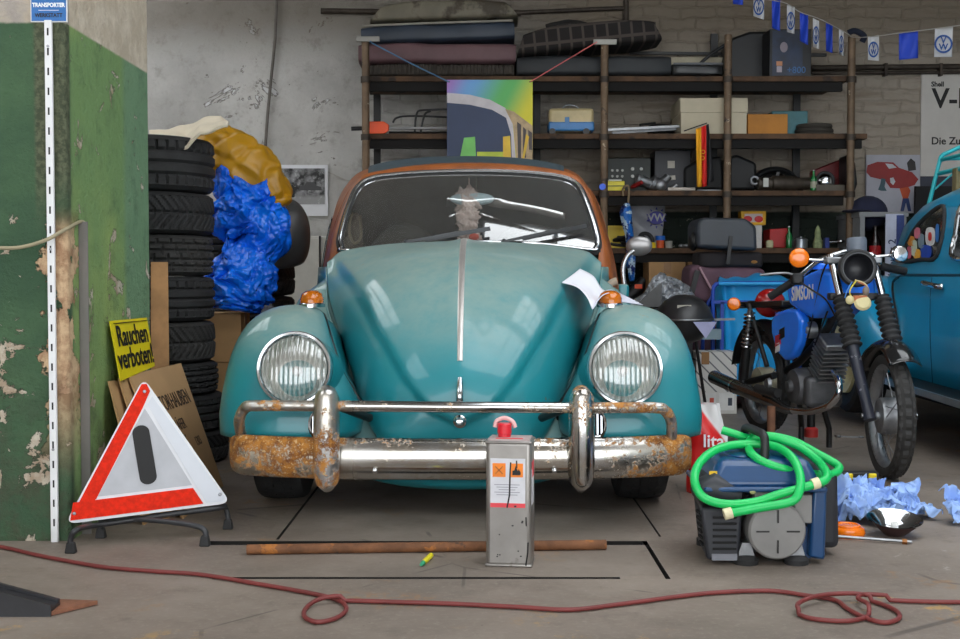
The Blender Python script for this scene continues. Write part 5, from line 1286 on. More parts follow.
# ---------------------------------------------------------------- the blue moped
MF, MR = Vector((1.61, 4.71, 0)), Vector((1.385, 5.83, 0))
md_ = (MR-MF).normalized(); mn = Vector((md_.y, -md_.x, 0))
moped = thing('moped', 'blue moped without seat on its centre stand, facing the camera, headlamp shell empty', 'moped', (1.5, 5.3, 0)); mo = Vector(moped.location)
def B(px, py, off=0.0):
    k = (px-480)/F; b = MF+mn*off
    s = (b.x-k*b.y)/(k*md_.y-md_.x); q = b+md_*s; return P(px, py, q.y)-mo
def Bw(s, z, off=0.0): return MF+md_*s+mn*off+Vector((0, 0, z))-mo
MB_BLUE = mat('moped_blue', C3(34, 124, 250), .22, var=.06, coat=.6)
SPOKE = STEEL
def moto_wheel(name, c, axis, Ro, w, tyre, rimm, hubm, spokes=18):
    T = Matrix.Translation(c) @ frame(axis)
    n = 110; prof = [(Ro*.80, -w*.34), (Ro*.84, -w*.46), (Ro*.90, -w*.5)]+[None]*11+[(Ro*.90, w*.5), (Ro*.84, w*.46), (Ro*.80, w*.34)]
    vs = []; fs = []; m = len(prof)
    for i in range(n):
        a = 2*pi*i/n
        for j, q in enumerate(prof):
            if q is None:
                t = (j-3)/10; h = w*.5*cos(pi*(1-t)); r = Ro*.90+Ro*.10*sin(pi*t)**.8
                if (i+int(abs(t-.5)*8)) % 3 == 0 and .12 < t < .88 or j in (6, 10): r -= .008
            else: r, h = q
            vs.append((r*cos(a), r*sin(a), h))
    for i in range(n):
        k = (i+1) % n
        for j in range(m-1): fs.append((i*m+j, k*m+j, k*m+j+1, i*m+j+1))
    b = MB().add(vs, fs, T); wh = b.build(name, tyre, moped, sharp=28)
    MB().lathe([(Ro*.80, -w*.36), (Ro*.83, -w*.40), (Ro*.78, -w*.30), (Ro*.74, -w*.1), (Ro*.74, w*.1), (Ro*.78, w*.30), (Ro*.83, w*.40), (Ro*.80, w*.36)], T, 48, caps=False).build('rim', rimm, wh)
    MB().lathe([(0, -.055), (.02, -.055), (.02, -.045), (.068, -.04), (.072, -.03), (.072, .03), (.068, .04), (.02, .045), (.02, .055), (0, .055)], T, 32).build('hub', hubm, wh)
    sp = MB()
    for k in range(spokes):
        a = 2*pi*k/spokes; s = -1 if k % 2 else 1; a2 = a+.5*(1 if (k//2) % 2 else -1)
        sp.cyl(T @ Vector((.068*cos(a), .068*sin(a), s*.032)), T @ Vector((Ro*.76*cos(a2), Ro*.76*sin(a2), s*.006)), .0018, n=5)
    sp.build('spokes', SPOKE, wh); return wh
A0 = Vector((1.612, 4.71, .25))-mo; R0 = Vector((MR.x, MR.y, .285))-mo
MT = S('moped_tyre', 42, 41, 40, .75, var=.2, vs=20)
moto_wheel('front_wheel', A0, (1, -.04, 0), .25, .068, MT, ALU, ALU); moto_wheel('rear_wheel', R0, mn, .25, .07, MT, ALU, S('hub_cream', 176, 170, 146, .5))
# fork
LOW = mat('fork_leg', C3(38, 40, 52), .4, var=.2, spots=[(C3(130, 130, 136), 22, .62, .05)])
for s in (-1, 1):
    b0 = A0+Vector((s*.082, -.01, .0)); t0 = Vector((1.55+s*.086, 5.0, .865))-mo
    f = lambda z: b0.lerp(t0, (z-.25)/.615)
    MB().tube([f(.235), f(.30), f(.50), f(.53)], [.024, .021, .024, .03], 16).build('fork_leg', LOW, moped)
    g = MB(); N_ = 60; g.tube([f(lerp(.515, .715, i/N_)) for i in range(N_+1)], lambda t: (.036-.006*t)+.0055*sin(t*2*pi*9), 20); g.build('fork_gaiter', RUBBER, moped, sharp=80)
    MB().cyl(f(.70), f(.885), .0165).build('fork_tube', CHROME, moped)
MB().cyl(A0+Vector((-.11, 0, 0)), A0+Vector((.11, 0, 0)), .009).build('axle', STEEL, moped)
fr_c = Vector((1.55, 5.0, .0))-mo
MB().box(fr_c+Vector((0, -.0, .865)), (.23, .06, .028)).build('fork_yoke', ALU, moped, bevel=.006); MB().box(fr_c+Vector((0, -.04, .715)), (.22, .05, .03)).build('fork_yoke', BLACK, moped, bevel=.006)
def mudg(i, j):
    a = R(lerp(48, 150, i)); q = lerp(-1, 1, j); r = .292-.03*q*q; w = .062*q; return A0+Vector((w, -r*cos(a), r*sin(a)+.012))
MB().grid(mudg, 30, 12).build('front_mudguard', S('gloss_black', 22, 22, 24, .2, coat=.5), moped, sharp=80, solid=.004)
# headlamp shell, gauge, wires
hc = P(858, 268, 4.86)-mo; T = Matrix.Translation(hc) @ frame((-.1, -1, .05))
MB().lathe([(.058, .004), (.066, .012), (.074, .010), (.077, .0), (.077, -.02), (.070, -.05), (.045, -.09), (0, -.105)], T, 40, caps=False).build('headlamp_shell', BLACKP, moped, sharp=70)
MB().lathe([(.060, .006), (.056, -.03), (.05, -.06), (.03, -.08), (0, -.085)], T, 36, caps=False).build('shell_inside', S('inner_grey_black', 40, 41, 46, .4), moped, sharp=80); MB().torus(.061, .003, T @ TR((0, 0, .008)), 36, 6).build('shell_rim', S('shell_rim_grey', 70, 72, 76, .4), moped)
gc_ = P(856.5, 245, 4.93)-mo; MB().lathe([(.035, -.03), (.040, -.024), (.041, .02), (.038, .028), (0, .03)], Matrix.Translation(gc_) @ frame((0, .12, 1)), 26).build('speedometer', S('gauge_grey', 96, 104, 116, .4), moped)
WY, WBL, WC, WO = S('wire_yellow', 216, 200, 70, .5), S('wire_blue', 60, 120, 190, .5), S('wire_cream', 200, 188, 140, .6), S('wire_rust', 178, 104, 62, .6)
for pts, m_, r in (([(856, 281), (850, 290), (851, 296), (856, 299)], WY, .0028), ([(855, 280), (864, 283), (868, 289), (864, 295)], WC, .0028), ([(852, 282), (847, 291), (845, 298)], WBL, .0028), ([(858, 282), (866, 286), (867, 292)], WO, .0028)):
    MB().tube(cr([P(a, b, 4.82)-mo for a, b in pts], 6), r, 6).build('wire', m_, moped)
MB().lathe([(0, 0), (.03, 0), (.034, .012), (.026, .02), (0, .022)], Matrix.Translation(P(862, 304, 4.80)-mo) @ frame((-.1, -1, .5)), 24).build('lamp_socket', WC, moped); MB().box(P(860, 298, 4.80)-mo, (.05, .02, .02)).build('connector', WO, moped); MB().ball(P(850, 300, 4.80)-mo, (.018, .01, .018)).build('connector', WC, moped); MB().ball(P(866, 291, 4.81)-mo, (.014, .01, .02)).build('connector', S('conn_grey', 120, 110, 100, .5), moped)
# handlebar
hb = [(872, 255), (858, 253), (845, 252), (830, 256), (817, 262), (806, 271), (796, 280)]
hbY = [5.0, 5.01, 5.02, 5.03, 5.05, 5.08, 5.12]
MB().tube(cr([P(a, b, y)-mo for (a, b), y in zip(hb, hbY)], 6), .011, 12).build('handlebar', CHROME, moped)
MB().tube(cr([P(a, b, y)-mo for a, b, y in ((872, 256, 5.0), (876, 260, 5.0), (884, 267, 5.02))], 6), .011, 12).build('handlebar', CHROME, moped)
GR = S('grip_black', 22, 22, 24, .6)
MB().tube([P(797, 279, 5.11)-mo, P(770, 297, 5.19)-mo], .017, 14).build('grip', GR, moped); MB().tube([P(880, 266, 5.01)-mo, P(905, 271.5, 5.05)-mo], .017, 14).build('grip', GR, moped)
MB().box(P(797, 279, 5.1)-mo, (.05, .05, .05), None).build('switch_block', BLACKP, moped, bevel=.01); MB().tube(cr([P(799, 277, 5.08)-mo, P(785, 273, 5.1)-mo, P(760, 275, 5.12)-mo], 6), .005, 8).build('brake_lever', ALU, moped)
for pts in ([(800, 282, 5.08), (812, 290, 5.0), (826, 300, 5.0), (836, 318, 5.05)], [(846, 258, 4.98), (842, 275, 4.98), (836, 290, 5.02), (825, 318, 5.1), (815, 345, 5.2)], [(828, 262, 5.0), (822, 275, 5.05), (812, 320, 5.15), (806, 345, 5.2)]):
    MB().tube(cr([P(*q)-mo for q in pts], 8), .004, 6).build('cable', BLACK, moped)
IND = mat('indicator_amber', C3(238, 120, 14), .2, var=.1, vs=30, coat=.6)
def indicator(c, ax, r, m_, back=BLACKP):
    T = Matrix.Translation(c) @ frame(ax); q = MB().lathe([(0, -.04), (r*.6, -.035), (r, -.01), (r*1.02, .004)], T, 26, caps=False).build('indicator', back, moped)
    MB().lathe([(r, .004), (r*.97, .012), (r*.8, .018), (r*.3, .02), (0, .02)], T, 26).build('indicator_lens', m_, q); return q
indicator(P(799, 258, 5.0)-mo, (-.1, -1, 0), .041, IND); MB().cyl(P(806, 259.5, 5.02)-mo, P(833, 261, 5.02)-mo, .006).build('indicator_stem', CHROME, moped)
indicator(P(899, 254, 4.98)-mo, (.1, -1, 0), .036, CHROME, CHROME); MB().cyl(P(870, 257, 5.0)-mo, P(897, 255, 5.0)-mo, .006).build('indicator_stem', CHROME, moped)
indicator(B(734, 304, -.16), (-.3, -1, 0), .032, IND); MB().cyl(B(738, 305, -.13), B(750, 306, -.02), .007).build('indicator_stem', STEEL, moped)
# tank and side cover
def side_prism(pts, off, th, name, m_, bev, par=moped, seg=4):
    a = [B(x, y, off) for x, y in pts]; n = len(a)
    b = MB().add(a+[p+mn*th for p in a], [tuple(range(n)), tuple(reversed(range(n, 2*n)))]+[(i, (i+1) % n, n+(i+1) % n, n+i) for i in range(n)])
    return b.build(name, m_, par, bevel=bev, seg=seg, sharp=50)
tank = side_prism([(785, 284), (800, 276.5), (817, 268.5), (831, 271), (834, 298), (811, 319.5), (788, 305)], -.10, .20, 'fuel_tank', MB_BLUE, .022)
MB().lathe([(.035, 0), (.035, .02), (.03, .026), (0, .028)], Matrix.Translation(B(821, 269.5, 0)), 22).build('filler_cap', MB_BLUE, tank)
a_, b_ = B(791, 295, -.1), B(815, 292, -.1)
ex = (b_-a_).normalized(); ez = (Vector((0, 0, 1))-ex*ex.z).normalized(); nv = -mn
Tm = Matrix((ex, ez, nv)).transposed().to_4x4(); Tm.translation = a_.lerp(b_, .5)-mn*.003
MB().add(text_mb('SIMSON', .078, Tm, .002, bold=.003, sx=(b_-a_).length/.34, shear=.1).v, []) if False else None
text_mb('SIMSON', .086, Tm, .0005, bold=.002, sx=(b_-a_).length/.335, shear=.1).build('lettering', S('badge_silver', 222, 222, 222, .35), tank, flat=True)
cov = side_prism([(775, 312), (786, 308.5), (796, 309), (800.5, 319), (799, 340), (792, 356), (784, 361), (776, 353), (770.5, 334), (770, 320)], -.10, .05, 'side_cover', MB_BLUE, .018)
for pts, m_ in (([(779, 330), (784, 327), (784, 337), (779, 340)], BK), ([(775, 336), (780, 334), (780, 344), (775, 347)], S('badge_red', 186, 40, 50, .4)), ([(775.5, 344), (779.5, 342), (779, 351), (775, 353)], S('badge_white', 220, 220, 220, .4))):
    side_prism(pts, -.104, .003, 'badge', m_, 0, cov)
MB().lathe([(0, .012), (.012, .012), (.02, .004), (.034, .008), (.037, 0), (.037, -.03)], Matrix.Translation(B(808, 330, -.06)) @ frame(-mn), 24).build('horn', ALU, moped)
# frame
FRM = BLACK
for pts, r in (([Bw(.36, .80), Bw(.62, .72), Bw(.95, .66), Bw(1.32, .66)], .018), ([Bw(.36, .74), Bw(.5, .58), Bw(.75, .42), Bw(.9, .36)], .018), ([Bw(.95, .66), Bw(.9, .36)], .015), ([Bw(1.13, .66, -.09), Bw(.92, .38, -.09)], .011), ([Bw(.36, .92), Bw(.36, .70)], .026)):
    MB().tube(cr(pts, 6), r, 12).build('frame_tube', FRM, moped)
for s in (-1, 1): MB().tube([Bw(.86, .34, s*.08), Bw(1.145, .285, s*.09)], .016, 12).build('swing_arm', FRM, moped)
MB().bar(B(745, 305.5, 0), B(797, 303.5, 0), .15, .03).build('seat_rail', BLACK, moped, bevel=.006); MB().box(B(748, 305, -.03), (.06, .05, .03)).build('wood_block', S('wood_chip', 176, 140, 96, .7), moped)
TL_ = MB().ball(B(770, 303, 0), (.075, .05, .07)); tl = TL_.build('tail_lamp', S('tail_red', 150, 16, 18, .2, coat=.6), moped); MB().torus(.062, .006, Matrix.Translation(B(770, 303, 0)+Vector((0, 0, .0))) @ frame((0, 1, .1))).build('lamp_ring', CHROME, tl)
for s in (-1, 1):
    a, b = Bw(1.08, .64, s*.105), Bw(1.15, .30, s*.105)
    MB().cyl(a.lerp(b, .5), b, .022).build('shock_body', BLACK, moped); N_ = 120
    pts = [a.lerp(b, .05+.5*i/N_)+Vector((cos(i/N_*2*pi*9), sin(i/N_*2*pi*9), 0))*.024 for i in range(N_+1)]; MB().tube(pts, .0045, 6).build('spring', CHROME, moped); MB().cyl(a, a.lerp(b, .55), .012).build('shock_rod', STEEL, moped)
def rmud(i, j):
    a = R(lerp(35, 170, i)); q = lerp(-1, 1, j); r = .285-.02*q*q; return R0+md_*(-r*cos(a))+mn*(.058*q)+Vector((0, 0, r*sin(a)+.02))
MB().grid(rmud, 26, 8).build('rear_mudguard', BLACK, moped, sharp=80, solid=.004)
# engine
EN = S('engine_dark', 84, 84, 86, .45, metal=.4, var=.2, vs=20)
ec = B(808, 386, -.03)
MB().lathe([(0, .10), (.02, .10), (.03, .085), (.072, .075), (.082, .05), (.085, -.08), (.06, -.1)], Matrix.Translation(ec) @ frame(-mn), 30).build('crankcase', EN, moped); MB().lathe([(.026, .11), (.022, .125), (0, .127)], Matrix.Translation(B(792, 383, -.05)) @ frame(-mn), 16).build('cover_cap', ALU, moped)
MB().box(B(818, 390, 0), (.16, .22, .13), None).build('gear_housing', EN, moped, bevel=.02)
cyc = B(829, 362, -.0); cd = (B(838, 372, 0)-B(818, 348, 0)); fax = Vector((.10, -.62, -.35)).normalized()
Tc = Matrix.Translation(cyc) @ frame(Vector((.05, -.45, .9)))
MB().box((0, 0, 0), (.07, .07, .14), Tc).build('cylinder', EN, moped)
for k in range(8): MB().box((0, 0, -.065+k*.02), (.12, .125, .0075), Tc).build('cylinder_fin', ALU, moped)
MB().box((0, 0, .10), (.11, .115, .03), Tc).build('cylinder_head', ALU, moped, bevel=.008)
MB().tube(cr([B(834, 372, -.03), B(838, 380, -.05), B(839, 391, -.06), B(834, 401, -.07), B(824, 408, -.08), B(808, 411.5, -.09), B(790, 410, -.10)], 8), .0155, 14).build('exhaust_header', CHROME, moped)
BCH = mat('black_chrome', C3(128, 130, 130), .18, metal=.9, var=.2)
mu = [B(792, 411, -.10), B(785, 409, -.11), B(775, 403, -.125), B(735, 386.5, -.15), B(714, 377, -.16)]
muf = MB().tube(mu, [.016, .022, .028, .034, .034], 20).build('muffler', BCH, moped, sharp=50); MB().lathe([(.036, -.008), (.036, .008)], Matrix.Translation(B(735, 386.5, -.15)) @ frame(mu[-1]-mu[2]), 20, caps=False).build('clamp_band', CHROME, muf)
MB().tube([B(757, 388, -.17), B(778, 393, -.15)], .02, 12).build('foot_peg', RUBBER, moped)
f1, f2 = G(801, 446), G(829, 450)
for q in (f1, f2): MB().tube([Bw(.70, .30, -.04 if q is f1 else .05), q-mo+Vector((0, 0, .10)), q-mo+Vector((0, 0, .012))], .013, 10).build('stand_leg', BLACK, moped)
# ---------------------------------------------------------------- things around the moped
single(MB().lathe([(0, 0), (.018, 0), (.018, .24), (0, .24)], None, 16), 'pipe_stub', mat('rust_pipe', C3(108, 72, 52), .8, var=.3, vs=16, bump=.1), 'short rusty pipe stub standing behind the generator handle', 'pipe', loc=(P(771, 440, 5.15).x, 5.15, 0))
t = thing('bottle_jack', 'small jack with a red foot under the moped behind the stand', 'jack', (P(811, 430, 5.95).x, 5.95, 0)); MB().lathe([(0, 0), (.035, 0), (.035, .04), (.02, .05)], None, 18).build('foot', S('jack_red', 170, 40, 36, .5), t); MB().cyl((0, 0, .05), (0, 0, .17), .02).build('ram', BLACK, t)
g0, g1 = G(838, 437), G(861, 438); t = thing('spanner', 'small steel spanner lying on the floor beside the moped stand', 'tool', ((g0+g1)/2)); d = (g1-g0)
MB().bar(-d/2+Vector((0, 0, .004)), d/2+Vector((0, 0, .004)), .014, .006).build('shank', STEEL, t)
for s in (-.5, .5): MB().torus(.012, .005, TR(d*s+Vector((0, 0, .005))), 16, 8).build('ring_end', STEEL, t)
# white carton with diagonal lines
b0, b1 = P(696, 413, 6.95), P(737, 352, 6.95); w_, h_ = b1.x-b0.x, b1.z
sb = NT('striped_carton'); v = sb.math('FRACT', sb.mul(sb.add(sb.x, sb.z), 15)); ln = sb.mul(sb.step(v, .80, .86), sb.step(sb.z, .125, .128))
SBM = sb.done(sb.mix(ln, C3(214, 212, 208), C3(110, 112, 116)), .6)
t = thing('carton', 'white carton with thin diagonal lines on the floor behind the moped exhaust', 'box', ((b0.x+b1.x)/2, 7.05, 0)); MB().box((0, 0, h_/2), (w_, .2, h_)).build('carton_body', SBM, t, flat=True)
MB().box((-w_*.28, -.102, h_*.9), (.045, .003, h_*.2)).build('tape', S('brown_tape', 150, 110, 66, .4), t)
for x, c_ in ((-w_*.2, S('print_red', 206, 90, 70, .5)), (w_*.25, S('print_dark', 60, 66, 80, .5))):
    MB().box((x, -.101, .07), (w_*.38, .003, .10)).build('printed_panel', S('panel_white', 222, 222, 220, .6), t); MB().box((x+.02, -.103, .07), (.024, .002, .045)).build('printed_mark', c_, t)
single(MB().box((0, 0, .11), (.05, .06, .22)), 'wooden_block', S('wood_block', 178, 142, 96, .8), 'upright wooden block on the floor behind the car fender and the red and white bag', 'block', loc=(P(706, 410, 5.3).x, 5.3, 0), bevel=.003)
# red and white plastic bag
t = thing('shopping_bag', 'crumpled white and red plastic bag on the floor between car bumper and generator', 'bag', (P(709, 450, 4.42).x, 4.42, 0))
RBG = NT('red_white_bag'); RB_ = RBG.done(RBG.mix(RBG.step(RBG.add(RBG.z, RBG.mul(RBG.x, 1.3)), .27, .255), C3(226, 226, 226), C3(214, 34, 34)), .35)
def pbag(i, j):
    a = 2*pi*j; z = .33*i; r = lerp(.075, .06, i**1.5)*(1+.14*sin(a*5+i*6)*i)+.012*noise.noise(Vector((cos(a)*2, sin(a)*2, i*4)))
    return (r*cos(a)*1.05-.03*i*i, r*sin(a)*.7, z)
MB().grid(pbag, 26, 60, False, True).build('bag_skin', RB_, t, sharp=180)
for s_, z, x in (('lital', .178, .02), ('se', .115, .03)): text_mb(s_, .066, TR((x-.01, -.072, z+.02)) @ UPRIGHT, bold=.001).build('lettering', WH, t, flat=True)
# kettle, silver sheet, carts, seats
kx = P(684, 310, 6.6).x
t = thing('kettle_barbecue', 'black domed kettle with a pale sticker behind the right fender of the teal car', 'barbecue', (kx, 6.6, 0)); KB = S('kettle_black', 44, 44, 46, .35, var=.15)
zr = P(684, 317, 6.6).z
MB().lathe([(0, .125), (.05, .12), (.10, .095), (.14, .05), (.158, .0), (.16, -.01)], TR((0, 0, zr)), 36, caps=False).build('lid', KB, t, sharp=70); MB().lathe([(.155, -.015), (.14, -.07), (.10, -.12), (.05, -.14), (0, -.145)], TR((0, 0, zr)), 36, caps=False).build('bowl', KB, t, sharp=70)
MB().torus(.162, .006, TR((0, 0, zr-.012))).build('rim', STEEL, t); MB().box((-.02, -.125, zr+.06), (.075, .004, .018), None).build('sticker', STK, t)
for a in (.5, 2.6, 4.7): MB().cyl((.08*cos(a), .08*sin(a), zr-.12), (.17*cos(a), .17*sin(a), 0), .009).build('leg', BLACK, t)
MB().bar((.15, -.05, zr-.012), (.27, -.05, zr-.01), .012).build('side_rod', STEEL, t)
single(MB().prism([(0, 0), (.13, 0), (.07, -.09)], .002, TR((kx+.02-kx-.0, 0, 0)) @ UPRIGHT), 'paper_sheet', S('paper_lilac', 176, 178, 214, .7), 'pale triangular paper hanging from the kettle rim', 'paper', loc=(kx+.0, 6.435, zr-.02))
sx0 = P(632, 300, 7.0).x; sx1 = P(694, 300, 7.0).x
t = thing('metal_crate', 'dark crate under the crinkled silver sheet behind the teal car', 'crate', ((sx0+sx1)/2, 7.2, 0)); MB().box((0, 0, .32), (sx1-sx0, .36, .64)).build('crate_body', S('crate_dark', 50, 52, 54, .7), t, bevel=.01)
SIL = crinkle('silver_sheet', C3(150, 154, 160), C3(196, 200, 206), .35, 14, .9, .4)
def ss(i, j):
    x = lerp(630, 697, i); top = interp([(630, 304), (645, 292), (654, 276), (660, 273), (676, 279), (688, 287), (697, 303)], x); y = lerp(top, 309, j**1.2); p = P(x, y, 7.12-.14*sin(j*pi/2)); 
    q = Vector((p.x*18, p.z*18, j*3)); p += Vector((.012*noise.noise(q), -.05*abs(noise.noise(q*1.3))-.02*noise.noise(q*2.6), .010*noise.noise(q*1.7))); return p
single(MB().grid(ss, 60, 30), 'silver_sheet', SIL, 'crinkled silver foil sheet heaped behind the car fender and the kettle', 'sheet', sharp=40, solid=.01)
single(MB().slab([P(632, 308, 6.88), P(660, 308, 6.92), P(661, 283, 6.96), P(650, 292, 6.94)], .02), 'grey_board', S('board_grey', 92, 92, 92, .8), 'grey triangular board leaning against the silver sheet', 'board')
# mauve seats and the grey case on them
mx0, mx1 = P(691, 300, 7.45).x, P(772, 300, 7.45).x; MV = S('mauve_fabric', 98, 70, 82, .75, var=.14, vs=6)
def softbox(name, label, cat, c, d, m, e=.3, grp=None, rot=(0, 0, 0), nz=.012):
    def f(u, v):
        a = 2*pi*u; b = pi*(v-.5); ce = lambda q: (abs(q)**e)*(1 if q > 0 else -1)
        p = Vector((d[0]/2*ce(cos(a))*ce(cos(b)), d[1]/2*ce(sin(a))*ce(cos(b)), d[2]/2*ce(sin(b)))); q = p*5+Vector(c)*3; return p+Vector((noise.noise(q), noise.noise(q+Vector((9, 0, 0))), noise.noise(q+Vector((0, 9, 0)))))*nz
    t = thing(name, label, cat, (c[0], c[1], c[2]), rot, grp); MB().grid(f, 64, 32, True, False).build('cover', m, t, sharp=180); return t
softbox('mauve_bench', 'mauve car seat base on the floor behind the blue cart, lower of the two', 'car seat', ((mx0+mx1)/2, 7.62, .31), (mx1-mx0, .34, .62), MV, grp='mauve car seats')
t = softbox('mauve_bench', 'mauve car seat folded on top of the other, under the grey case', 'car seat', ((mx0+mx1)/2-.02, 7.62, .745), (mx1-mx0-.02, .36, .24), MV, grp='mauve car seats', rot=(0, .04, 0))
MB().bar((-.2, -.19, .08), (-.24, -.19, -.12), .03, .02).build('buckle_strap', BLACK, t); MB().bar((-.19, -.2, .10), (-.08, -.2, -.08), .02, .012).build('buckle_strap', S('strap_pink', 176, 140, 150, .7), t)
t = softbox('seat_pad', 'black pad with gold flowers lying between the mauve seat and the grey case', 'seat pad', ((mx0+mx1)/2+.0, 7.60, .90), (mx1-mx0-.1, .34, .10), S('pad_cloth', 38, 34, 36, .9))
for k in range(4): MB().ball((-.09+k*.075, -.168, .005-.006*k), (.02, .004, .01)).build('gold_flower', S('flower_gold', 150, 104, 44, .7), t)
gx0, gx1 = P(698, 240, 7.35).x, P(759, 240, 7.35).x
t = thing('motorcycle_case', 'dark grey rounded case on top of the mauve seats before the rack', 'case', ((gx0+gx1)/2, 7.56, .955)); GW = gx1-gx0
MB().prism([(-GW/2, .02), (GW/2, .0), (GW*.48, .15), (GW*.30, .20), (-GW*.42, .205), (-GW*.5, .17)], .36, TR((0, .18, 0)) @ UPRIGHT).build('case_body', S('case_grey', 50, 55, 62, .45, var=.1), t, bevel=.035, seg=4)
MB().ball((-GW*.5, -.05, .06), (.03, .06, .06)).build('side_knob', BLACKP, t); MB().bar((.02, -.19, .09), (-.0, -.19, -.08), .022, .012).build('hanging_strap', BLACK, t)
# blue cart with light blue sack
CBL = S('cart_blue', 28, 70, 170, .4); cy_ = 7.15
def cp(px, py, d=0): return P(px, py, cy_+d)
t = thing('hand_cart', 'blue tubular cart holding a light blue sack behind the moped', 'cart', (cp(750, 300).x, cy_, 0)); o = Vector(t.location)
for d in (0, .3):
    MB().tube(cr([Vector((cp(713, 300).x, cy_+d, 0)), Vector((cp(713, 300).x, cy_+d, .5)), cp(713, 292, d), cp(715, 286, d), cp(721, 283.5, d), cp(760, 283, d), cp(786, 283, d)], 5) and [q-o for q in cr([Vector((cp(713, 300).x, cy_+d, 0)), Vector((cp(713, 300).x, cy_+d, .5)), cp(713, 292, d), cp(715, 286, d), cp(721, 283.5, d), cp(760, 283, d), cp(800, 283, d)], 5)], .012, 10).build('frame_tube', CBL, t)
    MB().bar(cp(713, 302, d)-o, cp(800, 302, d)-o, .02).build('cross_tube', CBL, t); MB().bar(Vector((cp(722, 302).x, cy_+d, 0))-o, cp(722, 302, d)-o, .02).build('upright_tube', CBL, t); MB().bar(Vector((cp(800, 302).x, cy_+d, 0))-o, cp(800, 283, d)-o, .02).build('upright_tube', CBL, t)
for x in (713, 800): MB().bar(cp(x, 302)-o, cp(x, 302, .3)-o, .02).build('side_tube', CBL, t)
MB().box(cp(706, 334, -.05)-o, (.16, .1, .06)).build('pale_shelf', S('shelf_pale', 128, 150, 160, .6), t)
SK = S('sack_blue', 30, 160, 226, .5, var=.1, vs=5, bump=.15, bs=14)
def sk(i, j):
    a = 2*pi*j; X0, X1 = cp(724, 300).x, cp(796, 300).x; c = (X0+X1)/2; h = lerp(.08, .755, i); fl_ = 1+.10*smooth(.7, 1, i)
    e = .35; ce = lambda q: (abs(q)**e)*(1 if q > 0 else -1)
    return Vector((c+(X1-X0)/2*ce(cos(a))*fl_, cy_+.15+.12*ce(sin(a))*fl_+.012*sin(a*9+i*3), h+.012*sin(a*4)*i))
sm = MB().grid(sk, 24, 60, False, True); sm.f.append(tuple(range(60))); single(sm, 'blue_sack', SK, 'light blue woven sack standing in the blue cart', 'sack', sharp=70)
def drape(i, j):
    x = lerp(719, 798, i); p = cp(x, lerp(277+2*sin(i*9)+1.5*sin(i*23), 284, j), -.02+.34*(1-j)); return p
single(MB().grid(drape, 40, 6), 'blue_cover', SK, 'light blue sheet folded over the top rail of the cart', 'sheet', sharp=180, solid=.02)
# ---------------------------------------------------------------- cupboard, posters at the right
cx0, cx1 = P(860, 250, 7.9).x, P(906, 250, 7.9).x; ct = P(880, 212, 7.9).z; CW = cx1-cx0
t = thing('cupboard', 'pale metal cupboard with a dark open front behind the moped and the blue car', 'cupboard', ((cx0+cx1)/2, 8.15, 0)); GC = S('cupboard_grey', 130, 132, 134, .5, var=.1)
for x in (-CW/2+.015, CW/2-.015): MB().box((x, 0, ct/2), (.03, .5, ct)).build('side_panel', GC, t)
MB().box((0, 0, ct-.015), (CW+.02, .52, .03)).build('top_panel', GC, t); MB().box((0, .24, ct/2), (CW, .02, ct)).build('back_panel', DARK, t); MB().box((0, 0, .04), (CW, .5, .08)).build('plinth', GC, t)
shz = P(880, 262, 7.95).z; MB().box((0, 0, shz-.012), (CW-.04, .46, .02)).build('shelf', BLACK, t)
bottle('dark bottle with a red label in the cupboard behind the headlamp', P(875, 250, 7.98).x, 7.98, shz, .24, .038, S('cola_dark', 30, 16, 14, .2, coat=.5), lab=S('label_red', 170, 24, 28, .5), cap=S('cap_dark', 40, 30, 30, .5))
single(MB().lathe([(0, 0), (.05, 0), (.05, .2), (.045, .22), (0, .22)], None, 20), 'red_canister', S('canister_red', 178, 26, 28, .4), 'red canister in the cupboard behind the right handlebar grip', 'canister', loc=(P(884, 290, 7.98).x, 7.98, .56))
t2 = P(884, 315, 8).z
single(MB().box((0, 0, .27), (.3, .3, .54)), 'grey_box', GC, 'grey box standing in the bottom of the cupboard', 'box', loc=((cx0+cx1)/2, 8.1, .08+.002), bevel=.004) if False else None
MB().box((0, 0, .545), (CW-.04, .46, .02)).build('shelf', BLACK, t)
bx0, bx1 = P(889, 250, 7.86).x, P(899, 250, 7.86).x; bz0, bz1 = P(890, 330, 7.86).z, P(890, 214, 7.86).z
t = thing('hanging_banner', 'narrow white and blue banner with upright lettering on the cupboard front', 'banner', ((bx0+bx1)/2, 7.86, (bz0+bz1)/2)); BH = bz1-bz0
MB().box((0, 0, 0), (bx1-bx0+.05, .004, BH)).build('banner_sheet', S('banner_white', 188, 194, 214, .6), t); MB().box((.038, -.003, BH*.3), (.05, .002, BH*.38)).build('banner_picture', S('banner_blue', 40, 60, 120, .5, var=.3), t)
text_mb('Wolfsburg 2', .07, TR((-.012, -.004, .04)) @ UPRIGHT @ Matrix.Rotation(pi/2, 4, 'Z'), bold=.0005).build('lettering', S('banner_ink', 40, 50, 90, .5), t, flat=True)
t = thing('navy_cap', 'dark navy cloth cap on top of the cupboard before the red car poster', 'cap', (P(868, 205, 8.1).x, 8.1, ct)); MB().ball((0, 0, .0), (.13, .12, .12)).build('crown', S('cap_navy', 32, 36, 60, .9), t); MB().ball((-.1, -.08, .012), (.10, .09, .012)).build('brim', S('cap_navy', 32, 36, 60, .9), t)
pa, pb = Pw(866, 155, .03), Pw(919, 213, .03); c = (pa+pb)/2; W = pb.x-pa.x; H = pa.z-pb.z
t = thing('car_poster', 'poster of a red car with three people around it above the cupboard', 'poster', (c.x, 8.77, c.z)); MB().box((0, 0, 0), (W, .02, H)).build('poster_sheet', S('poster_ground', 168, 168, 178, .6, var=.08, vs=4), t)
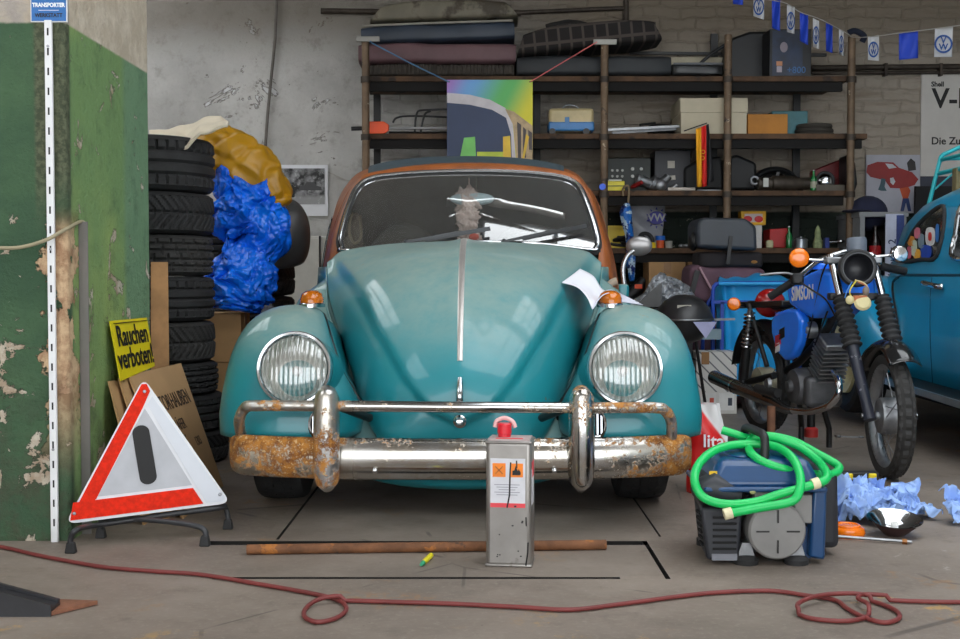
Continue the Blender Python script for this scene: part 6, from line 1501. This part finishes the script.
def q2(pts): return [(W*(a-.5), H*(.5-b)) for a, b in pts]
def art(nm, pts, m, d): MB().prism(q2(pts), .002, TR((0, -.010-d, 0)) @ UPRIGHT).build(nm, m, t, flat=True)
AR = S('art_red', 140, 30, 30, .5); ADK = S('art_black', 40, 38, 40, .5)
art('printed_car', [(.02, .18), (.2, .12), (.5, .13), (.6, .22), (.85, .3), (.97, .42), (.9, .52), (.7, .58), (.45, .57), (.35, .44), (.08, .38), (.0, .3)], AR, .001); art('printed_window', [(.35, .15), (.48, .16), (.56, .22), (.42, .24)], S('art_pale', 190, 190, 196, .5), .003); art('printed_lamp', [(.44, .40), (.5, .39), (.54, .46), (.5, .52), (.45, .48)], S('art_pale', 190, 190, 196, .5), .003)
art('printed_person', [(.28, .4), (.36, .42), (.34, .55), (.38, .62), (.28, .62), (.22, .6), (.26, .5)], S('art_teal', 50, 80, 90, .5), .004); art('printed_person', [(.75, .14), (.82, .06), (.9, .12), (.92, .26), (.78, .28)], ADK, .004)
art('printed_person', [(.62, .58), (.78, .55), (.82, .62), (.78, .74), (.84, .97), (.78, .97), (.74, .8), (.70, .97), (.64, .97), (.68, .74)], S('art_orange', 190, 80, 40, .5), .004); art('printed_trousers', [(.68, .75), (.79, .75), (.84, .97), (.78, .97), (.74, .82), (.70, .97), (.64, .97)], S('art_denim', 40, 60, 110, .5), .0055)
pa, pb = Pw(922, 72, .02), Pw(1030, 196, .02); c = (pa+pb)/2; W = pb.x-pa.x; H = pa.z-pb.z
t = thing('fuel_poster', 'large pale fuel poster with black lettering at the right edge of the wall', 'poster', (c.x, 8.793, c.z)); MB().box((0, 0, 0), (W, .012, H)).build('poster_sheet', S('poster_pale', 196, 192, 186, .6, var=.04), t)
for s_, px, py, sz, bo in (('Shell', 932, 84, .05, .0015), ('V-Power', 933, 99, .20, .004), ('Die Zukunft', 932, 141, .075, .0015)):
    q = Pw(px, py, .03)-Vector(t.location); text_mb(s_, sz, TR((q.x, -.0075, q.z)) @ UPRIGHT, align='LEFT', bold=bo).build('lettering', BK, t, flat=True)
MB().box((0, -.007, -H*.42), (W, .002, H*.16)).build('dark_footer', S('footer_navy', 46, 50, 66, .5), t)
single(MB().box((0, 0, .72), (.30, .03, 1.44)), 'dark_board', DARK, 'dark board leaning on the wall behind the teal roof rack', 'panel', loc=(P(936, 190, 8.6).x, 8.6, 0))
# ---------------------------------------------------------------- the blue car at the right
BC = mat('blue_car_paint', C3(20, 146, 190), .28, var=.05, vs=3, coat=.6)
bc = thing('blue_car', 'blue rounded vintage car at the right edge, its side with stickers on the rear window', 'car', (2.9, 6.0, 0)); bo = Vector(bc.location); CXB = 2.88
ZX = [(.26, 2.19), (.34, 2.145), (.5, 2.115), (.70, 2.11), (.795, 2.125), (.80, 2.135), (.87, 2.15), (1.0, 2.18), (1.13, 2.22), (1.19, 2.275), (1.24, 2.37), (1.29, 2.52), (1.325, 2.70), (1.335, 2.88)]
def body_pt(Y, t):
    k = t*(len(ZX)-1); i = min(int(k), len(ZX)-2); fq = k-i; z = lerp(ZX[i][0], ZX[i+1][0], fq); x = lerp(ZX[i][1], ZX[i+1][1], fq)
    h = interp([(3.05, -.5), (3.2, .0), (3.5, .12), (4.25, .2), (4.62, .95), (4.75, 1), (5.7, 1), (5.95, .985), (6.2, .93), (6.5, .80), (6.8, .58), (7.1, .28), (7.3, -.1), (7.42, -.5)], Y); dx = interp([(3.05, .6), (3.3, .35), (3.9, .14), (4.4, .04), (4.7, 0), (6.0, 0), (6.2, .015), (6.5, .08), (6.8, .2), (7.1, .36), (7.3, .5), (7.42, .62)], Y)
    if z > .8: z = .8+(z-.8)*h
    elif h < 0: z = min(z, .8+h*.6*1)
    x = x+dx*(CXB-x)/(CXB-2.12); return Vector((x, Y, z))
def surf(Y, z):
    lo, hi = 0.0, 1.0
    for _ in range(30):
        m = (lo+hi)/2
        if body_pt(Y, m).z < z: lo = m
        else: hi = m
    return body_pt(Y, lo)
ysm = [3.05+i*(7.42-3.05)/80 for i in range(81)]
bdy = MB()
for s in (0, 1):
    def f(i, j, s=s):
        p = body_pt(ysm[round(i*80)], j); 
        if s: p.x = 2*CXB-p.x
        return p-bo
    bdy.grid(f, 81, 66)
bdy.build('body', BC, bc, sharp=50)
def from_px(px, py, out=0.0):
    Y = 5.8
    for _ in range(40):
        p = P(px, py, Y); s = surf(Y, p.z); Y += (s.x*F/(px-480)-Y)*.5
    p = surf(Y, P(px, py, Y).z); p.x -= out; return p
def patch(px, out, n=7):
    q = [from_px(*c, out) for c in cr([(a, b, 0) for a, b in px], 4, closed=True) for c in [(c.x, c.y)]]
    c = sum(q, Vector())/len(q); cs = surf(c.y, c.z); c.x = cs.x-out; b = MB(); vs = [c]; fs = []; N = len(q)
    for r in range(1, n):
        for p in q:
            m = c.lerp(p, r/(n-1)); m.x = surf(m.y, m.z).x-out; vs.append(m)
    for i in range(N): fs.append((0, 1+i, 1+(i+1) % N))
    for r in range(n-2):
        for i in range(N): a = 1+r*N+i; d = 1+r*N+(i+1) % N; fs.append((a, a+N, d+N, d))
    return b.add([v-bo for v in vs], fs), [p-bo for p in q]
CGL = S('car_side_glass', 44, 50, 50, .06, var=.2, coat=1)
qp = [(903, 261), (906, 247), (915, 229), (929, 214), (943, 206.5), (943.5, 230), (936.5, 257), (922, 259.5)]
pm1, ed = patch(qp, .004); qw = pm1.build('quarter_window', CGL, bc, sharp=180); MB().tube(ed, .011, 8, closed=True).build('window_seal', RUBBER, qw)
dp = [(953.5, 258), (955, 235), (961, 206), (980, 194), (1010, 188), (1016, 200), (1014, 254), (985, 256)]
try:
    pm2, ed = patch(dp, .004); dw = pm2.build('door_window', CGL, bc, sharp=180); MB().tube(ed, .011, 8, closed=True).build('window_trim', CHROME, dw)
except Exception as ex_: print('door window', ex_)
for px, py, w_, h_, c_ in ((918, 233, 5, 9, (200, 110, 130)), (912, 241, 6, 8, (200, 130, 40)), (922, 241, 5, 12, (120, 140, 150)), (931, 236.5, 8, 15, (206, 206, 206)), (915, 248, 5, 13, (190, 200, 180)), (910, 252.5, 4, 10, (190, 90, 110)), (918, 254, 6, 8, (220, 160, 50)), (927, 251.5, 9, 11, (30, 70, 170)), (938, 233, 3, 15, (50, 110, 180))):
    p, _ = patch([(px-w_/2, py-h_/2), (px+w_/2, py-h_/2), (px+w_/2, py+h_/2), (px-w_/2, py+h_/2)], .008, 3); p.build('sticker', S('sticker_%d_%d_%d' % c_, *c_, .5, var=.1, vs=30), qw)
p, _ = patch([(929.6, 233), (932.5, 233), (932.5, 240), (929.6, 240)], .0095, 3); p.build('sticker_mark', S('sticker_redmark', 200, 50, 40, .5), qw)
# belt crease, door gap, handle
def line_on(pts, r, nm, m, out=.0): MB().tube([from_px(*q, out)-bo for q in [(c.x, c.y) for c in cr([(a, b, 0) for a, b in pts], 6)]], r, 8).build(nm, m, bc)
line_on([(893, 282), (897, 278), (905, 275.6), (925, 275.4), (950, 275.6), (990, 276)], .008, 'belt_crease', S('crease_dark', 14, 50, 66, .5))
line_on([(893, 282), (893, 292), (897, 315), (903, 350), (906, 378)], .008, 'fender_welt', BLACK)
line_on([(932, 276), (930.5, 300), (931, 340), (934, 384)], .003, 'door_gap', S('gap_dark', 8, 66, 92, .5))
hp = from_px(937, 285, .03)-bo; MB().tube(cr([hp+Vector((.02, .12, .004)), hp+Vector((-.005, .08, .008)), hp+Vector((0, 0, 0)), hp+Vector((.0, -.08, -.006)), hp+Vector((.02, -.10, -.006))], 6), [.008]+[.014]*23+[.008], 12).build('door_handle', CHROME, bc)
AXY = 6.62
def rfen(i, j):
    ph = R(lerp(-5, 178, i)); v = lerp(-.25, 1, j)*pi/2; Rr = interp([(0, .60), (60, .47), (110, .46), (180, .66)], math.degrees(ph)); r = .325+(Rr-.325)*cos(v); x = 2.17-.185*sin(max(0, v))+.05*(v < 0)
    return Vector((x, AXY-r*cos(ph), .36+r*sin(ph)*.95))-bo
MB().grid(rfen, 44, 22).build('rear_fender', BC, bc, sharp=80, solid=.006)
FYX = 4.18
def ffen(i, j):
    p = rfen(1-i, j); p.y = (FYX-bo.y)-(p.y-(AXY-bo.y)); return p
MB().grid(ffen, 44, 22).build('front_fender', BC, bc, sharp=80, solid=.006)
tyre_mb(.31, .16, Matrix.Translation(Vector((2.12, FYX, .31))-bo) @ frame((-1, 0, 0))).build('front_wheel', RUBBER, bc, sharp=25)
T = Matrix.Translation(Vector((2.09, AXY, .355))-bo) @ frame((-1, 0, 0)); wh = tyre_mb(.31, .16, T).build('rear_wheel', RUBBER, bc, sharp=25)
CRW = S('wheel_cream', 204, 196, 150, .4, var=.06); MB().lathe([(0, .03), (.06, .03), (.075, .01), (.12, .01), (.15, .05), (.175, .075), (.198, .085), (.20, .06)], T, 40, caps=False).build('rim', CRW, wh); MB().lathe([(0, .075), (.03, .072), (.06, .05), (.068, .028)], T, 28, caps=False).build('hub_cap', CHROME, wh)
rb = MB().hexa([(2.03, 4.6, .235), (2.22, 4.6, .235), (2.22, 6.12, .265), (2.03, 6.12, .265)], [(2.03, 4.6, .265), (2.22, 4.6, .265), (2.22, 6.12, .295), (2.03, 6.12, .295)]); rb.v = [v-bo for v in rb.v]
ru = rb.build('running_board', BLACK, bc, bevel=.006); e = MB().bar(Vector((2.022, 4.6, .25))-bo, Vector((2.022, 6.12, .28))-bo, .014, .03); e.build('board_trim', mat('trim_alloy', C3(150, 152, 154), .3, metal=.8), ru)
MB().box(Vector((2.88, 5.6, .22))-bo, (1.3, 2.4, .08)).build('underbody', DARK, bc)
# roof rack
TQ = S('rack_teal', 26, 160, 166, .4)
rk = thing('roof_rack', 'turquoise tubular roof rack on the blue car at the right edge', 'rack', (2.9, 5.8, 1.3)); ko = Vector(rk.location)
def kp(px, py, Y=6.25): return P(px, py, Y)-ko
MB().tube(cr([kp(929, 204), kp(935, 180), kp(940, 160), kp(942, 156), kp(947, 153), kp(975, 143), kp(1040, 136)], 6), .011, 10).build('end_hoop', TQ, rk)
MB().tube([kp(942, 159), kp(1040, 155)], .010, 10).build('rail', TQ, rk); MB().tube([kp(940, 173), kp(965, 167), kp(1040, 160)], .010, 10).build('rail', TQ, rk); MB().tube([kp(935, 189), kp(957, 170)], .005, 8).build('brace', TQ, rk)
c1 = kp(941, 160); MB().tube([c1, c1+Vector((.0, -1.1, .0))], .010, 10).build('side_rail', TQ, rk); c2 = kp(938, 174); MB().tube([c2, c2+Vector((0, -1.1, 0))], .010, 10).build('side_rail', TQ, rk); MB().tube([c1+Vector((0, -1.1, 0)), kp(929, 204)+Vector((0, -1.1, 0))], .011, 10).build('side_post', TQ, rk)
single(MB().box((0, 0, 0), (.10, .06, .16)), 'wooden_case', S('case_wood', 120, 108, 74, .7), 'corner of a wooden case carried on the turquoise roof rack', 'case', loc=P(964, 184, 6.0), bevel=.006)
# ---------------------------------------------------------------- generator, hoses, rags, fuel can
GX, GY = .795, 3.30
gen = thing('generator', 'blue and black petrol generator with a round grey cover, on the floor', 'generator', (GX, GY, 0))
GB_ = S('generator_blue', 14, 60, 104, .35, var=.08, coat=.3); GBL = S('generator_black', 40, 42, 48, .5, var=.15); GGR = S('generator_grey', 128, 126, 124, .5, var=.1, bump=.03)
cov = MB().lathe([(.078, .06), (.080, .0), (.078, -.012), (.05, -.02), (0, -.022)], TR((.024, 0, .098)) @ frame((0, -1, 0)) @ TR(s=(1, 1, -1)), 44).build('recoil_cover', GGR, gen)
MB().lathe([(.079, 0), (.0795, .012), (.074, .019), (.03, .023), (0, .0235)], TR((.024, -.002, .098)) @ frame((0, -1, 0)), 44).build('cover_face', GGR, cov)
for a in range(4): MB().box((0, .042, .0245), (.004, .036, .003), TR((.024, -.002, .098)) @ frame((0, -1, 0)) @ Matrix.Rotation(a*pi/2, 4, 'Z')).build('cover_slot', BLACK, cov)
MB().box((.024, .15, .105), (.15, .22, .16)).build('engine_block', S('gen_engine', 70, 70, 72, .5), gen, bevel=.01)
MB().box((.03, .02, .192), (.13, .03, .05)).build('bracket_plate', GGR, gen, bevel=.004); MB().box((.10, .015, .155), (.05, .03, .08)).build('bracket_plate', GGR, gen, bevel=.004)
gr = MB().hexa([(-.166, .0, .012), (-.075, 0, .012), (-.075, .22, .012), (-.150, .22, .012)], [(-.185, .0, .158), (-.068, 0, .158), (-.068, .22, .158), (-.165, .22, .158)]).build('side_cover', GBL, gen, bevel=.01)
for k in range(6): MB().box((-.118, -.003, .045+k*.0175), (.066, .006, .0065)).build('vent_slot', S('slot_dark', 10, 10, 12, .8), gr, bevel=.002)
for k in range(6): MB().box((-.172-.002*k, .05, .05+k*.0175), (.006, .05, .006)).build('vent_slot', S('slot_dark', 10, 10, 12, .8), gr)
MB().box((-.118, -.003, .022), (.07, .004, .018)).build('scuffed_edge', S('scuff_grey', 120, 122, 130, .6), gr)
MB().tube([(-.18, .02, .205), (-.15, .02, .215), (-.10, .02, .195), (-.072, .02, .19)], [.034, .042, .034, .026], 18).build('air_filter_cover', GBL, gen); MB().box((-.13, .08, .205), (.12, .14, .08)).build('muffler_guard', GBL, gen, bevel=.02)
MB().lathe([(.018, 0), (.016, .02), (0, .022)], TR((-.09, -.01, .163)) @ frame((-.2, -1, 0)), 16).build('tap', mat('brass_tap', C3(120, 84, 60), .5, metal=.5), gen)
tk = MB().hexa([(-.175, -.01, .215), (.155, -.01, .215), (.155, .28, .22), (-.175, .28, .22)], [(-.125, .035, .290), (.125, .035, .290), (.125, .24, .295), (-.125, .24, .295)]).build('fuel_tank', GB_, gen, bevel=.022, seg=4)
MB().box((-.008, .13, .212), (.34, .30, .014)).build('tank_lip', GB_, gen, bevel=.005)
for k in range(3): MB().ball((-.06+.06*k, .12, .292), (.035, .07, .008)).build('tank_rib', GB_, tk)
MB().box((-.148, .012, .243), (.022, .004, .032), None).build('yellow_sticker', S('gen_yellow', 216, 176, 20, .5), tk)
MB().hexa([(.118, .0, .02), (.162, .0, .012), (.166, .05, .012), (.118, .05, .02)], [(.128, .0, .215), (.166, .0, .215), (.166, .05, .215), (.128, .05, .215)]).build('frame_leg', GB_, gen, bevel=.008)
MB().prism([(.06, .03), (.13, .01), (.13, .09), (.09, .12)], .03, TR((0, .06, 0)) @ UPRIGHT).build('frame_foot_plate', GB_, gen)
MB().hexa([(.16, .10, .02), (.235, .10, .02), (.235, .30, .02), (.16, .30, .02)], [(.15, .08, .25), (.222, .08, .25), (.222, .30, .25), (.15, .30, .25)]).build('control_box', GBL, gen, bevel=.022, seg=3)
for x in (-.055, .085):
    MB().hexa([(x-.03, .005, .012), (x+.025, .005, .012), (x+.025, .04, .012), (x-.03, .04, .012)], [(x-.012, .005, .06), (x+.012, .005, .06), (x+.012, .04, .06), (x-.012, .04, .06)]).build('engine_foot', ALU, gen)
    MB().lathe([(0, 0), (.03, 0), (.032, .014), (.022, .024), (0, .026)], TR((x, .012, 0), s=(1.1, 1, 1)), 20).build('rubber_foot', RUBBER, gen)
for x in (-.12, .13): MB().lathe([(0, 0), (.03, 0), (.03, .02), (0, .022)], TR((x, .25, 0)), 16).build('rubber_foot', RUBBER, gen)
MB().tube(cr([(.004, .055, .285), (.006, .06, .335), (.004, .075, .352), (-.002, .11, .356), (-.012, .20, .356), (-.014, .23, .34), (-.014, .24, .29)], 6), .0125, 12).build('carry_handle', BLACKP, gen)
MB().lathe([(.009, 0), (.009, .005), (0, .006)], TR((-.045, -.014, .208)) @ frame((0, -1, 0)), 6).build('bolt', mat('zinc', C3(180, 170, 120), .35, metal=.8), gen)
hs = [(722, 430, 3.50), (735, 434, 3.49), (748, 438, 3.49), (768, 436, 3.49), (793, 441, 3.49), (820, 455, 3.47), (836, 464, 3.45), (839, 469, 3.43), (833, 474, 3.40), (818, 474.5, 3.37), (793, 471, 3.33), (768, 464, 3.33), (753, 455, 3.35), (748.5, 446, 3.42), (753, 438.5, 3.46), (770, 438, 3.45), (785, 441, 3.43), (800, 447, 3.42), (816, 459, 3.38), (826, 472, 3.30), (825, 480, 3.26), (810, 485.5, 3.255), (780, 494, 3.25), (755, 502, 3.245), (725, 504, 3.24), (703, 497, 3.25), (694.5, 480, 3.27), (700, 462.6, 3.33), (717.6, 449, 3.38), (745, 444, 3.41), (775, 446.5, 3.38), (792, 457.6, 3.32), (800, 475, 3.27), (799, 492, 3.235), (790, 502, 3.225), (755, 508.5, 3.22), (726, 514, 3.22)]
hose = thing('garden_hose', 'bright green hose coiled loosely over the generator', 'hose', (GX, GY, .3)); ho = Vector(hose.location)
MB().tube(cr([P(*q)-ho for q in hs], 7), .0122, 14).build('hose_tube', mat('green_hose', C3(16, 186, 92), .35, var=.06), hose)
for a, b in (((812, 484.6, 3.255), (819, 482.5, 3.257)), ((724, 514.5, 3.22), (732, 512.5, 3.22))): MB().cyl(P(*a)-ho, P(*b)-ho, .0155).build('hose_coupling', S('coupling_cream', 216, 206, 170, .5), hose)
# rags ---------------------------------------------------------------------------------
RAG = mat('blue_wipe', C3(158, 188, 236), .85, var=.10, vs=6)
def wipes(c, sheets, name, label):
    """thrown down paper wipes: several creased sheets in one heap; each (dx, dy, size, height, lean, turn, seed)"""
    mb = MB()
    for dx, dy, sz, ht, lean, turn, sd in sheets:
        o = Vector((sd*3.3, sd*7.1, sd*1.9)); Rm = Matrix.Rotation(turn, 3, 'Z') @ Matrix.Rotation(lean, 3, 'X')
        def f(i, j):
            x, y = 2*i-1, 2*j-1; q = Vector((x*1.5, y*1.5, 0))+o
            rid = lambda v: 1-abs(noise.noise(v))*2.4
            z = .85*rid(q*.9)+.34*rid(q*1.9+Vector((3, 1, 0)))
            wx = .36*noise.noise(q*1.2+Vector((2, 0, 7)))+.05*noise.noise(q*3+Vector((1, 0, 2))); wy = .36*noise.noise(q*1.2+Vector((0, 4, 3)))+.05*noise.noise(q*3+Vector((0, 6, 2)))
            p = Rm @ Vector(((x*.8+wx)*sz, (y*.8+wy)*sz, z*ht))
            p += Vector((c[0]+dx, c[1]+dy, ht*.35)); p.z += abs(sin(lean))*sz*.55
            if p.z < .004: p.z = .004+.003*abs(sin(i*30+j*17))
            return p
        mb.grid(f, 60, 60)
    return single(mb, name, RAG, label, 'rag', sharp=180)
c = P(868, 500, 3.92)
wipes((c.x, 3.92), [(-.05, .02, .085, .07, .5, .3, 1), (.04, .0, .08, .055, .25, 1.2, 2), (.0, -.06, .08, .045, .0, 2.2, 3), (-.08, -.03, .06, .05, .4, -.5, 4), (.02, .05, .075, .06, .8, .1, 6)], 'cleaning_rag', 'crumpled light blue wipes heaped beside the generator')
c = P(905, 500, 3.98)
wipes((c.x, 3.98), [(.0, .0, .07, .03, 1.25, .5, 5), (.03, -.03, .065, .03, .2, 1.5, 9), (-.03, -.02, .06, .04, .7, -.4, 12)], 'cleaning_rag', 'light blue wipe with a standing peak behind the reflector bowl')
c = P(962, 510, 3.88)
wipes((c.x, 3.88), [(.0, .0, .075, .05, .7, .2, 15), (-.01, -.03, .065, .04, .2, 1.0, 18)], 'cleaning_rag', 'light blue wipe lying alone at the right edge of the floor')
# small parts case
cc = G(858, 497); t = thing('parts_case', 'open black parts case with yellow clips standing behind the blue wipes', 'case', (cc.x, 4.33, 0)); cw = P(876, 480, 4.33).x-P(838, 480, 4.33).x
chh = P(858, 473, 4.33).z; MB().box((0, .02, chh/2), (cw, .03, chh)).build('lid', S('case_lid', 112, 124, 148, .4), t, bevel=.004); MB().box((0, .0, chh-.02), (cw+.006, .05, .05)).build('rim', BLACKP, t, bevel=.004)
for x in (-.04, .045): MB().box((x, -.03, chh-.008), (.028, .014, .022)).build('clip', S('clip_yellow', 230, 206, 24, .5), t, bevel=.004)
# reflector bowl
rc = G(897, 537); T = TR((0, 0, .0))
t = thing('reflector_bowl', 'loose headlamp reflector bowl lying face up on the floor', 'reflector', (rc.x, rc.y+.03, 0), (.18, 0, 0))
MB().lathe([(.026, .0), (.05, .022), (.072, .045), (.078, .052), (.082, .053)], T, 40, caps=False).build('bowl_back', mat('bowl_back', C3(84, 62, 62), .4, metal=.5), t, sharp=80); MB().lathe([(0, .012), (.03, .014), (.055, .03), (.074, .050), (.083, .055)], T, 40, caps=False).build('mirror_face', CHROME, t, sharp=180)
MB().lathe([(0, .012), (.012, .012), (.012, .04), (0, .042)], T, 16).build('bulb', S('bulb_white', 230, 230, 226, .3), t)
ol = G(850, 538); t = thing('amber_lens', 'loose round orange lamp lens on the floor beside the generator', 'lens', (ol.x, ol.y+.03, 0)); MB().lathe([(0, .0), (.05, 0), (.055, .012), (.052, .026), (.03, .034), (0, .035)], None, 32).build('lens_body', IND, t); MB().torus(.036, .004, TR((0, 0, .033))).build('lens_ring', IND, t)
r0_, r1_ = G(832, 536, .012), G(912, 542, .008); t = thing('screwdriver', 'thin steel rod with a brass nut lying before the orange lens', 'tool', r0_); MB().cyl((0, 0, 0), r1_-r0_, .0045).build('rod', STEEL, t); MB().cyl((r1_-r0_)*.88, (r1_-r0_)*.94, .009, n=6).build('nut', mat('brass', C3(150, 100, 60), .4, metal=.7), t)
# fuel can -----------------------------------------------------------------------------
ang = .30
fc_ = thing('fuel_can', 'tall dented tin can with hazard label and red cap standing before the bumper', 'can', (P(510.5, 560, 3.32).x, 3.325, 0), (0, 0, -.13)); W, D, H = .126, .105, .348
TIN = mat('tin_plate', C3(150, 146, 142), .38, metal=.75, var=.12, vs=8, spots=[(C3(110, 102, 96), 9, .62, .1)], bump=.03, bs=20)
MB().box((0, 0, H/2), (W, D, H)).build('can_body', TIN, fc_, bevel=.012, seg=3)
for z in (.004, H-.004): MB().box((0, 0, z), (W+.004, D+.004, .008)).build('rim', TIN, fc_, bevel=.0035)
MB().box((-.0, 0, H+.002), (W-.012, D-.012, .004)).build('can_top', S('can_top', 178, 160, 158, .5, var=.15), fc_); MB().box((.0, -.03, H+.0045), (W*.6, .012, .001)).build('red_print', S('can_red', 206, 44, 50, .5), fc_)
MB().lathe([(0, 0), (.018, 0), (.018, .012), (.02, .014), (.02, .04), (.017, .043), (0, .043)], TR((-.018, .01, H)), 24).build('cap', S('cap_red', 206, 30, 46, .35, coat=.3), fc_)
MB().tube(cr([(-.045, .01, H+.03), (-.04, .01, H+.047), (-.018, .01, H+.056), (.004, .01, H+.047), (.012, .01, H+.03)], 5), .006, 10).build('carry_loop', S('loop_pale', 226, 176, 176, .4), fc_)
f = -D/2-.0006
LB = S('label_white', 206, 206, 212, .5, var=.06, vs=20)
MB().box((-.002, f, .236), (.096, .001, .128)).build('paper_label', LB, fc_)
MB().box((-.002, f-.0006, .171), (.096, .001, .012)).build('red_band', S('label_red2', 224, 66, 76, .5), fc_)
HZ = S('hazard_orange', 240, 132, 26, .5)
for x in (-.026, .022): MB().box((x, f-.0008, .268), (.036, .001, .038)).build('hazard_square', HZ, fc_)
MB().bar((-.036, f-.0018, .258), (-.016, f-.0018, .278), .003, .001).build('hazard_cross', BK, fc_); MB().bar((-.036, f-.0018, .278), (-.016, f-.0018, .258), .003, .001).build('hazard_cross', BK, fc_)
MB().prism([(-.011, 0), (.011, 0), (.012, .007), (.006, .017), (.004, .011), (-.002, .026), (-.006, .013), (-.011, .012)], .001, TR((.022, f-.0014, .255)) @ UPRIGHT).build('flame_mark', BK, fc_)
for k in range(5): MB().box((-.004, f-.0008, .228-.007*k), (.07-.012*(k % 3), .001, .0018)).build('print_line', S('print_grey', 150, 150, 160, .6), fc_)
MB().box((W/2+.0008, -.015, .268), (.001, .055, .042)).build('red_patch', S('label_red2', 224, 66, 76, .5), fc_); MB().box((W/2+.0004, -.015, .22), (.001, .06, .10)).build('side_label', LB, fc_)
BLK = S('paint_drip', 18, 18, 20, .3, var=0)
for pts, r in (([(.006, .29), (.004, .25), (.003, .2), (-.004, .165)], .0022), ([(.022, .295), (.023, .275)], .002), ([(.054, .07), (.053, .04), (.048, .006)], .002), ([(.048, .14), (.049, .115)], .0018), ([(.016, .168), (.022, .170)], .0025)):
    MB().tube([(x, f-.001, z) for x, z in pts], r, 6).build('paint_drip', BLK, fc_)
rr = random.Random(4)
for k in range(9): MB().ball((rr.uniform(-.045, .045), f, rr.uniform(.02, .15)), (.0015+.002*rr.random(), .0008, .002)).build('paint_drop', BLK, fc_)
# bar, crayon, red air hose ----------------------------------------------------------------
a, b = G(247, 554.5), G(606, 549.5); a.z = b.z = .0145
single(MB().cyl(a, b, .0145, n=18), 'rusty_bar', mat('rusty_iron', C3(112, 72, 44), .8, var=.35, vs=14, spots=[(C3(168, 104, 44), 18, .56, .08), (C3(64, 48, 40), 9, .58, .08)], bump=.2, bs=90), 'long rusty iron bar lying on the floor behind the fuel can', 'bar')
a, b = G(421, 567.5), G(431, 558); a.z = b.z = .0075; t = thing('wax_crayon', 'short yellow crayon with a green tip lying on the floor plate', 'crayon', a); MB().cyl((b-a)*.2, b-a, .0075, n=10).build('stick', S('crayon_yellow', 226, 214, 30, .5), t); MB().cyl((0, 0, 0), (b-a)*.2, .004, .0075, n=10).build('tip', S('crayon_green', 50, 150, 110, .5), t)
rh = [(-600, 575), (-300, 552), (-60, 541), (0, 549), (40, 558), (100, 569), (150, 573.5), (200, 577), (255, 586), (295, 593), (325, 599), (342, 605), (346, 613), (336, 621), (318, 625), (305, 620), (306, 611), (318, 605), (345, 603.5), (400, 605), (450, 606.5), (520, 610), (570, 612.5), (620, 607), (680, 599), (720, 595), (770, 593.5), (805, 598), (835, 603), (848, 612), (866, 621), (885, 625.5), (899, 621), (895, 613), (872, 604), (850, 601), (820, 603), (800, 610), (799, 617), (815, 622), (845, 624), (866, 620), (868, 612), (858, 606), (864, 602), (890, 603), (930, 604.5), (975, 605), (1200, 607), (1500, 600)]
pts = [G(x, y) for x, y in rh]; sm_ = cr(pts, 8); 
for i, p in enumerate(sm_):
    u = i/8; p.z = .007
    if 13.5 < u < 18: p.z += .012*smooth(16, 18, u)
    if 25 < u < 28: p.z += .0
    if 34 < u < 38 or 41.5 < u < 45: p.z += .012
single(MB().tube(sm_, .0056, 10), 'air_hose', S('red_hose', 112, 44, 42, .55, var=.15, vs=8), 'dull red air hose snaking across the floor in front with two loops', 'hose', sharp=180)
# paper on the bonnet, plush garland behind the windscreen -----------------------------------
def rows(R_, nu=24, nv=12):
    cs = [cr([P(*q) for q in r], 8) for r in R_]
    def f(i, j):
        k = j*(len(cs)-1); a = min(int(k), len(cs)-2); g = k-a
        def at(c): x = i*(len(c)-1); m = min(int(x), len(c)-2); return c[m].lerp(c[m+1], x-m)
        return at(cs[a]).lerp(at(cs[a+1]), g)
    return MB().grid(f, nu, nv)
PAP = S('paper_white', 226, 226, 234, .8, var=.02)
pt_ = thing('paper_booklet', 'open white paper booklet draped over the right edge of the teal bonnet', 'paper', P(592, 300, 4.3)); o = Vector(pt_.location)
m = rows([[(580, 269, 4.62), (593, 276, 4.55), (601, 288, 4.48), (607, 292, 4.46)], [(571, 276, 4.50), (585, 284, 4.44), (595, 296, 4.36), (600, 300, 4.34)], [(562, 282.5, 4.38), (577, 287, 4.35), (587, 297, 4.27), (592.5, 309.5, 4.24)]]); m.v = [v-o for v in m.v]; m.build('page', PAP, pt_, sharp=180, solid=.003)
m = rows([[(601, 293, 4.44), (611, 290, 4.46), (625, 296, 4.46), (643, 305, 4.46)], [(593, 309, 4.24), (601, 296.5, 4.24), (611, 293.5, 4.26), (621, 302, 4.30)]]); m.v = [v-o for v in m.v]; m.build('page', S('paper_shade', 214, 214, 228, .8, var=.02), pt_, sharp=180, solid=.003)
PLU = S('plush_pink', 214, 188, 180, .95, var=.1, vs=30)
t = thing('plush_garland', 'pale pink fluffy garland hanging behind the windscreen of the teal car', 'garland', ws(468, 240, .16)+Vector((CX, CY, 0))); o = Vector(t.location)
wsw = lambda px, py, d=.16: ws(px, py, d)+Vector((CX, CY, 0))-o
def fluffy(a, b, rx, seed, nm):
    b_ = MB(); crumple_blob(b_, (a+b)/2, (rx, rx*.6, (a-b).length/2), .42, 4.2, seed, 60, 50); return b_.build(nm, PLU, t, sharp=180)
fluffy(wsw(469, 190), wsw(468, 216), .058, 2, 'garland_tuft'); fluffy(wsw(468, 206), wsw(468, 232), .054, 5, 'garland_tuft'); fluffy(wsw(470, 234, .14), wsw(470, 246, .12), .06, 7, 'garland_tuft')
MB().cyl(wsw(469, 178, .1), wsw(469, 192, .14), .003).build('garland_string', PLU, t)
MB().ball(wsw(474, 237, .08), (.022, .012, .016)).build('red_bow', S('bow_red', 214, 90, 76, .7), t)
